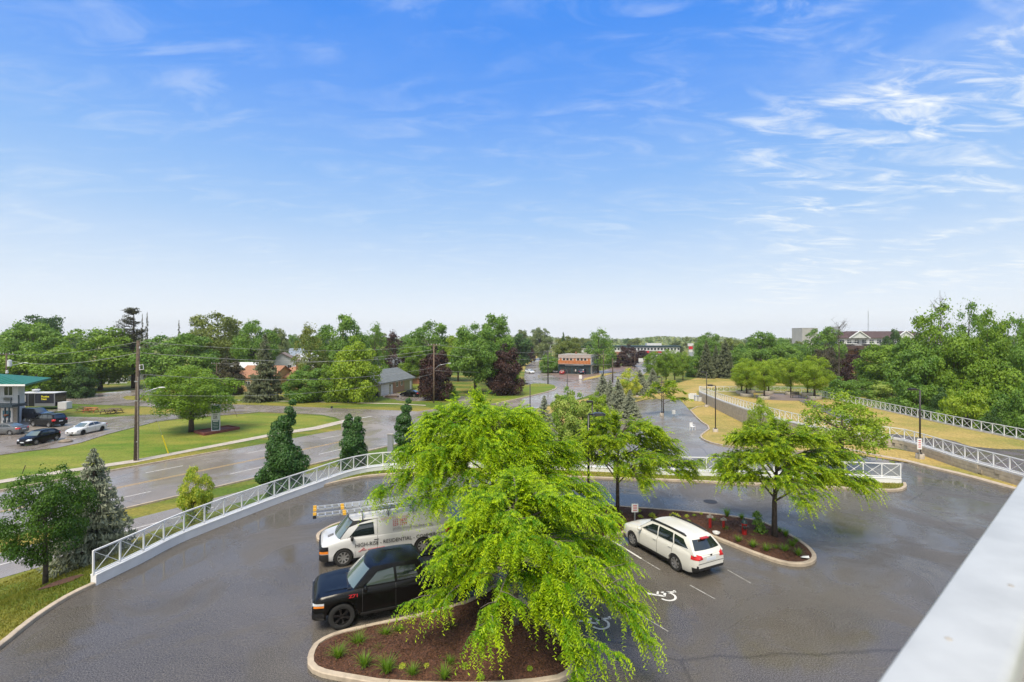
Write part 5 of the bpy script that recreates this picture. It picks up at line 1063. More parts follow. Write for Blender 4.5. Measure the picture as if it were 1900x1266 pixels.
def text_part(txt, size, m, parent, M, name='lettering', ext=.002, bold=0.0, sx=1.0):
    cu = bpy.data.curves.new('t', 'FONT'); cu.body = txt; cu.size = size; cu.extrude = ext; cu.offset = bold; cu.resolution_u = 2
    o = bpy.data.objects.new('t', cu); TS.collection.objects.link(o); TS.view_layers[0].update(); me = bpy.data.meshes.new_from_object(o.evaluated_get(TS.view_layers[0].depsgraph)); bpy.data.objects.remove(o); bpy.data.curves.remove(cu)
    me.transform(M @ Matrix.Scale(sx, 4, (1, 0, 0))); me.materials.clear(); me.materials.append(m); ob = bpy.data.objects.new(name, me); C.collection.objects.link(ob); ob.parent = parent; return ob
M_ink = mat('ink_black', (0.02, 0.02, 0.022), .5); M_inkr = mat('ink_red', (0.50, 0.02, 0.03), .5); M_inkg = mat('ink_grey', (0.20, 0.20, 0.22), .5)
# left side of the van: text runs from the nose to the tail
def van_side(d, z, lower=True):
    y = 1.012 if lower else 0.975 - (z - 1.20) * .19 + .055
    ax = Vector((-1, 0, 0)); up = Vector((0, -.0 if lower else -.17, 1)).normalized(); n = ax.cross(up)
    M = Matrix((ax, up, n)).transposed().to_4x4(); M.translation = Vector((VAN['L'] / 2 - d, y, z)); return M
text_part('HIGH-RISE - RESIDENTIAL - COMMERCIAL', .235, M_ink, van, van_side(1.42, .76), bold=.0, sx=.92)
text_part('professional window care', .19, M_inkg, van, van_side(3.02, 1.29, False), sx=.9)
text_part('522 0877', .17, M_inkr, van, van_side(3.02, 1.60, False)); text_part('529 5299', .17, M_inkr, van, van_side(3.02, 1.45, False))
text_part('WINDOW CLEANING', .15, mat('ink_pink', (0.62, 0.33, 0.33), .5), van, van_side(2.50, 1.75, False), sx=.85)
mb = MB(); x0 = VAN['L'] / 2
for p in (((1.62, .56), (1.80, .70)), ((1.80, .70), (1.84, .56)), ((1.56, .56), (1.66, .57)), ((1.70, .60), (1.90, .60))): mb.bar((x0 - p[0][0], 1.012, p[0][1]), (x0 - p[1][0], 1.012, p[1][1]), .022, .006)
mb.bar((x0 - 1.95, 1.012, .60), (x0 - 2.68, 1.012, .62), .02, .006); mb.build('logo', M_inkr, van)
for i in range(3):
    mb = MB(); mb.bar((x0 - .34, -.06 - .09 * i + .3, 1.085), (x0 - .58, -.10 - .09 * i + .3, 1.145), .03, .01); mb.build('bonnet_vent', M_trim, van)
# roof rack: rails and cross bars are van parts, the ladders lie on it
mb = MB()
for k in range(4): x = x0 - 1.75 - k * 1.1; mb.bar((x, -.82, 2.07), (x, .82, 2.07), .05, .03); [mb.bar((x, sd_ * .80, 1.84), (x, sd_ * .80, 2.07), .04) for sd_ in (-1, 1)]
mb.build('roof_rack', M_alloy, van)
M_alu = mat('aluminium', (0.62, 0.63, 0.64), .35, .6); M_cap = mat('yellow_plastic', (0.75, 0.42, 0.05), .45)
def ladder(x_front, y, z, length, w, label, cap):
    root = empty('ladder', cv + hv * x_front + lv * y + Vector((0, 0, z)), HEAD); n = int(length / .30)
    for q, sd_ in enumerate((-1, 1)):
        mb = MB(); mb.box((-length / 2, sd_ * w / 2, 0), (length, .03, .075)); mb.build('rail', M_alu, root)
        mb = MB(); mb.box((-.05, sd_ * w / 2, 0), (.14, .07, .12)); mb.build('end_cap', cap if q else M_cap, root)
    for k in range(n):
        mb = MB(); mb.bar((-.18 - k * .30, -w / 2, 0), (-.18 - k * .30, w / 2, 0), .035, .035); mb.build('rung', M_alu, root)
        if k % 1 == 0:
            mb = MB(); mb.box((-.18 - k * .30, w / 2 + .017, 0), (.03, .006, .03)); mb.box((-.18 - k * .30, w / 2 + .017, .0), (.02, .008, .02)); mb.build('rung_end', M_trim, root)
    tag(root, label, 'ladder', 'ladders on the van roof')
ladder(3.10, -.62, 2.13, 5.6, .40, 'far aluminium ladder on the van with yellow end caps, reaching out in front', M_cap)
ladder(1.95, -.08, 2.25, 5.2, .38, 'short-reaching middle ladder on the van, upper layer, yellow caps', M_cap)
ladder(3.10, .34, 2.13, 5.6, .40, 'near long aluminium ladder on the van with black and yellow caps', M_trim)
ladder(1.90, .70, 2.23, 5.0, .26, 'near narrow ladder on the van edge, set back', M_cap)
# -- pickup
PU = dict(cat='pickup truck', boxy=1, L=5.80, axles=(.90, 4.62), wr=.43, ww=.29, rim=M_dkrim, spokes=6, fx=.4, tz=.9, mk=1.5, arch_k=1.18, bed=(3.86, 5.70, .76, .82),
  top=[(0, .93), (.05, 1.04), (.22, 1.12), (.7, 1.17), (1.25, 1.20), (1.5, 1.22), (3.5, 1.26), (5.6, 1.27), (5.80, 1.25)], bot=[(0, .50), (.1, .42), (.5, .38), (5.4, .42), (5.88, .52)],
  hw=[(0, .86), (.06, .92), (.3, .99), (.8, 1.02), (5.6, 1.02), (5.88, .98)], cab=((1.16, 1.18), (1.92, 1.83), (3.52, 1.84), (3.76, 1.27)), cw=(.94, .74), arch=.025, rcrown=.045, bulge=.04, bow=.16, mirror=(1.66, 1.27), handles=[(2.62, 1.07), (3.3, 1.07)],
  skin=[('side_window', 'c', 'side', [(1.66, 1.29), (2.08, 1.67), (2.62, 1.73), (2.66, 1.30)], M_glassm, .008), ('side_window', 'c', 'side', [(2.75, 1.30), (2.71, 1.74), (3.38, 1.71), (3.48, 1.31)], M_glass, .008), ('windscreen', 'c', 'front', [(-.82, 1.24), (.82, 1.24), (.67, 1.76), (-.67, 1.76)], M_glassl, .008),
    ('rear_window', 'c', 'rear', [(-.64, 1.34), (.64, 1.34), (.58, 1.68), (-.58, 1.68)], M_glass, .008), ('grille', 'b', 'front', rect(-.74, .74, .68, 1.0), M_trim, .03), ('headlight', 'b', 'frontlr', [(.76, .90), (1.2, .92), (1.2, .985), (.76, .97)], M_lens, .012), ('indicator', 'b', 'frontlr', [(.90, .84), (1.2, .84), (1.2, .915), (.90, .895)], M_amber, .018),
    ('front_bumper', 'b', 'front', rect(-1.2, 1.2, .44, .66), M_dkrim, .045), ('skid_plate', 'b', 'front', rect(-.8, .8, .38, .45), M_chrome, .03), ('grille_bar', 'b', 'front', rect(-.66, .66, .83, .87), M_dkrim, .03), ('licence_plate', 'b', 'front', rect(-.24, .24, .47, .60), M_plate, .052),
    ('tail_light', 'b', 'rearlr', rect(.86, 1.2, .85, 1.28), M_red, .012), ('step_bar', 'b', 'side', [(1.5, .36), (4.1, .36), (4.1, .46), (1.5, .46)], M_trim, .05), ('door_seam', 'b', 'side', seam(1.56, .48, 1.22), M_seam, .004), ('door_seam', 'b', 'side', seam(2.68, .48, 1.24), M_seam, .004), ('door_seam', 'b', 'side', seam(3.60, .48, 1.25), M_seam, .004)])
M_blk = mat('black_paint', (0.005, 0.005, 0.005), .20, spec=.25, coat=.06)
cp = by_front_wheel(G(634, 1166), PU, 1.02); pu = vehicle('pickup_truck', PU, M_blk, cp, HEAD, 'black pickup truck with black wheels, parked beside the white van', 'cars in the car park')
X_ = PU['L'] / 2
for sd_ in (-1, 1): mb = MB(); mb.bar((X_ - .40, sd_ * .50, 1.160), (X_ - 1.20, sd_ * .60, 1.225), .22, .045); mb.build('bonnet_bulge', M_blk, pu)
mb = MB(); mb.bar((X_ - 1.16, .80, 1.215), (X_ - 1.18, -.80, 1.215), .14, .05); mb.build('wiper_cowl', M_trim, pu)
M2 = Matrix(((-1, 0, 0), (0, 0, 1), (0, 1, 0))).to_4x4(); M2.translation = Vector((X_ - 1.12, 1.027, 1.03))
text_part('Z71', .15, M_inkr, pu, M2, 'badge', bold=.004, sx=1.3)
mb = MB(); mb.box((X_ - 4.78, 0, 1.21), (1.82, 1.52, .05)); mb.build('bed_cover', M_trim, pu)
# blue cap hanging behind the side window: a cloth on the seat
# -- small vehicles: saloon, hatchback, SUV
SED = dict(cat='car', L=4.55, axles=(.92, 3.60), wr=.32, ww=.205, rim=M_alloy, spokes=5, style=1, fx=.3, tz=.9, top=[(0, .50), (.05, .60), (.25, .72), (.8, .86), (1.2, .92), (1.6, .95), (3.6, .99), (4.2, 1.0), (4.45, .96), (4.55, .80)],
  bot=[(0, .28), (.15, .20), (.5, .18), (4.2, .2), (4.55, .34)], hw=[(0, .60), (.1, .76), (.4, .85), (.9, .885), (3.8, .885), (4.3, .83), (4.55, .68)], cab=((1.02, .92), (2.0, 1.38), (3.05, 1.37), (4.02, 1.0)), cw=(.80, .57), arch=.05, mirror=(1.52, .97), handles=[(2.35, .82), (3.2, .84)],
  skin=[('side_window', 'c', 'side', [(1.50, .98), (2.08, 1.29), (2.50, 1.335), (2.54, .99)], M_glass, .008), ('side_window', 'c', 'side', [(2.60, .99), (2.56, 1.335), (3.10, 1.31), (3.62, 1.02)], M_glass, .008), ('windscreen', 'c', 'front', [(-.68, .96), (.68, .96), (.52, 1.34), (-.52, 1.34)], M_glassl, .008), ('rear_window', 'c', 'rear', [(-.64, 1.03), (.64, 1.03), (.48, 1.33), (-.48, 1.33)], M_glassl, .008),
    ('tail_light', 'b', 'rearlr', [(.40, .74), (1, .72), (1, .92), (.48, .90)], M_red, .012), ('headlight', 'b', 'frontlr', [(.38, .56), (1, .58), (1, .74), (.48, .68)], M_lens, .012), ('grille', 'b', 'front', rect(-.42, .42, .34, .48), M_trim, .012), ('licence_plate', 'b', 'rear', rect(-.24, .24, .62, .74), M_plate, .012), ('licence_plate', 'b', 'front', rect(-.2, .2, .38, .48), M_plate, .018),
    ('door_seam', 'b', 'side', seam(2.56, .28, .98), M_seam, .004), ('door_seam', 'b', 'side', seam(1.40, .28, .94), M_seam, .004)])
HAT = dict(SED, L=4.05, axles=(.80, 3.33), wr=.32, top=[(0, .52), (.05, .64), (.25, .78), (.7, .92), (1.1, .99), (1.5, 1.02), (3.4, 1.08), (3.85, 1.06), (4.0, .98), (4.05, .80)], bot=[(0, .28), (.15, .2), (.5, .18), (3.8, .2), (4.05, .34)], hw=[(0, .58), (.1, .72), (.4, .83), (.8, .865), (3.4, .865), (3.85, .82), (4.05, .68)],
  cab=((.90, .99), (1.72, 1.47), (3.40, 1.45), (3.98, 1.06)), cw=(.79, .58), mirror=(1.38, 1.03), handles=[(2.2, .9), (3.0, .92)],
  skin=[('side_window', 'c', 'side', [(1.36, 1.04), (1.84, 1.38), (2.28, 1.425), (2.34, 1.05)], M_glass, .008), ('side_window', 'c', 'side', [(2.40, 1.06), (2.35, 1.425), (3.05, 1.40), (3.30, 1.10)], M_glass, .008), ('windscreen', 'c', 'front', [(-.67, 1.03), (.67, 1.03), (.52, 1.43), (-.52, 1.43)], M_glassl, .008), ('rear_window', 'c', 'rear', [(-.6, 1.1), (.6, 1.1), (.48, 1.4), (-.48, 1.4)], M_glass, .008),
    ('tail_light', 'b', 'rearlr', rect(.55, 1, .78, 1.0), M_red, .012), ('headlight', 'b', 'frontlr', [(.36, .60), (1, .62), (1, .80), (.46, .74)], M_lens, .012), ('grille', 'b', 'front', rect(-.35, .35, .36, .54), M_trim, .012), ('licence_plate', 'b', 'front', rect(-.2, .2, .40, .50), M_plate, .018), ('door_seam', 'b', 'side', seam(2.36, .28, 1.05), M_seam, .004)])
SUV = dict(SED, cat='SUV', boxy=1, L=4.75, axles=(.95, 3.80), wr=.38, ww=.25, top=[(0, .66), (.05, .82), (.25, 1.0), (.8, 1.08), (1.3, 1.14), (4.4, 1.18), (4.66, 1.14), (4.75, .95)], bot=[(0, .36), (.15, .28), (.5, .26), (4.3, .28), (4.75, .42)], hw=[(0, .74), (.1, .84), (.4, .92), (.9, .94), (4.3, .94), (4.6, .90), (4.75, .80)],
  cab=((1.22, 1.12), (1.88, 1.74), (4.30, 1.74), (4.66, 1.15)), cw=(.87, .70), mirror=(1.62, 1.2), handles=[(2.5, 1.02), (3.4, 1.02)], tz=1.2,
  skin=[('side_window', 'c', 'side', [(1.58, 1.20), (2.0, 1.64), (2.48, 1.68), (2.50, 1.21)], M_glass, .008), ('side_window', 'c', 'side', [(2.58, 1.21), (2.58, 1.68), (3.42, 1.68), (3.48, 1.22)], M_glass, .008), ('side_window', 'c', 'side', [(3.58, 1.22), (3.54, 1.68), (4.18, 1.66), (4.38, 1.26)], M_glass, .008), ('windscreen', 'c', 'front', [(-.74, 1.17), (.74, 1.17), (.62, 1.68), (-.62, 1.68)], M_glassl, .008),
    ('rear_window', 'c', 'rear', [(-.7, 1.22), (.7, 1.22), (.6, 1.64), (-.6, 1.64)], M_glass, .008), ('tail_light', 'b', 'rearlr', rect(.62, 1.1, .88, 1.12), M_red, .012), ('headlight', 'b', 'frontlr', rect(.50, 1.1, .76, .94), M_lens, .012), ('grille', 'b', 'front', rect(-.48, .48, .70, .92), M_trim, .012), ('licence_plate', 'b', 'rear', rect(-.24, .24, .76, .9), M_plate, .012), ('bumper_trim', 'b', 'rear', rect(-1, 1, .28, .56), M_trim, .012), ('door_seam', 'b', 'side', seam(2.54, .36, 1.17), M_seam, .004)])
M_whc = paint_mat('white_car_paint', (0.62, 0.62, 0.62)); M_gry = paint_mat('grey_car_paint', (0.13, 0.135, 0.14), .3, .4); M_blu = paint_mat('dark_blue_paint', (0.02, 0.028, 0.07)); M_rdc = paint_mat('red_car_paint', (0.30, 0.02, 0.02)); M_slv = paint_mat('silver_car_paint', (0.35, 0.36, 0.38), .3, .5); M_nav = paint_mat('dark_car_paint', (0.03, 0.03, 0.036), .2)
def put(name, s, paint, pf, pr, label, group, side=1, **kw):
    c, a = put_by_wheels(pf, pr, max(p[1] for p in s['hw']), side); o = s['L'] / 2 - (s['axles'][0] + s['axles'][1]) / 2
    c = c - Vector((math.cos(a), math.sin(a), 0)) * o; c.z = ZR + .045; return vehicle(name, s, paint, c, a, label, group, **kw)
gm = 'cars parked at the motel'
put('saloon_car', dict(SED, rim=M_dkrim), M_whc, G(154, 807.7, ZR), G(188.5, 800.4, ZR), 'white saloon car on the motel drive beside the lawn', gm)
put('hatchback_car', HAT, M_blk, G(66.5, 826.7, ZR), G(104, 818.2, ZR), 'small black hatchback nearest the lawn edge at the motel', gm)
def put_at(name, s, paint, c, a, label, group, **kw): return vehicle(name, s, paint, (c[0], c[1], ZR + .045), a, label, group, **kw)
put_at('saloon_car', SED, M_gry, (-64.3, 62.3), R(181), 'grey saloon car seen from behind at the left edge', gm)
put_at('suv_car', SUV, M_blk, (-64.3, 68.0), R(166), 'black SUV with its tail to the drive, parked by the motel', gm)
put_at('suv_car', SUV, M_nav, (-71.3, 73.4), R(-6), 'dark SUV facing the street, tucked behind the black SUV', gm)
put_at('saloon_car', SED, M_blk, (-21.2, 102.6), R(160), 'black saloon car in front of the garage house', 'cars across the street')
def far(px, py): g_ = G(px, py, ZR); return (g_.x, g_.y)
put_at('suv_car', dict(SUV, L=4.6), M_whc, far(1029, 692), R(-88), 'white SUV left of the store, facing the street', 'cars at the store', detail=False)
put_at('saloon_car', SED, M_rdc, far(1044, 694.5), R(75), 'red car in front of the store', 'cars at the store', detail=False)
put_at('suv_car', SUV, M_blu, far(1083, 694.5), R(60), 'dark blue SUV before the right half of the store', 'cars at the store', detail=False)
put_at('saloon_car', SED, M_slv, far(1096, 692.5), R(40), 'silver car at the store corner', 'cars at the store', detail=False)
put_at('saloon_car', SED, M_whc, far(983, 693), R(-62), 'white car driving on the long straight road', 'cars across the street', detail=False)
# ================================================================== FENCES AND WALLS
def fence(name, line, level, label, glass=False, bay=1.12, h=.95, wallh=0.0, wall_t=.24, cat='fence', group='white railings', skip=()):
    """posts, crossed braces with a ring, rails; line = list of points, level(x, y) = foot height of the railing"""
    pts = resample(line, bay); n = len(pts); root = empty(name, (pts[0].x, pts[0].y, level(pts[0].x, pts[0].y))); o0 = root.location
    loc = lambda p, dz=0: Vector((p.x - o0.x, p.y - o0.y, level(p.x, p.y) - o0.z + dz))
    mb = MB(); mb.box((0, 0, h / 2), (.06, .06, h)); post = mb.build('post', M_white, root); mb = MB(); L1 = 1.0; zb, zt_ = .08, h - .06; zm = (zb + zt_) / 2
    for a, b in (((.03, zb), (L1 - .03, zt_)), ((.03, zt_), (L1 - .03, zb))): mb.bar((a[0], 0, a[1]), (b[0], 0, b[1]), .022, .022)
    k = 10; r = .045
    for i in range(k):
        a0, a1 = 2 * math.pi * i / k, 2 * math.pi * (i + 1) / k; mb.bar((.5 + r * math.cos(a0), 0, zm + r * math.sin(a0)), (.5 + r * math.cos(a1), 0, zm + r * math.sin(a1)), .02)
    br = mb.build('cross_brace', M_white, root); first = True; gp = None
    if glass: mb = MB(); mb.box((.5, .0, h / 2), (.94, .008, h - .12)); gp = mb.build('glass_pane', GLF, root)
    for i, p in enumerate(pts):
        q = pts[min(i + 1, n - 1)]; a = math.atan2(q.y - p.y, q.x - p.x) if i < n - 1 else post.rotation_euler[2]
        if i == 0: o = post
        else: o = post.copy(); C.collection.objects.link(o)
        o.location = loc(p); o.rotation_euler[2] = a
        if i == n - 1: break
        d = (Vector((q.x, q.y)) - Vector((p.x, p.y))).length; sl = (level(q.x, q.y) - level(p.x, p.y)) / d
        for pr in (br, gp):
            if pr is None: continue
            if i == 0: o = pr
            else: o = pr.copy(); C.collection.objects.link(o)
            o.location = loc(p); o.rotation_euler = (0, -math.atan(sl), a); o.scale = (d, 1, 1)
    ln = [loc(p) for p in pts]
    for nm, z0, z1, w in (('top_rail', h - .05, h + .01, .06), ('bottom_rail', .06, .10, .05)):
        sweep(nm, ln, [(-w / 2, z0), (-w / 2, z1), (w / 2, z1), (w / 2, z0)], M_white, parent=root)
    return tag(root, label, cat, group)
GLF = bpy.data.materials.new('fence_glass'); GLF.use_nodes = True
def _gf():
    t = GLF.node_tree; p = t.nodes['Principled BSDF']; p.inputs['Base Color'].default_value = (.45, .5, .5, 1); p.inputs['Roughness'].default_value = .03
    tr = N(t, 'ShaderNodeBsdfTransparent'); tr.inputs[0].default_value = (.92, .94, .93, 1); gl = N(t, 'ShaderNodeBsdfGlossy', Roughness=.02); gl.inputs[0].default_value = (.9, .95, 1, 1); ms = N(t, 'ShaderNodeMixShader'); ms.inputs[0].default_value = .07
    L(t, tr.outputs[0], ms.inputs[1]); L(t, gl.outputs[0], ms.inputs[2]); L(t, ms.outputs[0], t.nodes['Material Output'].inputs[0]); t.nodes.remove(p)
_gf()
def wall_thing(name, line, h, t, m, label, z0=0.0, foot=-1.8, cap=True):
    o = sweep(name, line, [(0, foot), (0, h), (t, h), (t, foot)], m, zf=lambda p: z0); tag(o, label, 'wall')
    if cap: c = sweep('coping', line, [(-.02, h + .002), (-.02, h + .05), (t + .02, h + .05), (t + .02, h + .002)], M_white, parent=o, zf=lambda p: z0)
    return o
M_wallw = mat('white_wall', (0.68, 0.68, 0.69), .6, noise=.06, nscale=1.2, bump=.15)
wl = resample(chaikin(W_LEFT + W_BACK[1:4], 2, closed=False), .5); wb = resample(W_BACK[3:], .5)
wall_thing('retaining_wall', wl, .38, .26, M_wallw, 'curved low white wall along the left edge of the car park')
wall_thing('retaining_wall', wb, .38, .26, M_wallw, 'straight low white wall along the back of the car park')
fence('fence', offset(wl, .13, False), lambda x, y: .43, 'curved white railing with crossed bars and glass on the left wall', glass=True)
fence('fence', offset(wb, .13, False), lambda x, y: .43, 'white railing with crossed bars and glass behind the grass strip at the back', glass=True)
ztf = lambda x, y: float(zt(x, y)) + .06
fence('fence', offset(t_in, .12, False), ztf, 'white railing on top of the beige block wall')
fence('fence', offset(t_out, -.12, False), ztf, 'outer white railing between the terrace and the wood')
sweep('kerb', t_out, [(-.25, -1), (-.25, .06), (.02, .06), (.02, -1)], M_walk, kind='structure')
# beige block wall under the inner railing
M_blockm = mat('block_beige', (0.42, 0.36, 0.28), .85, noise=.14, nscale=2.5, bump=.3); M_mortar = mat('mortar', (0.20, 0.17, 0.14), .9)
M_whconc = mat('white_coping', (0.56, 0.56, 0.56), .6)
bw = sweep('block_wall', t_in, [(.02, -3.2), (.02, -.06), (.24, -.06), (.24, -3.2)], M_mortar); tag(bw, 'long beige block retaining wall below the inner white railing', 'wall')
sweep('coping', t_in, [(-.05, -.058), (-.05, .06), (.26, .06), (.26, -.058)], M_whconc, parent=bw)
def blocks():
    bl, bh, dp = .60, .29, .10; pts = resample(t_in, bl); mb = MB(); mb.box((bl / 2, -dp / 2 + .05, -bh / 2), (bl - .018, dp, bh - .018)); v0 = mb.build('block', M_blockm, bw); cnt = 0; far_ = MB()
    for i in range(len(pts) - 1):
        p, q = pts[i], pts[i + 1]; a = math.atan2(q.y - p.y, q.x - p.x); out = Vector((math.sin(a), -math.cos(a), 0))
        if q.x - p.x < 0: out = -out
        g_ = H1(p.x + out.x * .5, p.y + out.y * .5); zt0 = float(zt(p.x, p.y)) - .06; n = int(math.ceil((zt0 - g_ + .05) / bh))
        for c_ in range(min(n, 9)):
            s_ = (c_ % 2) * bl / 2; o = p + (q - p).normalized() * s_ + out * -.03; z = zt0 - c_ * bh; jit = random.uniform(-.004, .004)
            if p.y < 47 and cnt < 298:
                b_ = v0 if cnt == 0 else v0.copy()
                if cnt: C.collection.objects.link(b_)
                b_.location = (o.x, o.y, z); b_.rotation_euler[2] = a; b_.location += Vector((out.x, out.y, 0)) * jit; cnt += 1
            else:
                M = Matrix.Translation((o.x, o.y, z)) @ Matrix.Rotation(a, 4, 'Z') @ Matrix.Translation((bl / 2, -dp / 2 + .05, -bh / 2)); far_.box((0, 0, 0), (bl - .018, dp, bh - .018), M=M)
    tag(far_.build('blocks', M_blockm, bw), kind='stuff')
blocks()
# ================================================================== BUILDINGS
def bldg(name, loc, rz, label, cat='house'): return tag(empty(name, loc, rz), label, cat)
def part_box(nm, c, d, m, parent, rz=0): mb = MB(); mb.box(c, d, rz=rz); return mb.build(nm, m, parent)
def window(par, c, w, h, axis='y', side=-1, frame=None, glass=None, mull=True):
    """frame standing proud of the wall, pane set back; axis = the wall's normal"""
    f = MB(); t = .06
    def bx(a, b, dw, dh, dd=.08, off=0):
        if axis == 'y': f.box((c[0] + a, c[1] + side * (.03 + off), c[2] + b), (dw, dd, dh))
        else: f.box((c[0] + side * (.03 + off), c[1] + a, c[2] + b), (dd, dw, dh))
    bx(0, h / 2, w + 2 * t, t); bx(0, -h / 2, w + 2 * t, t * 1.3, .12); bx(-w / 2 - t / 2, 0, t, h - t); bx(w / 2 + t / 2, 0, t, h - t)
    if mull: bx(0, 0, .05, h - t * 1.4, .06)
    fr = f.build('window', frame or M_white, par); g = MB()
    if axis == 'y': g.box((c[0], c[1] + side * .012, c[2]), (w, .012, h))
    else: g.box((c[0] + side * .012, c[1], c[2]), (.012, w, h))
    g.build('pane', glass or M_pane, fr); return fr
M_pane = mat('window_pane', (0.03, 0.04, 0.045), .06, spec=.8)
def gable(par, x0, x1, y0, y1, ze, zr, m, along='x', over=.4, th=.18, nm='roof'):
    mb = MB(); 
    if along == 'x':
        ym = (y0 + y1) / 2; A = [(y0 - over, ze - over * (zr - ze) / (ym - y0)), (ym, zr), (y1 + over, ze - over * (zr - ze) / (ym - y0))]
        top = [(a, b + th) for a, b in A]; poly = A + top[::-1]; n = len(poly); xs = (x0 - over, x1 + over); mb.mesh([(xs[0], a, b) for a, b in poly] + [(xs[1], a, b) for a, b in poly], [tuple(reversed(range(n))), tuple(range(n, 2 * n))] + [(i, (i + 1) % n, n + (i + 1) % n, n + i) for i in range(n)])
    else:
        xm = (x0 + x1) / 2; A = [(x0 - over, ze - over * (zr - ze) / (xm - x0)), (xm, zr), (x1 + over, ze - over * (zr - ze) / (xm - x0))]
        top = [(a, b + th) for a, b in A]; poly = A + top[::-1]; n = len(poly); ys = (y0 - over, y1 + over); mb.mesh([(a, ys[0], b) for a, b in poly] + [(a, ys[1], b) for a, b in poly], [tuple(range(n)), tuple(reversed(range(n, 2 * n)))] + [(i, n + i, n + (i + 1) % n, (i + 1) % n) for i in range(n)])
    return mb.build(nm, m, par)
def hip(par, x0, x1, y0, y1, ze, zr, m, over=.5, inset=None, nm='roof'):
    a = min(x1 - x0, y1 - y0) / 2 + over if inset is None else inset; x0 -= over; x1 += over; y0 -= over; y1 += over; mb = MB(); ym = (y0 + y1) / 2; xm = (x0 + x1) / 2
    if x1 - x0 >= y1 - y0: R1, R2 = (x0 + a, ym, zr), (x1 - a, ym, zr)
    else: R1, R2 = (xm, y0 + a, zr), (xm, y1 - a, zr)
    v = [(x0, y0, ze), (x1, y0, ze), (x1, y1, ze), (x0, y1, ze), R1, R2, (x0, y0, ze - .2), (x1, y0, ze - .2), (x1, y1, ze - .2), (x0, y1, ze - .2)]
    fs = [(0, 1, 5, 4), (2, 3, 4, 5), (1, 2, 5), (3, 0, 4)] if x1 - x0 >= y1 - y0 else [(1, 2, 5, 4), (3, 0, 4, 5), (0, 1, 4), (2, 3, 5)]
    mb.mesh(v, fs + [(6, 7, 1, 0), (7, 8, 2, 1), (8, 9, 3, 2), (9, 6, 0, 3), (9, 8, 7, 6)]); return mb.build(nm, m, par)
def gable_wall(par, x0, x1, y0, y1, ze, zr, m, along='x', nm='wall'):
    mb = MB()
    if along == 'x': ym = (y0 + y1) / 2; poly = [(y0, 0), (y1, 0), (y1, ze), (ym, zr), (y0, ze)]; n = 5; mb.mesh([(x0, a, b) for a, b in poly] + [(x1, a, b) for a, b in poly], [tuple(reversed(range(n))), tuple(range(n, 2 * n))] + [(i, (i + 1) % n, n + (i + 1) % n, n + i) for i in range(n)])
    else: xm = (x0 + x1) / 2; poly = [(x0, 0), (x1, 0), (x1, ze), (xm, zr), (x0, ze)]; n = 5; mb.mesh([(a, y0, b) for a, b in poly] + [(a, y1, b) for a, b in poly], [tuple(range(n)), tuple(reversed(range(n, 2 * n)))] + [(i, n + i, n + (i + 1) % n, (i + 1) % n) for i in range(n)])
    return mb.build(nm, m, par)
M_siding = mat('white_siding', (0.55, 0.56, 0.57), .6, noise=.05, nscale=1); M_brick = mat('brick_red', (0.26, 0.12, 0.07), .85, noise=.25, nscale=7); M_tan = mat('tan_brick', (0.42, 0.29, 0.13), .85, noise=.15, nscale=6); M_roofo = mat('orange_shingles', (0.30, 0.15, 0.085), .85, noise=.2, nscale=2.5)
M_roofg = mat('grey_shingles', (0.13, 0.145, 0.15), .85, noise=.18, nscale=2); M_roofb = mat('brown_shingles', (0.20, 0.15, 0.13), .85, noise=.18, nscale=2); M_olive = mat('olive_siding', (0.27, 0.26, 0.16), .7, noise=.06); M_dkroof = mat('dark_brown_roof', (0.075, 0.045, 0.04), .8, noise=.15, nscale=1)
M_green_roof = mat('green_metal', (0.008, 0.13, 0.085), .55); M_teal = mat('dark_teal', (0.015, 0.04, 0.05), .5); M_navy = mat('navy_metal', (0.02, 0.035, 0.05), .4)
# motel
mo = bldg('motel', (-69, 68.5, ZR), 0, 'white two-storey motel with green metal roof at the left edge', 'motel')
mb = MB(); mb.prism([(-26, 0), (0, 0), (-6.5, 7.5), (-26, 7.5)], 0, 5.95); mb.build('wall', M_siding, mo)
M_stone = mat('grey_stone', (0.30, 0.28, 0.25), .85, noise=.2, nscale=5); part_box('stone_base', (-13, -.06, 1.25), (25.9, .1, 2.5), M_stone, mo)
mb = MB(); e = [(-30, -1.9, 5.98), (2.9, -1.9, 5.98), (-3.8, 9, 5.98), (-30, 9, 5.98)]; r_ = [(-30, 3.6, 7.05), (-7.0, 3.6, 7.05)]
mb.mesh(e + r_ + [(p[0], p[1], 5.72) for p in e], [(0, 1, 5, 4), (1, 2, 5), (2, 3, 4, 5), (6, 7, 1, 0), (7, 8, 2, 1), (9, 8, 7, 6)]); rf = mb.build('roof', M_green_roof, mo)
for k in range(30):
    x = 2.3 - k * .9; t = 1.0 if x < -7 else max(.08, (2.9 - x) / 9.9); mb = MB(); mb.bar((x, -1.88, 6.0), (x, -1.9 + 5.45 * t, 5.99 + 1.05 * t), .05, .06); mb.build('seam_rib', M_green_roof, rf)
part_box('fascia', (-13.6, -1.93, 5.84), (33, .05, .24), M_white, mo)
part_box('balcony_floor', (-12.6, -1.0, 3.0), (27.6, 1.95, .35), M_navy, mo)
rl = empty('balcony_railing', (0, 0, 0)); rl.parent = mo
for z in (3.35, 3.6, 3.85, 4.1): part_box('rail', (-12.6, -1.95, z), (27.6, .03, .03), M_navy, rl)
for k in range(12): part_box('post', (1.0 - k * 2.3, -1.95, 3.63), (.09, .09, 1.1), M_navy, rl)
for x in (.7, 0.15): part_box('column', (x, -1.9, 1.5), (.14, .14, 3.0), M_navy, mo)
part_box('column', (1.1, -1.0, 2.2), (.12, .12, 4.4), M_navy, mo)
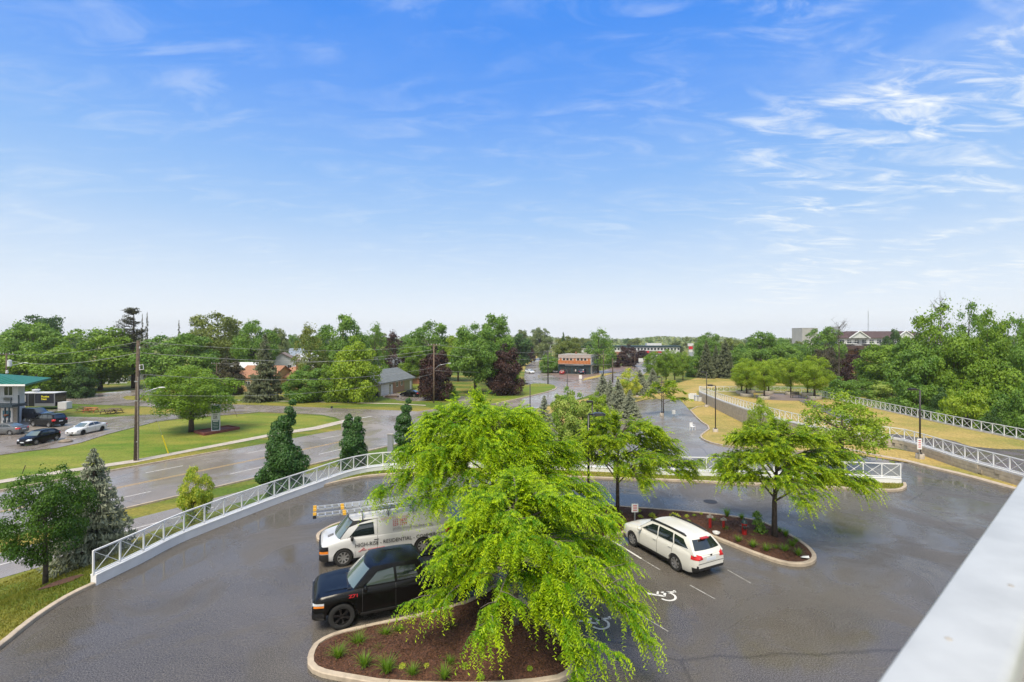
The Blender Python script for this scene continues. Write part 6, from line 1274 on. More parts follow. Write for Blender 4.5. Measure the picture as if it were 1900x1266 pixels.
for k in range(4): window(mo, (-1.3 - k * 5, 0, 4.85), 1.15, 1.25); part_box('air_conditioner', (-1.3 - k * 5, -.12, 3.75), (.95, .25, .42), M_gry, mo)
dr = part_box('door_frame', (-1.35, -.15, 1.25), (1.55, .12, 2.45), M_white, mo); part_box('pane', (-1.35, -.22, 1.65), (1.1, .03, 1.0), mat('blue_poster', (0.02, 0.14, 0.22), .3), dr); part_box('panel', (-1.65, -.22, .62), (.42, .03, .32), M_teal, dr); part_box('panel', (-1.05, -.22, .62), (.42, .03, .32), M_teal, dr)
for i, x in enumerate((-.1, -2.9)):
    mb = MB(); mb.lathe([(0.01, 0), (.2, .05), (.28, .25), (.01, .34)], c=(0, 0, 0), n=10); o = mb.build('hanging_basket', mat('flower_mix', (0.12, 0.05, 0.03), .9, noise=.6, nscale=15), loc=(-69 + x + .6, 66.4, ZR + 1.6), smooth='all'); tag(o, 'hanging flower basket under the motel balcony, ' + ('at the corner' if i == 0 else 'left of the door'), 'basket')
    mb = MB(); mb.bar((0, 0, .3), (0, 0, 1.28), .015); mb.build('chain', M_trim, o)
# food trailer
ft = bldg('food_trailer', (P2(77, 85), 85, ZR + .05), R(2), 'black food trailer with serving window, door and yellow lettering', 'trailer')
mb = MB(); mb.box((0, 0, 1.62), (6.4, 2.3, 2.2)); mb.build('body', M_nav, ft); part_box('lower_panel', (1.5, -1.16, .78), (3.3, .04, .5), M_slv, ft); part_box('roof', (0, 0, 2.76), (6.5, 2.4, .09), M_siding, ft); mb = MB(); mb.lathe([(.42, 2.8), (.42, 3.1), (.55, 3.12), (.55, 3.3), (.4, 3.34)], c=(-.9, 0, 0), n=12); mb.build('roof_vent', M_siding, ft)
window(ft, (-2.2, -1.15, 1.9), 1.25, 1.1, frame=M_slv, glass=mat('curtain', (0.42, 0.42, 0.40), .7), mull=False); dr = part_box('door', (-.6, -1.17, 1.55), (.95, .04, 2.0), M_trim, ft)
for x in (-1.15, -.05): part_box('door_trim', (x, -1.18, 1.55), (.07, .05, 2.1), M_slv, ft)
part_box('corner_trim', (3.2, -1.16, 1.65), (.12, .1, 2.2), M_slv, ft)
for x in (-2.95, -2.1):
    mb = MB(); mb.lathe([(.16, -.1), (.35, -.1), (.35, .1), (.16, .1)], c=(x, -1.12, .33), n=18, axis='Y'); w_ = mb.build('wheel', M_tyre, ft); mb = MB(); mb.lathe([(.001, -.11), (.19, -.11), (.19, .0)], c=(x, -1.12, .33), n=12, axis='Y'); mb.build('rim', M_white, w_)
mb = MB(); mb.tube([(-3.45, -1.2, .45), (-3.3, -1.2, .78), (-2.5, -1.2, .82), (-1.75, -1.2, .78), (-1.6, -1.2, .45)], .05, 5); mb.build('mudguard', M_white, ft)
mb = MB(); mb.bar((3.2, .5, .5), (4.3, 0, .5), .1); mb.bar((3.2, -.5, .5), (4.3, 0, .5), .1); mb.build('drawbar', M_trim, ft)
M_y = mat('sign_yellow', (0.75, 0.66, 0.04), .5); MT = Matrix(((1, 0, 0), (0, 0, -1), (0, 1, 0))).to_4x4()
for tx, z in (('Poutine', 2.05), ('Feast', 1.62)): M_ = MT.copy(); M_.translation = Vector((1.0, -1.165, z)); text_part(tx, .42, M_y, ft, M_, bold=.02)
g_ = G(120.5, 759, ZR); mb = MB(); mb.box((0, 0, .62), (1.5, 1.1, 1.15)); o = mb.build('storage_tank', M_siding, loc=(g_.x, g_.y, ZR + .04)); tag(o, 'white plastic storage tank at the front of the food trailer', 'tank')
for k in range(4): part_box('rib', (-.55 + k * .37, -.56, .62), (.06, .04, 1.1), M_siding, o)
def picnic(px, py, m, rz, label):
    g_ = G(px, py, ZR); o = tag(empty('picnic_table', (g_.x, g_.y, ZR + .03), rz), label, 'picnic table', 'picnic tables')
    for k in range(5): part_box('top_board', (0, -.30 + k * .15, .74), (1.9, .135, .04), m, o)
    for s_ in (-1, 1):
        for k in range(2): part_box('seat_board', (0, s_ * (.62 + k * .15), .43), (1.9, .135, .04), m, o)
        mb = MB(); mb.bar((s_ * .7, -.75, 0), (s_ * .7, -.2, .72), .09, .04); mb.bar((s_ * .7, .75, 0), (s_ * .7, .2, .72), .09, .04); mb.bar((s_ * .7, -.78, .39), (s_ * .7, .78, .39), .04, .09); mb.build('leg_frame', m, o)
M_wood = mat('weathered_wood', (0.12, 0.085, 0.055), .85, noise=.2, nscale=6); M_owood = mat('orange_wood', (0.45, 0.14, 0.05), .7, noise=.15, nscale=6)
picnic(169, 765.5, M_owood, R(12), 'orange picnic table on the strip of grass by the motel'); picnic(156, 763.5, M_wood, R(-14), 'brown picnic table just left of the orange one'); picnic(200, 768.5, M_wood, R(8), 'dark weathered picnic table right of the orange one'); picnic(214, 767, M_wood, R(-5), 'rightmost weathered picnic table on the grass strip')
# motel sign
g_ = G(400.5, 802, ZR); sg = tag(empty('motel_sign', (g_.x, g_.y, ZR), R(26)), 'tall white motel sign with green INN panel in a timber flower bed', 'sign')
mb = MB(); mb.box((0, 0, 1.8), (.98, .42, 3.5)); mb.build('body', M_siding, sg); part_box('top_panel', (0.02, 0, 3.0), (1.08, .52, 1.02), M_siding, sg)
M_sgreen = mat('sign_green', (0.01, 0.075, 0.055), .4); part_box('green_panel', (-.01, -.275, 3.0), (.90, .02, .92), M_sgreen, sg); part_box('dark_panel', (0, -.225, .95), (.80, .02, 1.25), M_sgreen, sg); part_box('text_strip', (0, -.24, 1.46), (.62, .012, .16), M_siding, sg)
for k in range(4): part_box('text_line', (0, -.24, 1.2 - k * .2), (.58 - .08 * (k % 2), .012, .035), M_siding, sg)
M_ = MT.copy(); M_.translation = Vector((-.36, -.29, 2.66)); text_part('INN', .40, M_siding, sg, M_, bold=.012)
mb = MB(); 
for q in range(2):
    for i in range(9): a0, a1 = R(20 + i * 15), R(35 + i * 15); rr = .36 - q * .09; mb.bar((rr * math.cos(a0) * 1.1, -.29, 2.98 + rr * math.sin(a0) * .8), (rr * math.cos(a1) * 1.1, -.29, 2.98 + rr * math.sin(a1) * .8), .04, .01)
mb.build('arch_emblem', M_siding, sg)
for i, (tx, z) in enumerate((('HOT', 2.22), ('TUB', 1.98), ('WIFI', 1.76))): M_ = MT.copy(); M_.translation = Vector((-.30, -.218, z)); text_part(tx, .24, M_ink, sg, M_, bold=.006)
bed = [G(361, 803.5, ZR), G(379.7, 809, ZR), G(443.8, 797, ZR), G(422.8, 793.6, ZR)]; o = tag(empty('flower_bed', bed[0]), 'raised timber-edged bed of red-brown mulch around the motel sign', 'flower bed')
for i in range(4): a, b = bed[i] - bed[0], bed[(i + 1) % 4] - bed[0]; mb = MB(); mb.bar(a + Vector((0, 0, .16)), b + Vector((0, 0, .16)), .18, .34); mb.build('timber', mat('red_timber', (0.16, 0.05, 0.035), .8, noise=.2), o)
mb = MB(); mb.face([tuple(p - bed[0] + Vector((0, 0, .2))) for p in bed]); mb.build('soil', mat('red_mulch', (0.17, 0.06, 0.045), .95, noise=.4, nscale=9), o)
# houses
def house(px, Y, rz, w, d, ze, zr, mw, mr, label, along='x', chim=None, wins=(), roof='gable'):
    o = bldg('house', (P2(px, Y), Y, ZR), rz, label)
    if roof == 'gable': gable_wall(o, -w / 2, w / 2, 0, d, ze, zr - .05, mw, along); r_ = gable(o, -w / 2, w / 2, 0, d, ze, zr, mr, along)
    else: part_box('wall', (0, d / 2, ze / 2 - .05), (w, d, ze - .1), mw, o); r_ = hip(o, -w / 2, w / 2, 0, d, ze, zr, mr)
    if chim: cx, cy, cw_, ch = chim; part_box('chimney', (cx, cy, ch / 2), (cw_, cw_ * .8, ch), M_brick, o if cy < 0 else r_); part_box('chimney_cap', (cx, cy, ch + .06), (cw_ * 1.15, cw_, .12), M_stone, o)
    for (x, z, ww, hh) in wins: window(o, (x, 0, z), ww, hh)
    return o
house(471, 112, R(-8), 9, 9, 3.3, 5.6, M_tan, M_roofo, 'tan house with a big brick end chimney, mostly behind the large spruce', chim=(-4.0, -.5, .95, 6.6), wins=((-1.5, 1.8, 1.2, 1.1),))
part = house(459, 121, 0, 7, 6, 4.6, 6.0, M_siding, M_siding, 'white-sided house right of the big brick chimney', wins=((1, 2.5, 1, 1),))
house(534, 116, R(6), 8.6, 9, 3.1, 5.3, M_tan, M_roofo, 'orange-roofed house with a square brick chimney, right of the spruce', roof='hip', chim=(1.3, 3.4, .95, 6.4), wins=((.2, 2.0, .9, .8), (-2.6, 1.6, 1.2, 1.1)))
house(523, 140, R(20), 8, 9, 5.6, 7.9, M_siding, M_roofb, 'white house with brown gable roof behind the orange-roofed house', along='y', wins=((-1, 4, .9, 1.2), (2, 4, .9, 1.2)))
house(532, 165, R(5), 9, 8, 6.3, 8.6, M_siding, mat('blue_grey_shingles', (0.20, 0.24, 0.30), .8, noise=.12), 'house with a blue-grey roof furthest back in the gap', wins=((2, 5, .9, 1.2), (-2, 5, .9, 1.2)))
house(553, 150, R(-15), 7, 8, 5.0, 7.4, M_siding, M_siding, 'white gabled house beside the loose olive tree', along='y', wins=((.5, 4.4, .8, 1.1),))
house(549, 130, R(-20), 5, 6, 3.4, 4.8, M_siding, M_siding, 'small white outbuilding behind the orange roof', along='y')
house(762, 132, R(-18), 10, 9, 3.4, 5.6, M_brick, M_roofb, 'red brick bungalow with brown hipped roof behind the garage house', roof='hip', chim=(-1.5, 4, .7, 6.4), wins=((3.2, 1.8, .9, 1.2),))
house(725, 160, R(5), 12, 9, 3.6, 5.6, M_siding, M_roofg, 'pale house with grey roof seen under the forked tree', wins=((-3, 2, 1.2, 1.2), (3, 2, 1.2, 1.2)))
house(745, 175, R(-5), 9, 8, 4, 6, M_siding, M_roofb, 'white house far back above the brown roof', wins=((0, 2.2, 1.2, 1.2),))
# garage house: long front receding to the right
gh = bldg('garage_house', (-27.9, 102.6, ZR), math.atan2(16, 3.9), 'grey-roofed house with white garage door and brick and olive walls')
LEN = 16.4; gable_wall(gh, 0, LEN, 0, 8.6, 2.85, 4.9, M_olive, 'x'); gable(gh, 0, LEN, 0, 8.6, 2.85, 4.95, M_roofg, 'x', over=.55)
part_box('brick_front', (9.0, -.05, 1.38), (5.6, .1, 2.74), mat('pink_brick', (0.32, 0.19, 0.13), .85, noise=.2, nscale=6), gh)
gd = part_box('garage_door', (2.7, -.05, 1.15), (3.6, .08, 2.25), M_white, gh)
for k in range(4): part_box('door_panel', (2.7, -.10, .32 + k * .55), (3.5, .03, .50), M_siding, gd)
window(gh, (8.0, -.1, 1.9), .8, 1.1, mull=False); window(gh, (10.4, -.1, 2.0), .8, 1.1, mull=False); part_box('front_door', (5.6, -.05, 1.05), (.95, .08, 2.05), M_siding, gh); part_box('white_door', (15.2, -.05, 1.05), (.8, .08, 2.05), M_white, gh)
part_box('wall_lamp', (4.9, -.1, 1.9), (.15, .15, .25), M_trim, gh)
g_ = G(727, 737.5, ZR); mb = MB(); mb.box((0, 0, .18), (2.6, 1.4, .3)); o = mb.build('raised_planter', M_wood, loc=(g_.x, g_.y, ZR)); tag(o, 'low wooden raised bed on the lawn before the garage house', 'planter'); part_box('soil', (0, 0, .335), (2.4, 1.2, .02), M_mulch, o); part_box('pot', (-.5, 0, .5), (.5, .4, .3), M_stone, o)
mb = MB(); mb.box((0, 0, .55), (.9, .9, 1.1)); g_ = G(699, 737, ZR); tag(mb.build('bin', M_trim, loc=(g_.x, g_.y, ZR)), 'dark bin at the corner of the garage', 'bin')
# store
st = bldg('store', (26.7, 166, ZR), math.atan2(-4.0, 10.6) , 'two-storey corner store with orange timber balcony front and white side', 'store'); WD, DP = 11.3, 13.5
M_orange = mat('orange_boards', (0.42, 0.145, 0.045), .7, noise=.2, nscale=3); M_gsid = mat('grey_pink_siding', (0.36, 0.31, 0.29), .7, noise=.08, nscale=1); M_cream = mat('cream_wall', (0.62, 0.58, 0.50), .7, noise=.06)
part_box('lower_wall', (-WD / 2, DP / 2, 1.6), (WD, DP, 3.2), M_teal, st); part_box('upper_wall', (-WD / 2, DP / 2, 4.85), (WD, DP, 3.3), M_cream, st); part_box('roof', (-WD / 2, DP / 2, 6.56), (WD + .3, DP + .3, .12), M_stone, st); part_box('side_panel', (.03, DP / 2, 4.85), (.05, DP - .1, 3.25), M_siding, st)
part_box('parapet_band', (-WD / 2, -.12, 5.95), (WD + .1, .2, 1.05), M_gsid, st)
for k in range(26): part_box('board', (-WD + .22 + k * .435, -.62, 4.0), (.40, .06, 1.1), M_orange, st)
part_box('balcony_floor', (-WD / 2, -.33, 3.38), (WD, .62, .12), M_gsid, st); part_box('balcony_rail', (-WD / 2, -.62, 4.58), (WD, .1, .07), M_orange, st)
for k in range(9):
    x = -WD + .7 + k * 1.24; (window(st, (x, -.02, 5.0), .78, .85, mull=False) if k % 4 else part_box('balcony_door', (x, -.06, 4.75), (.7, .06, 1.6), M_orange, st)); part_box('balcony_post', (x + .62, -.60, 4.5), (.1, .1, 2.1), M_orange, st)
part_box('sign_band', (-WD / 2, -.25, 3.1), (6.5, .12, .42), M_siding, st)
M_ = MT.copy(); M_.translation = Vector((-8.4, -.33, 2.98)); text_part('CONVENIENCE', .36, M_ink, st, M_)
for k in range(5): window(st, (-1.5 - k * 2.05, 0, 1.45), 1.5, 1.9, frame=M_trim)
for k in range(4): window(st, (.06, 2 + k * 2.2 + (1.2 if k == 3 else 0), 4.95), .75 if k != 3 else 1.0, 1.7, axis='x', side=1, frame=M_trim, mull=False)
part_box('awning', (.55, DP / 2, 3.15), (1.1, DP, .14), M_teal, st); part_box('shop_front', (.05, DP / 2, 1.5), (.06, DP - .2, 2.9), M_cream, st)
for k in range(5): window(st, (.08, 1.6 + k * 2.4, 1.5), 1.3, 2.1, axis='x', side=1, frame=M_teal)
part_box('chimney', (-WD * .62, DP * .6, 7.0), (.5, .5, .8), M_brick, st); part_box('roof_unit', (-3, 5, 6.9), (1.2, 1, .6), M_stone, st)
o = bldg('shed', (14.2, 172.5, ZR), R(-20), 'low grey lean-to on the left of the store', 'shed'); part_box('wall', (0, 2, 1.1), (3, 4, 2.2), M_stone, o); part_box('roof', (0, 2, 2.3), (3.3, 4.3, .14), M_siding, o); part_box('door', (0, -.03, 1), (.9, .05, 1.9), M_teal, o)
# shops in the distance
sh = bldg('shop_row', (P2(1138, 300), 300, ZR), R(-3), 'long low row of shops with teal roof edge and white and red fronts', 'shops')
part_box('wall', (20, 6, 3.4), (40, 12, 6.8), M_siding, sh); part_box('roof', (20, 6, 7.3), (41, 13, .9), M_teal, sh); part_box('lower_roof', (19, -3.2, 4.1), (20, 6.4, .7), M_dkroof, sh); part_box('lower_wall', (19, -2.9, 1.9), (19.5, 5.6, 3.7), M_siding, sh); part_box('brick_wing', (4, -.3, 2), (8, .6, 4), M_brick, sh)
for k in range(20): window(sh, (1.2 + k * 2.0, 0, 5.7), 1.2, 1.3, frame=M_siding, mull=False)
for k in range(6): window(sh, (11 + k * 3.1, -5.7, 1.7), 2.0, 2.2, frame=M_white)
part_box('red_sign', (18.4, -6.45, 4.1), (3.4, .2, 1.3), M_inkr, sh); part_box('red_sign', (26, -6.45, 4.0), (4, .2, .6), M_inkr, sh); part_box('upper_unit', (26, 8, 8.4), (9, 5, 1.6), M_siding, sh)
o = bldg('warehouse', (P2(1297, 330), 330, ZR), 0, 'white flat-roofed building beside the tall red and white sign', 'building'); part_box('wall', (0, 4, 2.6), (7.2, 8, 5.2), M_siding, o); part_box('roof', (0, 4, 5.3), (7.5, 8.3, .3), M_slv, o); window(o, (-1, 0, 2), 3, 2)
o = tag(empty('pylon_sign', (P2(1281.5, 320), 320, ZR)), 'tall red and white roadside sign left of the white building', 'sign'); part_box('post', (-1.4, 0, 3), (.25, .25, 6), M_slv, o); part_box('post', (1.4, 0, 3), (.25, .25, 6), M_slv, o); part_box('panel', (0, -.1, 8.0), (4, .5, 1.8), M_siding, o); part_box('panel', (0, -.1, 6.0), (2.6, .4, 2.0), M_inkr, o); part_box('panel', (0, -.1, 4.0), (2.6, .4, 1.5), M_siding, o)
# white buildings seen over the store roof
o = bldg('building', (P2(1078, 260), 260, ZR), R(4), 'low white building behind the store trees', 'building'); part_box('wall', (0, 4, 3.2), (17, 8, 6.4), M_siding, o); part_box('roof', (0, 4, 6.5), (17.4, 8.4, .25), M_stone, o); window(o, (2, 0, 3), 2, 1.6)
# grey slab and the condominium
o = bldg('apartment_slab', (P2(1503, 400), 400, ZR), R(8), 'plain grey windowless slab building above the planter trees', 'building'); part_box('wall', (0, 6, 10.2), (14, 12, 20.4), mat('slab_grey', (0.36, 0.35, 0.34), .85, noise=.08, nscale=.3), o); part_box('roof', (0, 6, 20.5), (14.2, 12.2, .3), M_stone, o); part_box('lower_block', (-9, 5, 3), (6, 8, 6), M_siding, o); window(o, (-9, 1, 3), 2, 2)
cd_ = bldg('condominium', (P2(1642, 172), 172, ZR), R(-4), 'long white condominium with dark brown roof and white gables', 'building'); part_box('wall', (2, 7, 6.2), (36, 14, 12.4), M_siding, cd_); part_box('brick_base', (2, -.1, 4.0), (36, .2, 8), M_brick, cd_)
hip(cd_, -16, 20, 0, 14, 12.4, 14.8, M_dkroof, over=.8); part_box('lower_roof', (2, -1.3, 9.0), (34, 2.6, 1.3), M_dkroof, cd_)
for x in (-9.5, 5.8, 16):
    mb = MB(); v = [(x - 3.2, -1.6, 12.3), (x + 3.2, -1.6, 12.3), (x, -1.6, 14.5), (x - 3.2, 3, 12.3), (x + 3.2, 3, 12.3), (x, 3, 14.5)]; mb.mesh(v, [(0, 1, 2)]); mb.mesh([(p[0], p[1] + .05, p[2]) for p in v], [(5, 4, 3), (0, 3, 4, 1), (0, 1, 2)]); mb.build('gable', M_siding, cd_); mb = MB(); mb.mesh([(p[0], p[1] + .02, p[2] + .06) for p in v], [(0, 2, 5, 3), (1, 4, 5, 2)]); mb.build('gable_roof', M_dkroof, cd_)
    for s_ in (-1, 1): mb = MB(); mb.bar((x + s_ * 3.5, -1.75, 12.25), (x, -1.75, 14.75), .4, .25); mb.build('gable_trim', M_dkroof if False else M_white, cd_)
for k in range(14): window(cd_, (-14.5 + k * 2.5, 0, 11.0), 1.5, 1.5, frame=M_white)
for k in range(5): part_box('balcony', (-12.5 + k * 7, -1.0, 10.3), (4.4, 2, .2), M_white, cd_); part_box('balcony_rail', (-12.5 + k * 7, -1.95, 11.2), (4.4, .06, .1), M_white, cd_)
part_box('roof_unit', (-15, 4, 15.4), (2.8, 3, 2.0), M_slv, cd_)
o = tag(empty('radio_mast', (P2(1611, 900), 900, ZR)), 'thin lattice radio mast above the condominium roof', 'mast'); mb = MB()
for a in range(3): an = a * 2.094; mb.tube([(1.0 * math.cos(an), 1.0 * math.sin(an), 0), (.7 * math.cos(an), .7 * math.sin(an), 62)], .16, 4)
for k in range(30): mb.bar((math.cos(k * 2.094), math.sin(k * 2.094), k * 2.06), (math.cos(k * 2.094 + 2.094), math.sin(k * 2.094 + 2.094), k * 2.06 + 2), .15)
mb.build('lattice', M_slv, o); mb = MB(); mb.tube([(0, 0, 60), (0, 0, 70)], .12, 5); mb.build('antenna', M_white, o)
# pale fence behind the far lawn
def picket(x0, y0, x1, y1, n, label, h=1.6):
    a, b = G(x0, y0, ZR), G(x1, y1, ZR); o = tag(empty('picket_fence', a), label, 'fence'); d = b - a
    for k in range(n): p = d * ((k + .5) / n); mb = MB(); mb.bar(p - d * (.42 / n) + Vector((0, 0, h / 2)), p + d * (.42 / n) + Vector((0, 0, h / 2 + .0)), .03, h * random.uniform(.93, 1.0)); mb.build('board', M_siding, o)
    for z in (.35, h - .3): mb = MB(); mb.bar(Vector((0, .05, z)), d + Vector((0, .05, z)), .05, .09); mb.build('rail', M_siding, o)
picket(160, 714, 236, 711.5, 40, 'pale board fence behind the thick-trunked maple'); picket(238, 708, 290, 703, 30, 'weathered pale fence right of the tall wooden pole')
# ================================================================== STREET FURNITURE
M_pole = mat('pole_wood', (0.085, 0.062, 0.045), .9, noise=.3, nscale=4, bump=.5, bscale=14); M_polel = mat('pole_wood_pale', (0.22, 0.19, 0.16), .9, noise=.2, nscale=4)
M_dark = mat('bronze_metal', (0.022, 0.016, 0.014), .45); M_lampb = mat('black_lamp_paint', (0.010, 0.010, 0.011), .35); M_ins = mat('insulator', (0.5, 0.5, 0.5), .3); M_wire = mat('cable', (0.34, 0.34, 0.33), .5)
POLE_TOPS = {}
def pole(key, px, Y, yt, label, arms=1, lamp=None, r=.16, m=None, lean=0.0, extra=None, z=ZR):
    b = Vector((P2(px, Y), Y, z)); H = CH - (yt - HY) / FO * Y - z; o = tag(empty('utility_pole', b), label, 'utility pole', 'wooden utility poles'); mb = MB(); mb.tube([(0, 0, -.3), (lean, 0, H)], [r, r * .68], 10); mb.build('post', m or M_pole, o, smooth='all')
    for k in range(arms):
        zz = H - .25 - k * 1.1; mb = MB(); mb.bar((lean - 1.15, 0, zz), (lean + 1.15, 0, zz), .1, .12); mb.build('crossarm', m or M_pole, o)
        for x in (-1.05, -.5, .5, 1.05): mb = MB(); mb.lathe([(.03, zz + .05), (.06, zz + .1), (.05, zz + .24), (.001, zz + .27)], c=(lean + x, 0, 0), n=8); mb.build('insulator', M_ins, o)
    if lamp:
        dx, z0, z1 = lamp; mb = MB(); mb.tube([(lean, 0, z0), (lean + dx * .35, 0, z0 + (z1 - z0) * .7), (lean + dx, 0, z1)], .045, 6); a = mb.build('lamp_arm', M_slv, o, smooth='all'); mb = MB(); mb.lathe([(.001, -.35), (.10, -.30), (.14, 0), (.09, .3), (.001, .35)], n=8, axis='X'); mb.v = [(v[0] + lean + dx + .25 * (1 if dx > 0 else -1), v[1], v[2] * .5 + z1) for v in mb.v]; mb.build('lamp_head', M_siding, o, smooth='all')
    if extra: extra(o, H, lean)
    POLE_TOPS[key] = (b, H, lean); return o
def ex1(o, H, lean):
    mb = MB(); mb.tube([(.26, -.1, 0), (.26, -.1, H * .70)], .07, 6); mb.build('conduit', M_polel, o)
    for z in (H * .16, H * .66, H * .5): mb = MB(); mb.box((.12, -.12, z), (.36, .12, .1)); mb.build('bracket', M_slv, o)
    for z in (H * .93, H * .76, H * .78): mb = MB(); mb.lathe([(.04, z), (.07, z + .1), (.04, z + .25)], c=(.35, 0, 0), n=8); mb.build('insulator', M_ins, o)
    mb = MB(); mb.tube([(.2, 0, H * .79), (.7, 0, H * .80), (.75, 0, H * .76), (.3, 0, H * .755)], .05, 6); mb.build('cable_loop', M_ins, o)
def ex3(o, H, lean): mb = MB(); mb.lathe([(.001, H - 2.2), (.3, H - 2.2), (.3, H - 1.2), (.001, H - 1.1)], c=(.5, 0, 0), n=14); mb.build('transformer', M_siding, o); mb = MB(); mb.lathe([(.001, H - 3.4), (.2, H - 3.3), (.16, H - 2.9), (.001, H - 2.8)], c=(.3, -.2, 0), n=10); mb.build('fuse_switch', M_ins, o)
pole('A', 252.5, 48.9, 632, 'tall thick wooden pole at the street edge in front of the lawn, leaning slightly', 0, (2.6 - .5, 5.9, 7.3), r=.22, lean=.22, extra=ex1)
pole('B', 805, 92.5, 638, 'wooden pole with street lamp in front of the purple maple', 1, (2.7, 6.2, 7.5), r=.15, m=mat('pole_wood_tan', (0.17, 0.12, 0.085), .9, noise=.2, nscale=4))
pole('C', 12, 80, 655, 'wooden pole with transformer and lamp above the green motel roof', 1, (2.9, 6.9, 8.2), extra=ex3)
pole('D', 402, 104, 673, 'wooden pole with lamp behind the lawn maple', 1, (3.0, 4.6, 6.3), r=.13)
pole('E', 1016.8, 131, 651, 'dark pole on the grass corner of the junction', 1, None, r=.17, m=M_dark); pole('F', 1022.4, 178, 636, 'dark pole left of the store', 1, None, r=.16, m=M_dark)
for i, (px, Y, yt) in enumerate([(1027.5, 250, 634), (1030, 330, 632), (1033.4, 430, 626), (1036, 560, 625)]): pole('G%d' % i, px, Y, yt, ['first', 'second', 'third', 'fourth and farthest'][i] + ' pole of the line along the long road', 1, None, r=.16, m=M_polel)
pole('H', 1119.7, 158, 652, 'brown pole between store and tall green tree', 0, None, r=.15); pole('I', 1136.8, 136, 664, 'thick brown pole beside the main street, right of the store', 0, None, r=.19)
pole('J', 1178, 196, 652, 'pole with street lamp near the purple shop maples', 1, (2.9, 5.6, 7.5), r=.16)
def wire(a, fa, b, fb, sag, label, r=.018, dx=0.0):
    (pa, Ha, la), (pb, Hb, lb) = POLE_TOPS[a], POLE_TOPS[b]; A = pa + Vector((la + dx, 0, Ha * fa)); B = pb + Vector((lb + dx, 0, Hb * fb)); pts = [A.lerp(B, t) - Vector((0, 0, sag * 4 * t * (1 - t))) for t in np.linspace(0, 1, 20)]
    mb = MB(); mb.tube([p - A for p in pts], r * .72, 5); o = mb.build('power_line', M_wire, loc=A, smooth='all'); tag(o, label, 'cable', 'overhead cables')
wire('A', .99, 'C', .98, .6, 'top overhead cable from the tall near pole to the transformer pole', .02); wire('A', .90, 'C', .88, .9, 'second overhead cable from the tall near pole to the transformer pole', .03)
wire('A', .99, 'B', .98, 1.0, 'top overhead cable from the tall near pole to the lamp pole', .022); wire('A', .90, 'B', .84, 1.2, 'second overhead cable from the tall near pole to the lamp pole', .03); wire('A', .72, 'B', .60, 1.3, 'third overhead cable toward the lamp pole', .024)
wire('A', .55, 'B', .50, 1.5, 'lowest overhead cable toward the lamp pole', .02); wire('B', .98, 'E', .98, .8, 'top cable from the lamp pole to the junction pole', .03, 1.0); wire('B', .84, 'E', .80, .9, 'middle cable from the lamp pole to the junction pole', .03); wire('B', .55, 'E', .55, .9, 'low cable from the lamp pole to the junction pole', .03)
wire('E', .98, 'F', .97, .6, 'cable between the two dark poles left of the store', .03); wire('E', .80, 'H', .9, .8, 'cable from the junction pole past the store', .03); wire('H', .9, 'J', .9, .7, 'cable from the store to the lamp by the shops', .03); wire('D', .97, 'B', .9, 1.0, 'cable from the pole behind the lawn maple to the lamp pole', .03); wire('F', .97, 'G0', .97, .8, 'cable running up the long road', .03); wire('E', .7, 'I', .75, .7, 'cable crossing in front of the store', .03)
# guy wire with yellow guard
g0, g1 = G(313, 843, ZR), Vector((0, 0, 0)); b, H, l = POLE_TOPS['A']; o = tag(empty('guy_wire', g0), 'yellow guard on the guy wire slanting down right of the tall pole', 'guy wire'); tt = Vector((b.x + .15, b.y, ZR + H * .80)) - g0
mb = MB(); mb.tube([(0, 0, 0), tuple(tt)], .012, 4); mb.build('wire', M_wire, o); gd_ = Vector((G(298, 818, ZR).x - g0.x, 0, 0)); u = tt.normalized(); mb = MB(); mb.tube([tuple(u * .1), tuple(u * 2.2)], .06, 6); mb.build('guard', mat('guard_yellow', (0.75, 0.62, 0.02), .5), o)
# car-park lamps
def lamp(px, Y, yt, label, head='box', z=None, base=True, m=None, rz=0, hs=1.0):
    X = P2(px, Y); z = H1(X, Y) if z is None else z; H = CH - (yt - HY) / FO * Y - z; o = tag(empty('lamp_post', (X, Y, z), rz), label, 'lamp post', 'car park lamp posts'); m = m or M_dark
    if base: mb = MB(); mb.lathe([(.30, -.2), (.30, .42), (.28, .45), (.001, .45)], n=20); mb.build('base', M_walk, o, smooth=True)
    b0 = .45 if base else 0; mb = MB(); mb.lathe([(.001, b0), (.16, b0 + .001), (.15, b0 + .06), (.085, b0 + .14)], n=14); mb.build('foot_flange', m, o, smooth=True); mb = MB(); mb.tube([(0, 0, b0), (0, 0, H - .12)], .062, 10); mb.build('post', m, o, smooth='all')
    mb = MB()
    if head == 'cobra': 
        mb.box((.14, 0, H - .10), (.32, .10, .08)); vs = []
        for x, w, t in ((.22, .17, .05), (.34, .23, .10), (.75, .24, .10), (.88, .18, .06)): vs.append([(x, -w, H - .14), (x, w, H - .14), (x, w * .8, H - .14 + t * 1.4), (x, -w * .8, H - .14 + t * 1.4)])
        for a, b in zip(vs, vs[1:]): mb.mesh(a + b, [(0, 1, 5, 4), (1, 2, 6, 5), (2, 3, 7, 6), (3, 0, 4, 7)])
        mb.mesh(vs[0], [(0, 1, 2, 3)]); mb.mesh(vs[-1], [(3, 2, 1, 0)])
    else: mb.box((-.28 * hs, 0, H - .08), (.40, .07, .07)); mb.box((-.62 * hs, 0, H - .07), (.52, .36, .17))
    mb.build('lamp_head', m, o); return o
lamp(1092, 26.1, 766, 'black lamp post in the mulch island beside the honey locust', 'cobra', z=0.1, m=M_lampb)
lamp(1707, 39.7, 721, 'brown lamp post at the right in front of the block wall', z=0.0); lamp(1327.5, 57.6, 714, 'lamp post on the dry grass corner by the lower car park'); lamp(1311, 80.2, 690, 'lamp post against the far end of the block wall')
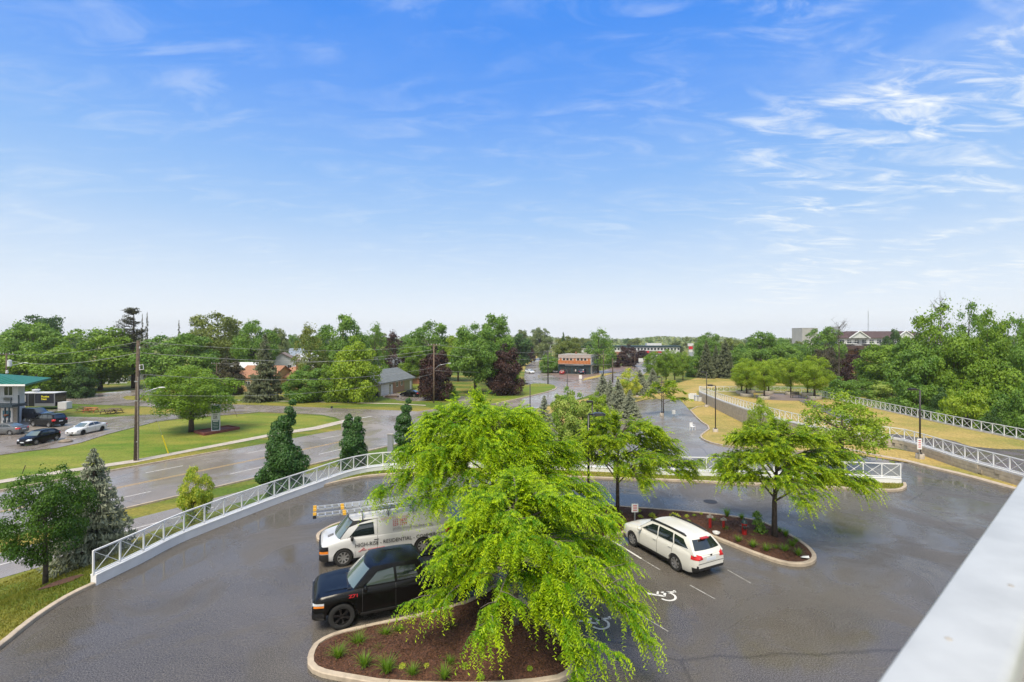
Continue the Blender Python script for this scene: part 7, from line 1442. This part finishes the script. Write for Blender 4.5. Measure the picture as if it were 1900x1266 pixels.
lamp(1228, 71.4, 699, 'lamp post behind the small locust in the lower car park', hs=.8); lamp(1182, 101, 680, 'lamp post among the blue spruces by the street', hs=.8); lamp(1052.5, 92, 686, 'thin lamp post in front of the junction', hs=.6); lamp(983.5, 63, 711, 'lamp post showing above the large locust crown', hs=.9); lamp(1099, 44, 744, 'lamp post head just behind the black near lamp', hs=.4)
# small signs
def sign(px, Y, y0, y1, w, m, label, z=None, post=M_slv, marks=None):
    X = P2(px, Y); z = H1(X, Y) if z is None else z; t = CH - (y0 - HY) / FO * Y - z; bt = CH - (y1 - HY) / FO * Y - z; o = tag(empty('sign', (X, Y, z)), label, 'sign'); part_box('post', (0, .03, t / 2), (.06, .05, t), post, o); p = part_box('plate', (0, -.01, (t + bt) / 2), (w, .02, t - bt), m, o)
    if marks: marks(o, (t + bt) / 2, t - bt)
    return o
def red_lines(o, zc_, h):
    for k in range(4): part_box('text_line', (0, -.026, zc_ + h * (.32 - k * .2)), (.2, .008, h * .07), M_inkr, o)
sign(1706, 39.4, 814, 834, .38, M_white, 'white no-parking sign with red print on the right-hand lamp post', z=0, marks=red_lines)
sign(1178, 24.9, 935, 950.5, .34, M_white, 'small white sign with red print standing in the mulch behind the estate car', z=.1, marks=red_lines)
sign(1250, 71, 761, 769, .5, M_white, 'small white square sign in the lower car park')
def blue_chair(o, zc_, h): part_box('symbol', (0, -.026, zc_), (.2, .01, h * .6), mat('sign_blue', (0.02, 0.10, 0.40), .4), o)
sign(975, 23.2, 982, 995, .30, M_white, 'blue and white disabled parking sign among the locust branches', z=.1, marks=blue_chair)
sign(143, 101, 709, 712, 1.3, mat('street_sign_teal', (0.10, 0.32, 0.36), .4), 'teal street name sign at the side street corner', z=ZR)
sign(1000.4, 125, 696.5, 701, .6, M_stone, 'back of a road sign at the mouth of the long road', z=ZR); sign(1189, 185, 665, 671.5, 1.7, M_siding, 'white board sign below the shop lamp', z=ZR); sign(1140, 230, 667, 673, 3.2, M_siding, 'white board in front of the distant shops', z=ZR)
sign(615.5, 84, 754, 758, .35, M_trim, 'small dark sign on a thin post at the street corner', z=ZR); sign(1077, 147, 696, 703, .9, M_white, 'white board standing on the store forecourt', z=ZR)
mb = MB(); mb.box((0, 0, 1.4), (.42, .3, 2.9)); X = P2(724.5, 38.6); o = mb.build('pillar', M_slv, loc=(X, 38.6, CH - (828 - HY) / FO * 38.6 - 2.0 + .05)); tag(o, 'grey box pillar standing behind the curved railing', 'pillar'); part_box('cap', (0, 0, 2.9), (.48, .36, .06), M_stone, o)
# hydrant and standpipes
M_hyd = mat('hydrant_red', (0.28, 0.012, 0.012), .4, noise=.12, nscale=9); hy = G(1381, 996, .14); o = tag(empty('fire_hydrant', hy, R(-20)), 'red fire hydrant with dark cap in the mulch bed', 'hydrant')
mb = MB(); mb.lathe([(.17, -.05), (.17, .04), (.115, .05), (.115, .60), (.14, .61), (.14, .66), (.11, .68)], n=18); mb.build('barrel', M_hyd, o, smooth=True); mb = MB(); mb.lathe([(.145, .66), (.13, .72), (.085, .80), (.03, .83), (.03, .90), (.001, .90)], n=16); mb.build('bonnet', mat('hydrant_cap', (0.012, 0.035, 0.04), .45), o, smooth=True)
mb = MB(); mb.lathe([(.09, -.12), (.09, -.20), (.06, -.21), (.001, -.21)], c=(0, 0, .50), n=12, axis='Y'); mb.build('nozzle', M_trim, o, smooth=True)
for s_ in (-1, 1): mb = MB(); mb.lathe([(.055, s_ * .10), (.055, s_ * .19), (.001, s_ * .19)], c=(0, 0, .50), n=12, axis='X'); mb.build('nozzle', M_trim, o, smooth=True)
for px, py, s_, lb in ((1317.5, 980, 1.0, 'left red standpipe with grey cap in the mulch bed'), (1342.5, 983, .9, 'right dark red standpipe nearer the hydrant')):
    o = tag(empty('standpipe', G(px, py, .14), 0, s_), lb, 'standpipe', 'red standpipes in the mulch bed'); mb = MB(); mb.lathe([(.075, -.05), (.075, .52), (.001, .52)], n=14); mb.build('pipe', M_hyd, o, smooth=True); mb = MB(); mb.box((0, 0, .57), (.30, .12, .09)); mb.lathe([(.06, .6), (.06, .68), (.001, .68)], n=12); mb.build('valve_head', M_stone, o)
mb = MB(); mb.lathe([(.001, .02), (.12, .03), (.17, .12), (.18, .13), (.13, .02), (.001, 0)], n=16); o = mb.build('bowl', M_ins, smooth='all', loc=G(1329, 992, .16)); tag(o, 'pale round dish lying in the mulch below the standpipes', 'dish')
mb = MB(); mb.mesh([(0, 0, .03), (.28, -.05, .02), (.30, .05, .09), (.1, .12, .05), (-.05, .08, .02)], [(0, 1, 2, 3), (0, 3, 4)]); o = mb.build('litter', M_white, loc=G(1522, 1034, .16)); o.location = G(1489, 1036, .17); tag(o, 'scrap of white litter beside the grass clump at the island tip', 'litter')
# manhole covers and a chair in the lower car park
for px, py, z, r in ((1318, 931, 0, .38),):
    mb = MB(); g_ = G(px, py, z); mb.lathe([(.001, .010), (r, .010), (r * 1.05, .004)], n=22); tag(mb.build('manhole_cover', mat('cast_iron', (0.02, 0.018, 0.017), .55), loc=g_), kind='structure')
cX = P2(1285, 60); o = tag(empty('plastic_chair', (cX, 60, H1(cX, 60) + .05), R(25)), 'white plastic chair left standing in the wet lower car park', 'chair')
part_box('seat', (0, 0, .42), (.5, .48, .04), M_white, o); part_box('backrest', (0, .24, .66), (.48, .04, .44), M_white, o)
for x in (-.22, .22):
    for y in (-.2, .2): part_box('leg', (x, y, .2), (.05, .05, .42), M_white, o)
    part_box('armrest', (x, 0, .62), (.05, .46, .03), M_white, o)
b_ = GT(1477, 738.5); o = tag(empty('bench', (b_.x, b_.y, b_.z), R(10)), 'dark slatted bench on the paved patio between planters', 'bench')
for k in range(4): part_box('seat_slat', (0, -.2 + k * .12, .45), (1.7, .09, .03), M_trim, o)
for k in range(4): part_box('back_slat', (0, .28, .58 + k * .12), (1.7, .03, .09), M_trim, o)
for x in (-.75, .75): mb = MB(); mb.bar((x, -.2, 0), (x, -.2, .44), .05); mb.bar((x, .25, 0), (x, .3, .98), .05); mb.build('leg', M_trim, o)
# railing stub and equipment at the far end of the block wall
a = GH(1278, 741); bq = GT(1297, 727); pts = [a, Vector((bq.x - .3, bq.y + .6, 0))]; o = tag(empty('railing', a), 'short white picket railing at the far end of the block wall', 'railing')
for k in range(12): p = pts[0].lerp(pts[1], k / 11) - a; z_ = 0; part_box('picket', (p.x, p.y, .5), (.10, .10, 1.15), M_white, o)
dd = pts[1] - a; mb = MB(); mb.bar((0, 0, 1.05), (dd.x, dd.y, 1.05), .1); mb.bar((0, 0, .15), (dd.x, dd.y, .15), .1); mb.build('rail', M_white, o)
for i, (px, py) in enumerate(((1293, 744), (1299, 745))): g_ = GH(px, py); mb = MB(); mb.box((0, 0, .45), (.8, .7, .9)); q = mb.build('service_box', M_siding, loc=g_); part_box('lid', (0, 0, .92), (.86, .76, .06), M_slv, q); tag(q, ['white service box by the railing stub, left one', 'white service box against the wall end, right one'][i], 'box')
# boulder, leaning post, mailbox
mb = MB(); g = np.random.default_rng(8); mb.lathe([(.001, -.1), (.6, .0), (.75, .2), (.55, .42), (.001, .5)], n=12); mb.v = [(v[0] * .95 + g.normal() * .05, v[1] * .7 + g.normal() * .05, v[2] * .7 + g.normal() * .02) for v in mb.v]; o = mb.build('boulder', mat('boulder_stone', (0.22, 0.18, 0.14), .9, noise=.3, nscale=4), smooth='all', loc=G(122, 821, ZR)); tag(o, 'flat brown boulder at the lawn edge beside the motel drive', 'boulder')
for px, py, dx, h, lb in ((441, 774.5, -.75, 1.7, 'thin dark post leaning on the lawn behind the motel sign'), (384.5, 775, .1, 1.5, 'short thin post behind the lawn maple trunk'), (40, 880, .35, .8, 'short broken stick at the near edge of the lawn')):
    g_ = G(px, py, ZR); mb = MB(); mb.tube([(0, 0, -.1), (dx, 0, h)], .035, 5); tag(mb.build('stake', M_pole, loc=g_), lb, 'post')
# people at the store
M_skin = mat('skin', (0.45, 0.28, 0.20), .6)
def person(px, py, rz, shirt, label, Y=None):
    g_ = G(px, py, ZR); o = tag(empty('person', (g_.x, g_.y, ZR + .05), rz), label, 'person'); vs = [(0, 0, .93), (0, 0, 1.15), (0, 0, 1.42), (0, 0, 1.52), (0, 0, 1.64), (0, 0, 1.76), (.10, 0, .88), (.13, .04, .48), (.14, 0, .07), (.14, .12, .04), (-.10, 0, .88), (-.12, -.05, .48), (-.14, -.02, .07), (-.14, .10, .04), (.20, 0, 1.40), (.27, 0, 1.12), (.26, .10, .88), (-.20, 0, 1.40), (-.27, 0, 1.12), (-.26, .12, .88)]
    es = [(0, 1), (1, 2), (2, 3), (3, 4), (4, 5), (0, 6), (6, 7), (7, 8), (8, 9), (0, 10), (10, 11), (11, 12), (12, 13), (2, 14), (14, 15), (15, 16), (2, 17), (17, 18), (18, 19)]; rd = [.15, .13, .15, .06, .10, .08, .09, .065, .045, .045, .09, .065, .045, .045, .07, .05, .04, .07, .05, .04]
    me = bpy.data.meshes.new('b'); me.from_pydata(vs, es, []); ob = bpy.data.objects.new('b', me); TS.collection.objects.link(ob); md = ob.modifiers.new('s', 'SKIN'); 
    for i, r in enumerate(rd): me.skin_vertices[0].data[i].radius = (r, r * .8); me.skin_vertices[0].data[i].use_root = i == 0
    ob.modifiers.new('d', 'SUBSURF').levels = 1; TS.view_layers[0].update(); m2 = bpy.data.meshes.new_from_object(ob.evaluated_get(TS.view_layers[0].depsgraph)); bpy.data.objects.remove(ob); m2.materials.clear()
    for m in (M_skin, shirt, M_ink): m2.materials.append(m)
    for p in m2.polygons: z = p.center.z; p.material_index = 0 if z > 1.47 or (abs(p.center.x) > .22 and z < 1.15) else (1 if z > .92 else 2); p.use_smooth = True
    q = bpy.data.objects.new('body', m2); C.collection.objects.link(q); q.parent = o; mb = MB(); mb.lathe([(.001, 1.83), (.09, 1.80), (.115, 1.72), (.10, 1.66)], n=10); mb.build('hair', M_ink, o, smooth='all')
person(1068, 694.5, R(190), mat('shirt_pale', (0.6, 0.6, 0.62), .8), 'person in a pale top standing before the store windows')
person(1107, 690.5, R(150), mat('shirt_dark', (0.05, 0.06, 0.1), .8), 'person in dark clothes by the store side wall')
# ================================================================== BALCONY RAIL IN FRONT OF THE CAMERA
d = .50; a = Vector(((1622 - HX) / (1266 - HY) * d, FO * d / (1266 - HY), 0)); b = Vector(((1900 - HX) / (880 - HY) * d, FO * d / (880 - HY), 0)); u = (b - a).normalized(); nn = Vector((u.y, -u.x, 0)); o = tag(empty('balcony_railing', (a.x, a.y, CH - d), math.atan2(u.y, u.x)), 'thick white balcony handrail crossing the bottom right corner, out of focus', 'railing')
M_rail = mat('rail_white_paint', (0.40, 0.41, 0.405), .32, noise=.10, nscale=6, bump=.1, bscale=9)
sec = [(0, -.055), (.0, -.008), (.004, -.002), (.012, 0), (.108, 0), (.118, -.003), (.125, -.012), (.125, -.055)]; mb = MB(); n = len(sec)
mb.mesh([(-1.6, -p[0], p[1]) for p in sec] + [(3.2, -p[0], p[1]) for p in sec], [tuple(reversed(range(n))), tuple(range(n, 2 * n))] + [(i, (i + 1) % n, n + (i + 1) % n, n + i) for i in range(n)]); mb.build('handrail', M_rail, o, fix=True, smooth=True)
mb = MB()
for x, y in ((.22, -.045), (.55, -.085)): mb = MB(); mb.lathe([(.001, .0016), (.004, .0016), (.0055, 0)], c=(x, y, 0), n=10); mb.build('fixing', M_stone, o)
mb = MB(); mb.box((.8, -.062, -.56), (4.8, .012, .92)); mb.build('glass_panel', glass_mat('rail_glass', (0.15, 0.2, 0.24), .55), o); mb = MB(); mb.box((.8, -.062, -1.05), (4.8, .10, .06)); mb.build('bottom_rail', M_rail, o)
for x in (-1.2, .1, 1.4, 2.7): mb = MB(); mb.box((x, -.062, -.55), (.05, .05, .99)); mb.build('post', M_rail, o)
mb = MB(); mb.box((.8, -.35, -1.18), (4.8, 1.0, .18)); q = mb.build('balcony_floor', M_walk, loc=o.location, rz=o.rotation_euler[2]); tag(q, kind='structure')
# ================================================================== AIR
mb = MB(); mb.box((0, 1300, 35), (7000, 5000, 80)); hz = mb.build('haze', [])
hm = bpy.data.materials.new('air'); hm.use_nodes = True; t = hm.node_tree; t.nodes.clear(); o_ = N(t, 'ShaderNodeOutputMaterial'); v_ = N(t, 'ShaderNodeVolumePrincipled', Density=0.00017); v_.inputs['Color'].default_value = (.95, .975, 1.0, 1); v_.inputs['Anisotropy'].default_value = 0.2
L(t, v_.outputs[0], o_.inputs['Volume']); hz.data.materials.append(hm); tag(hz, kind='stuff')
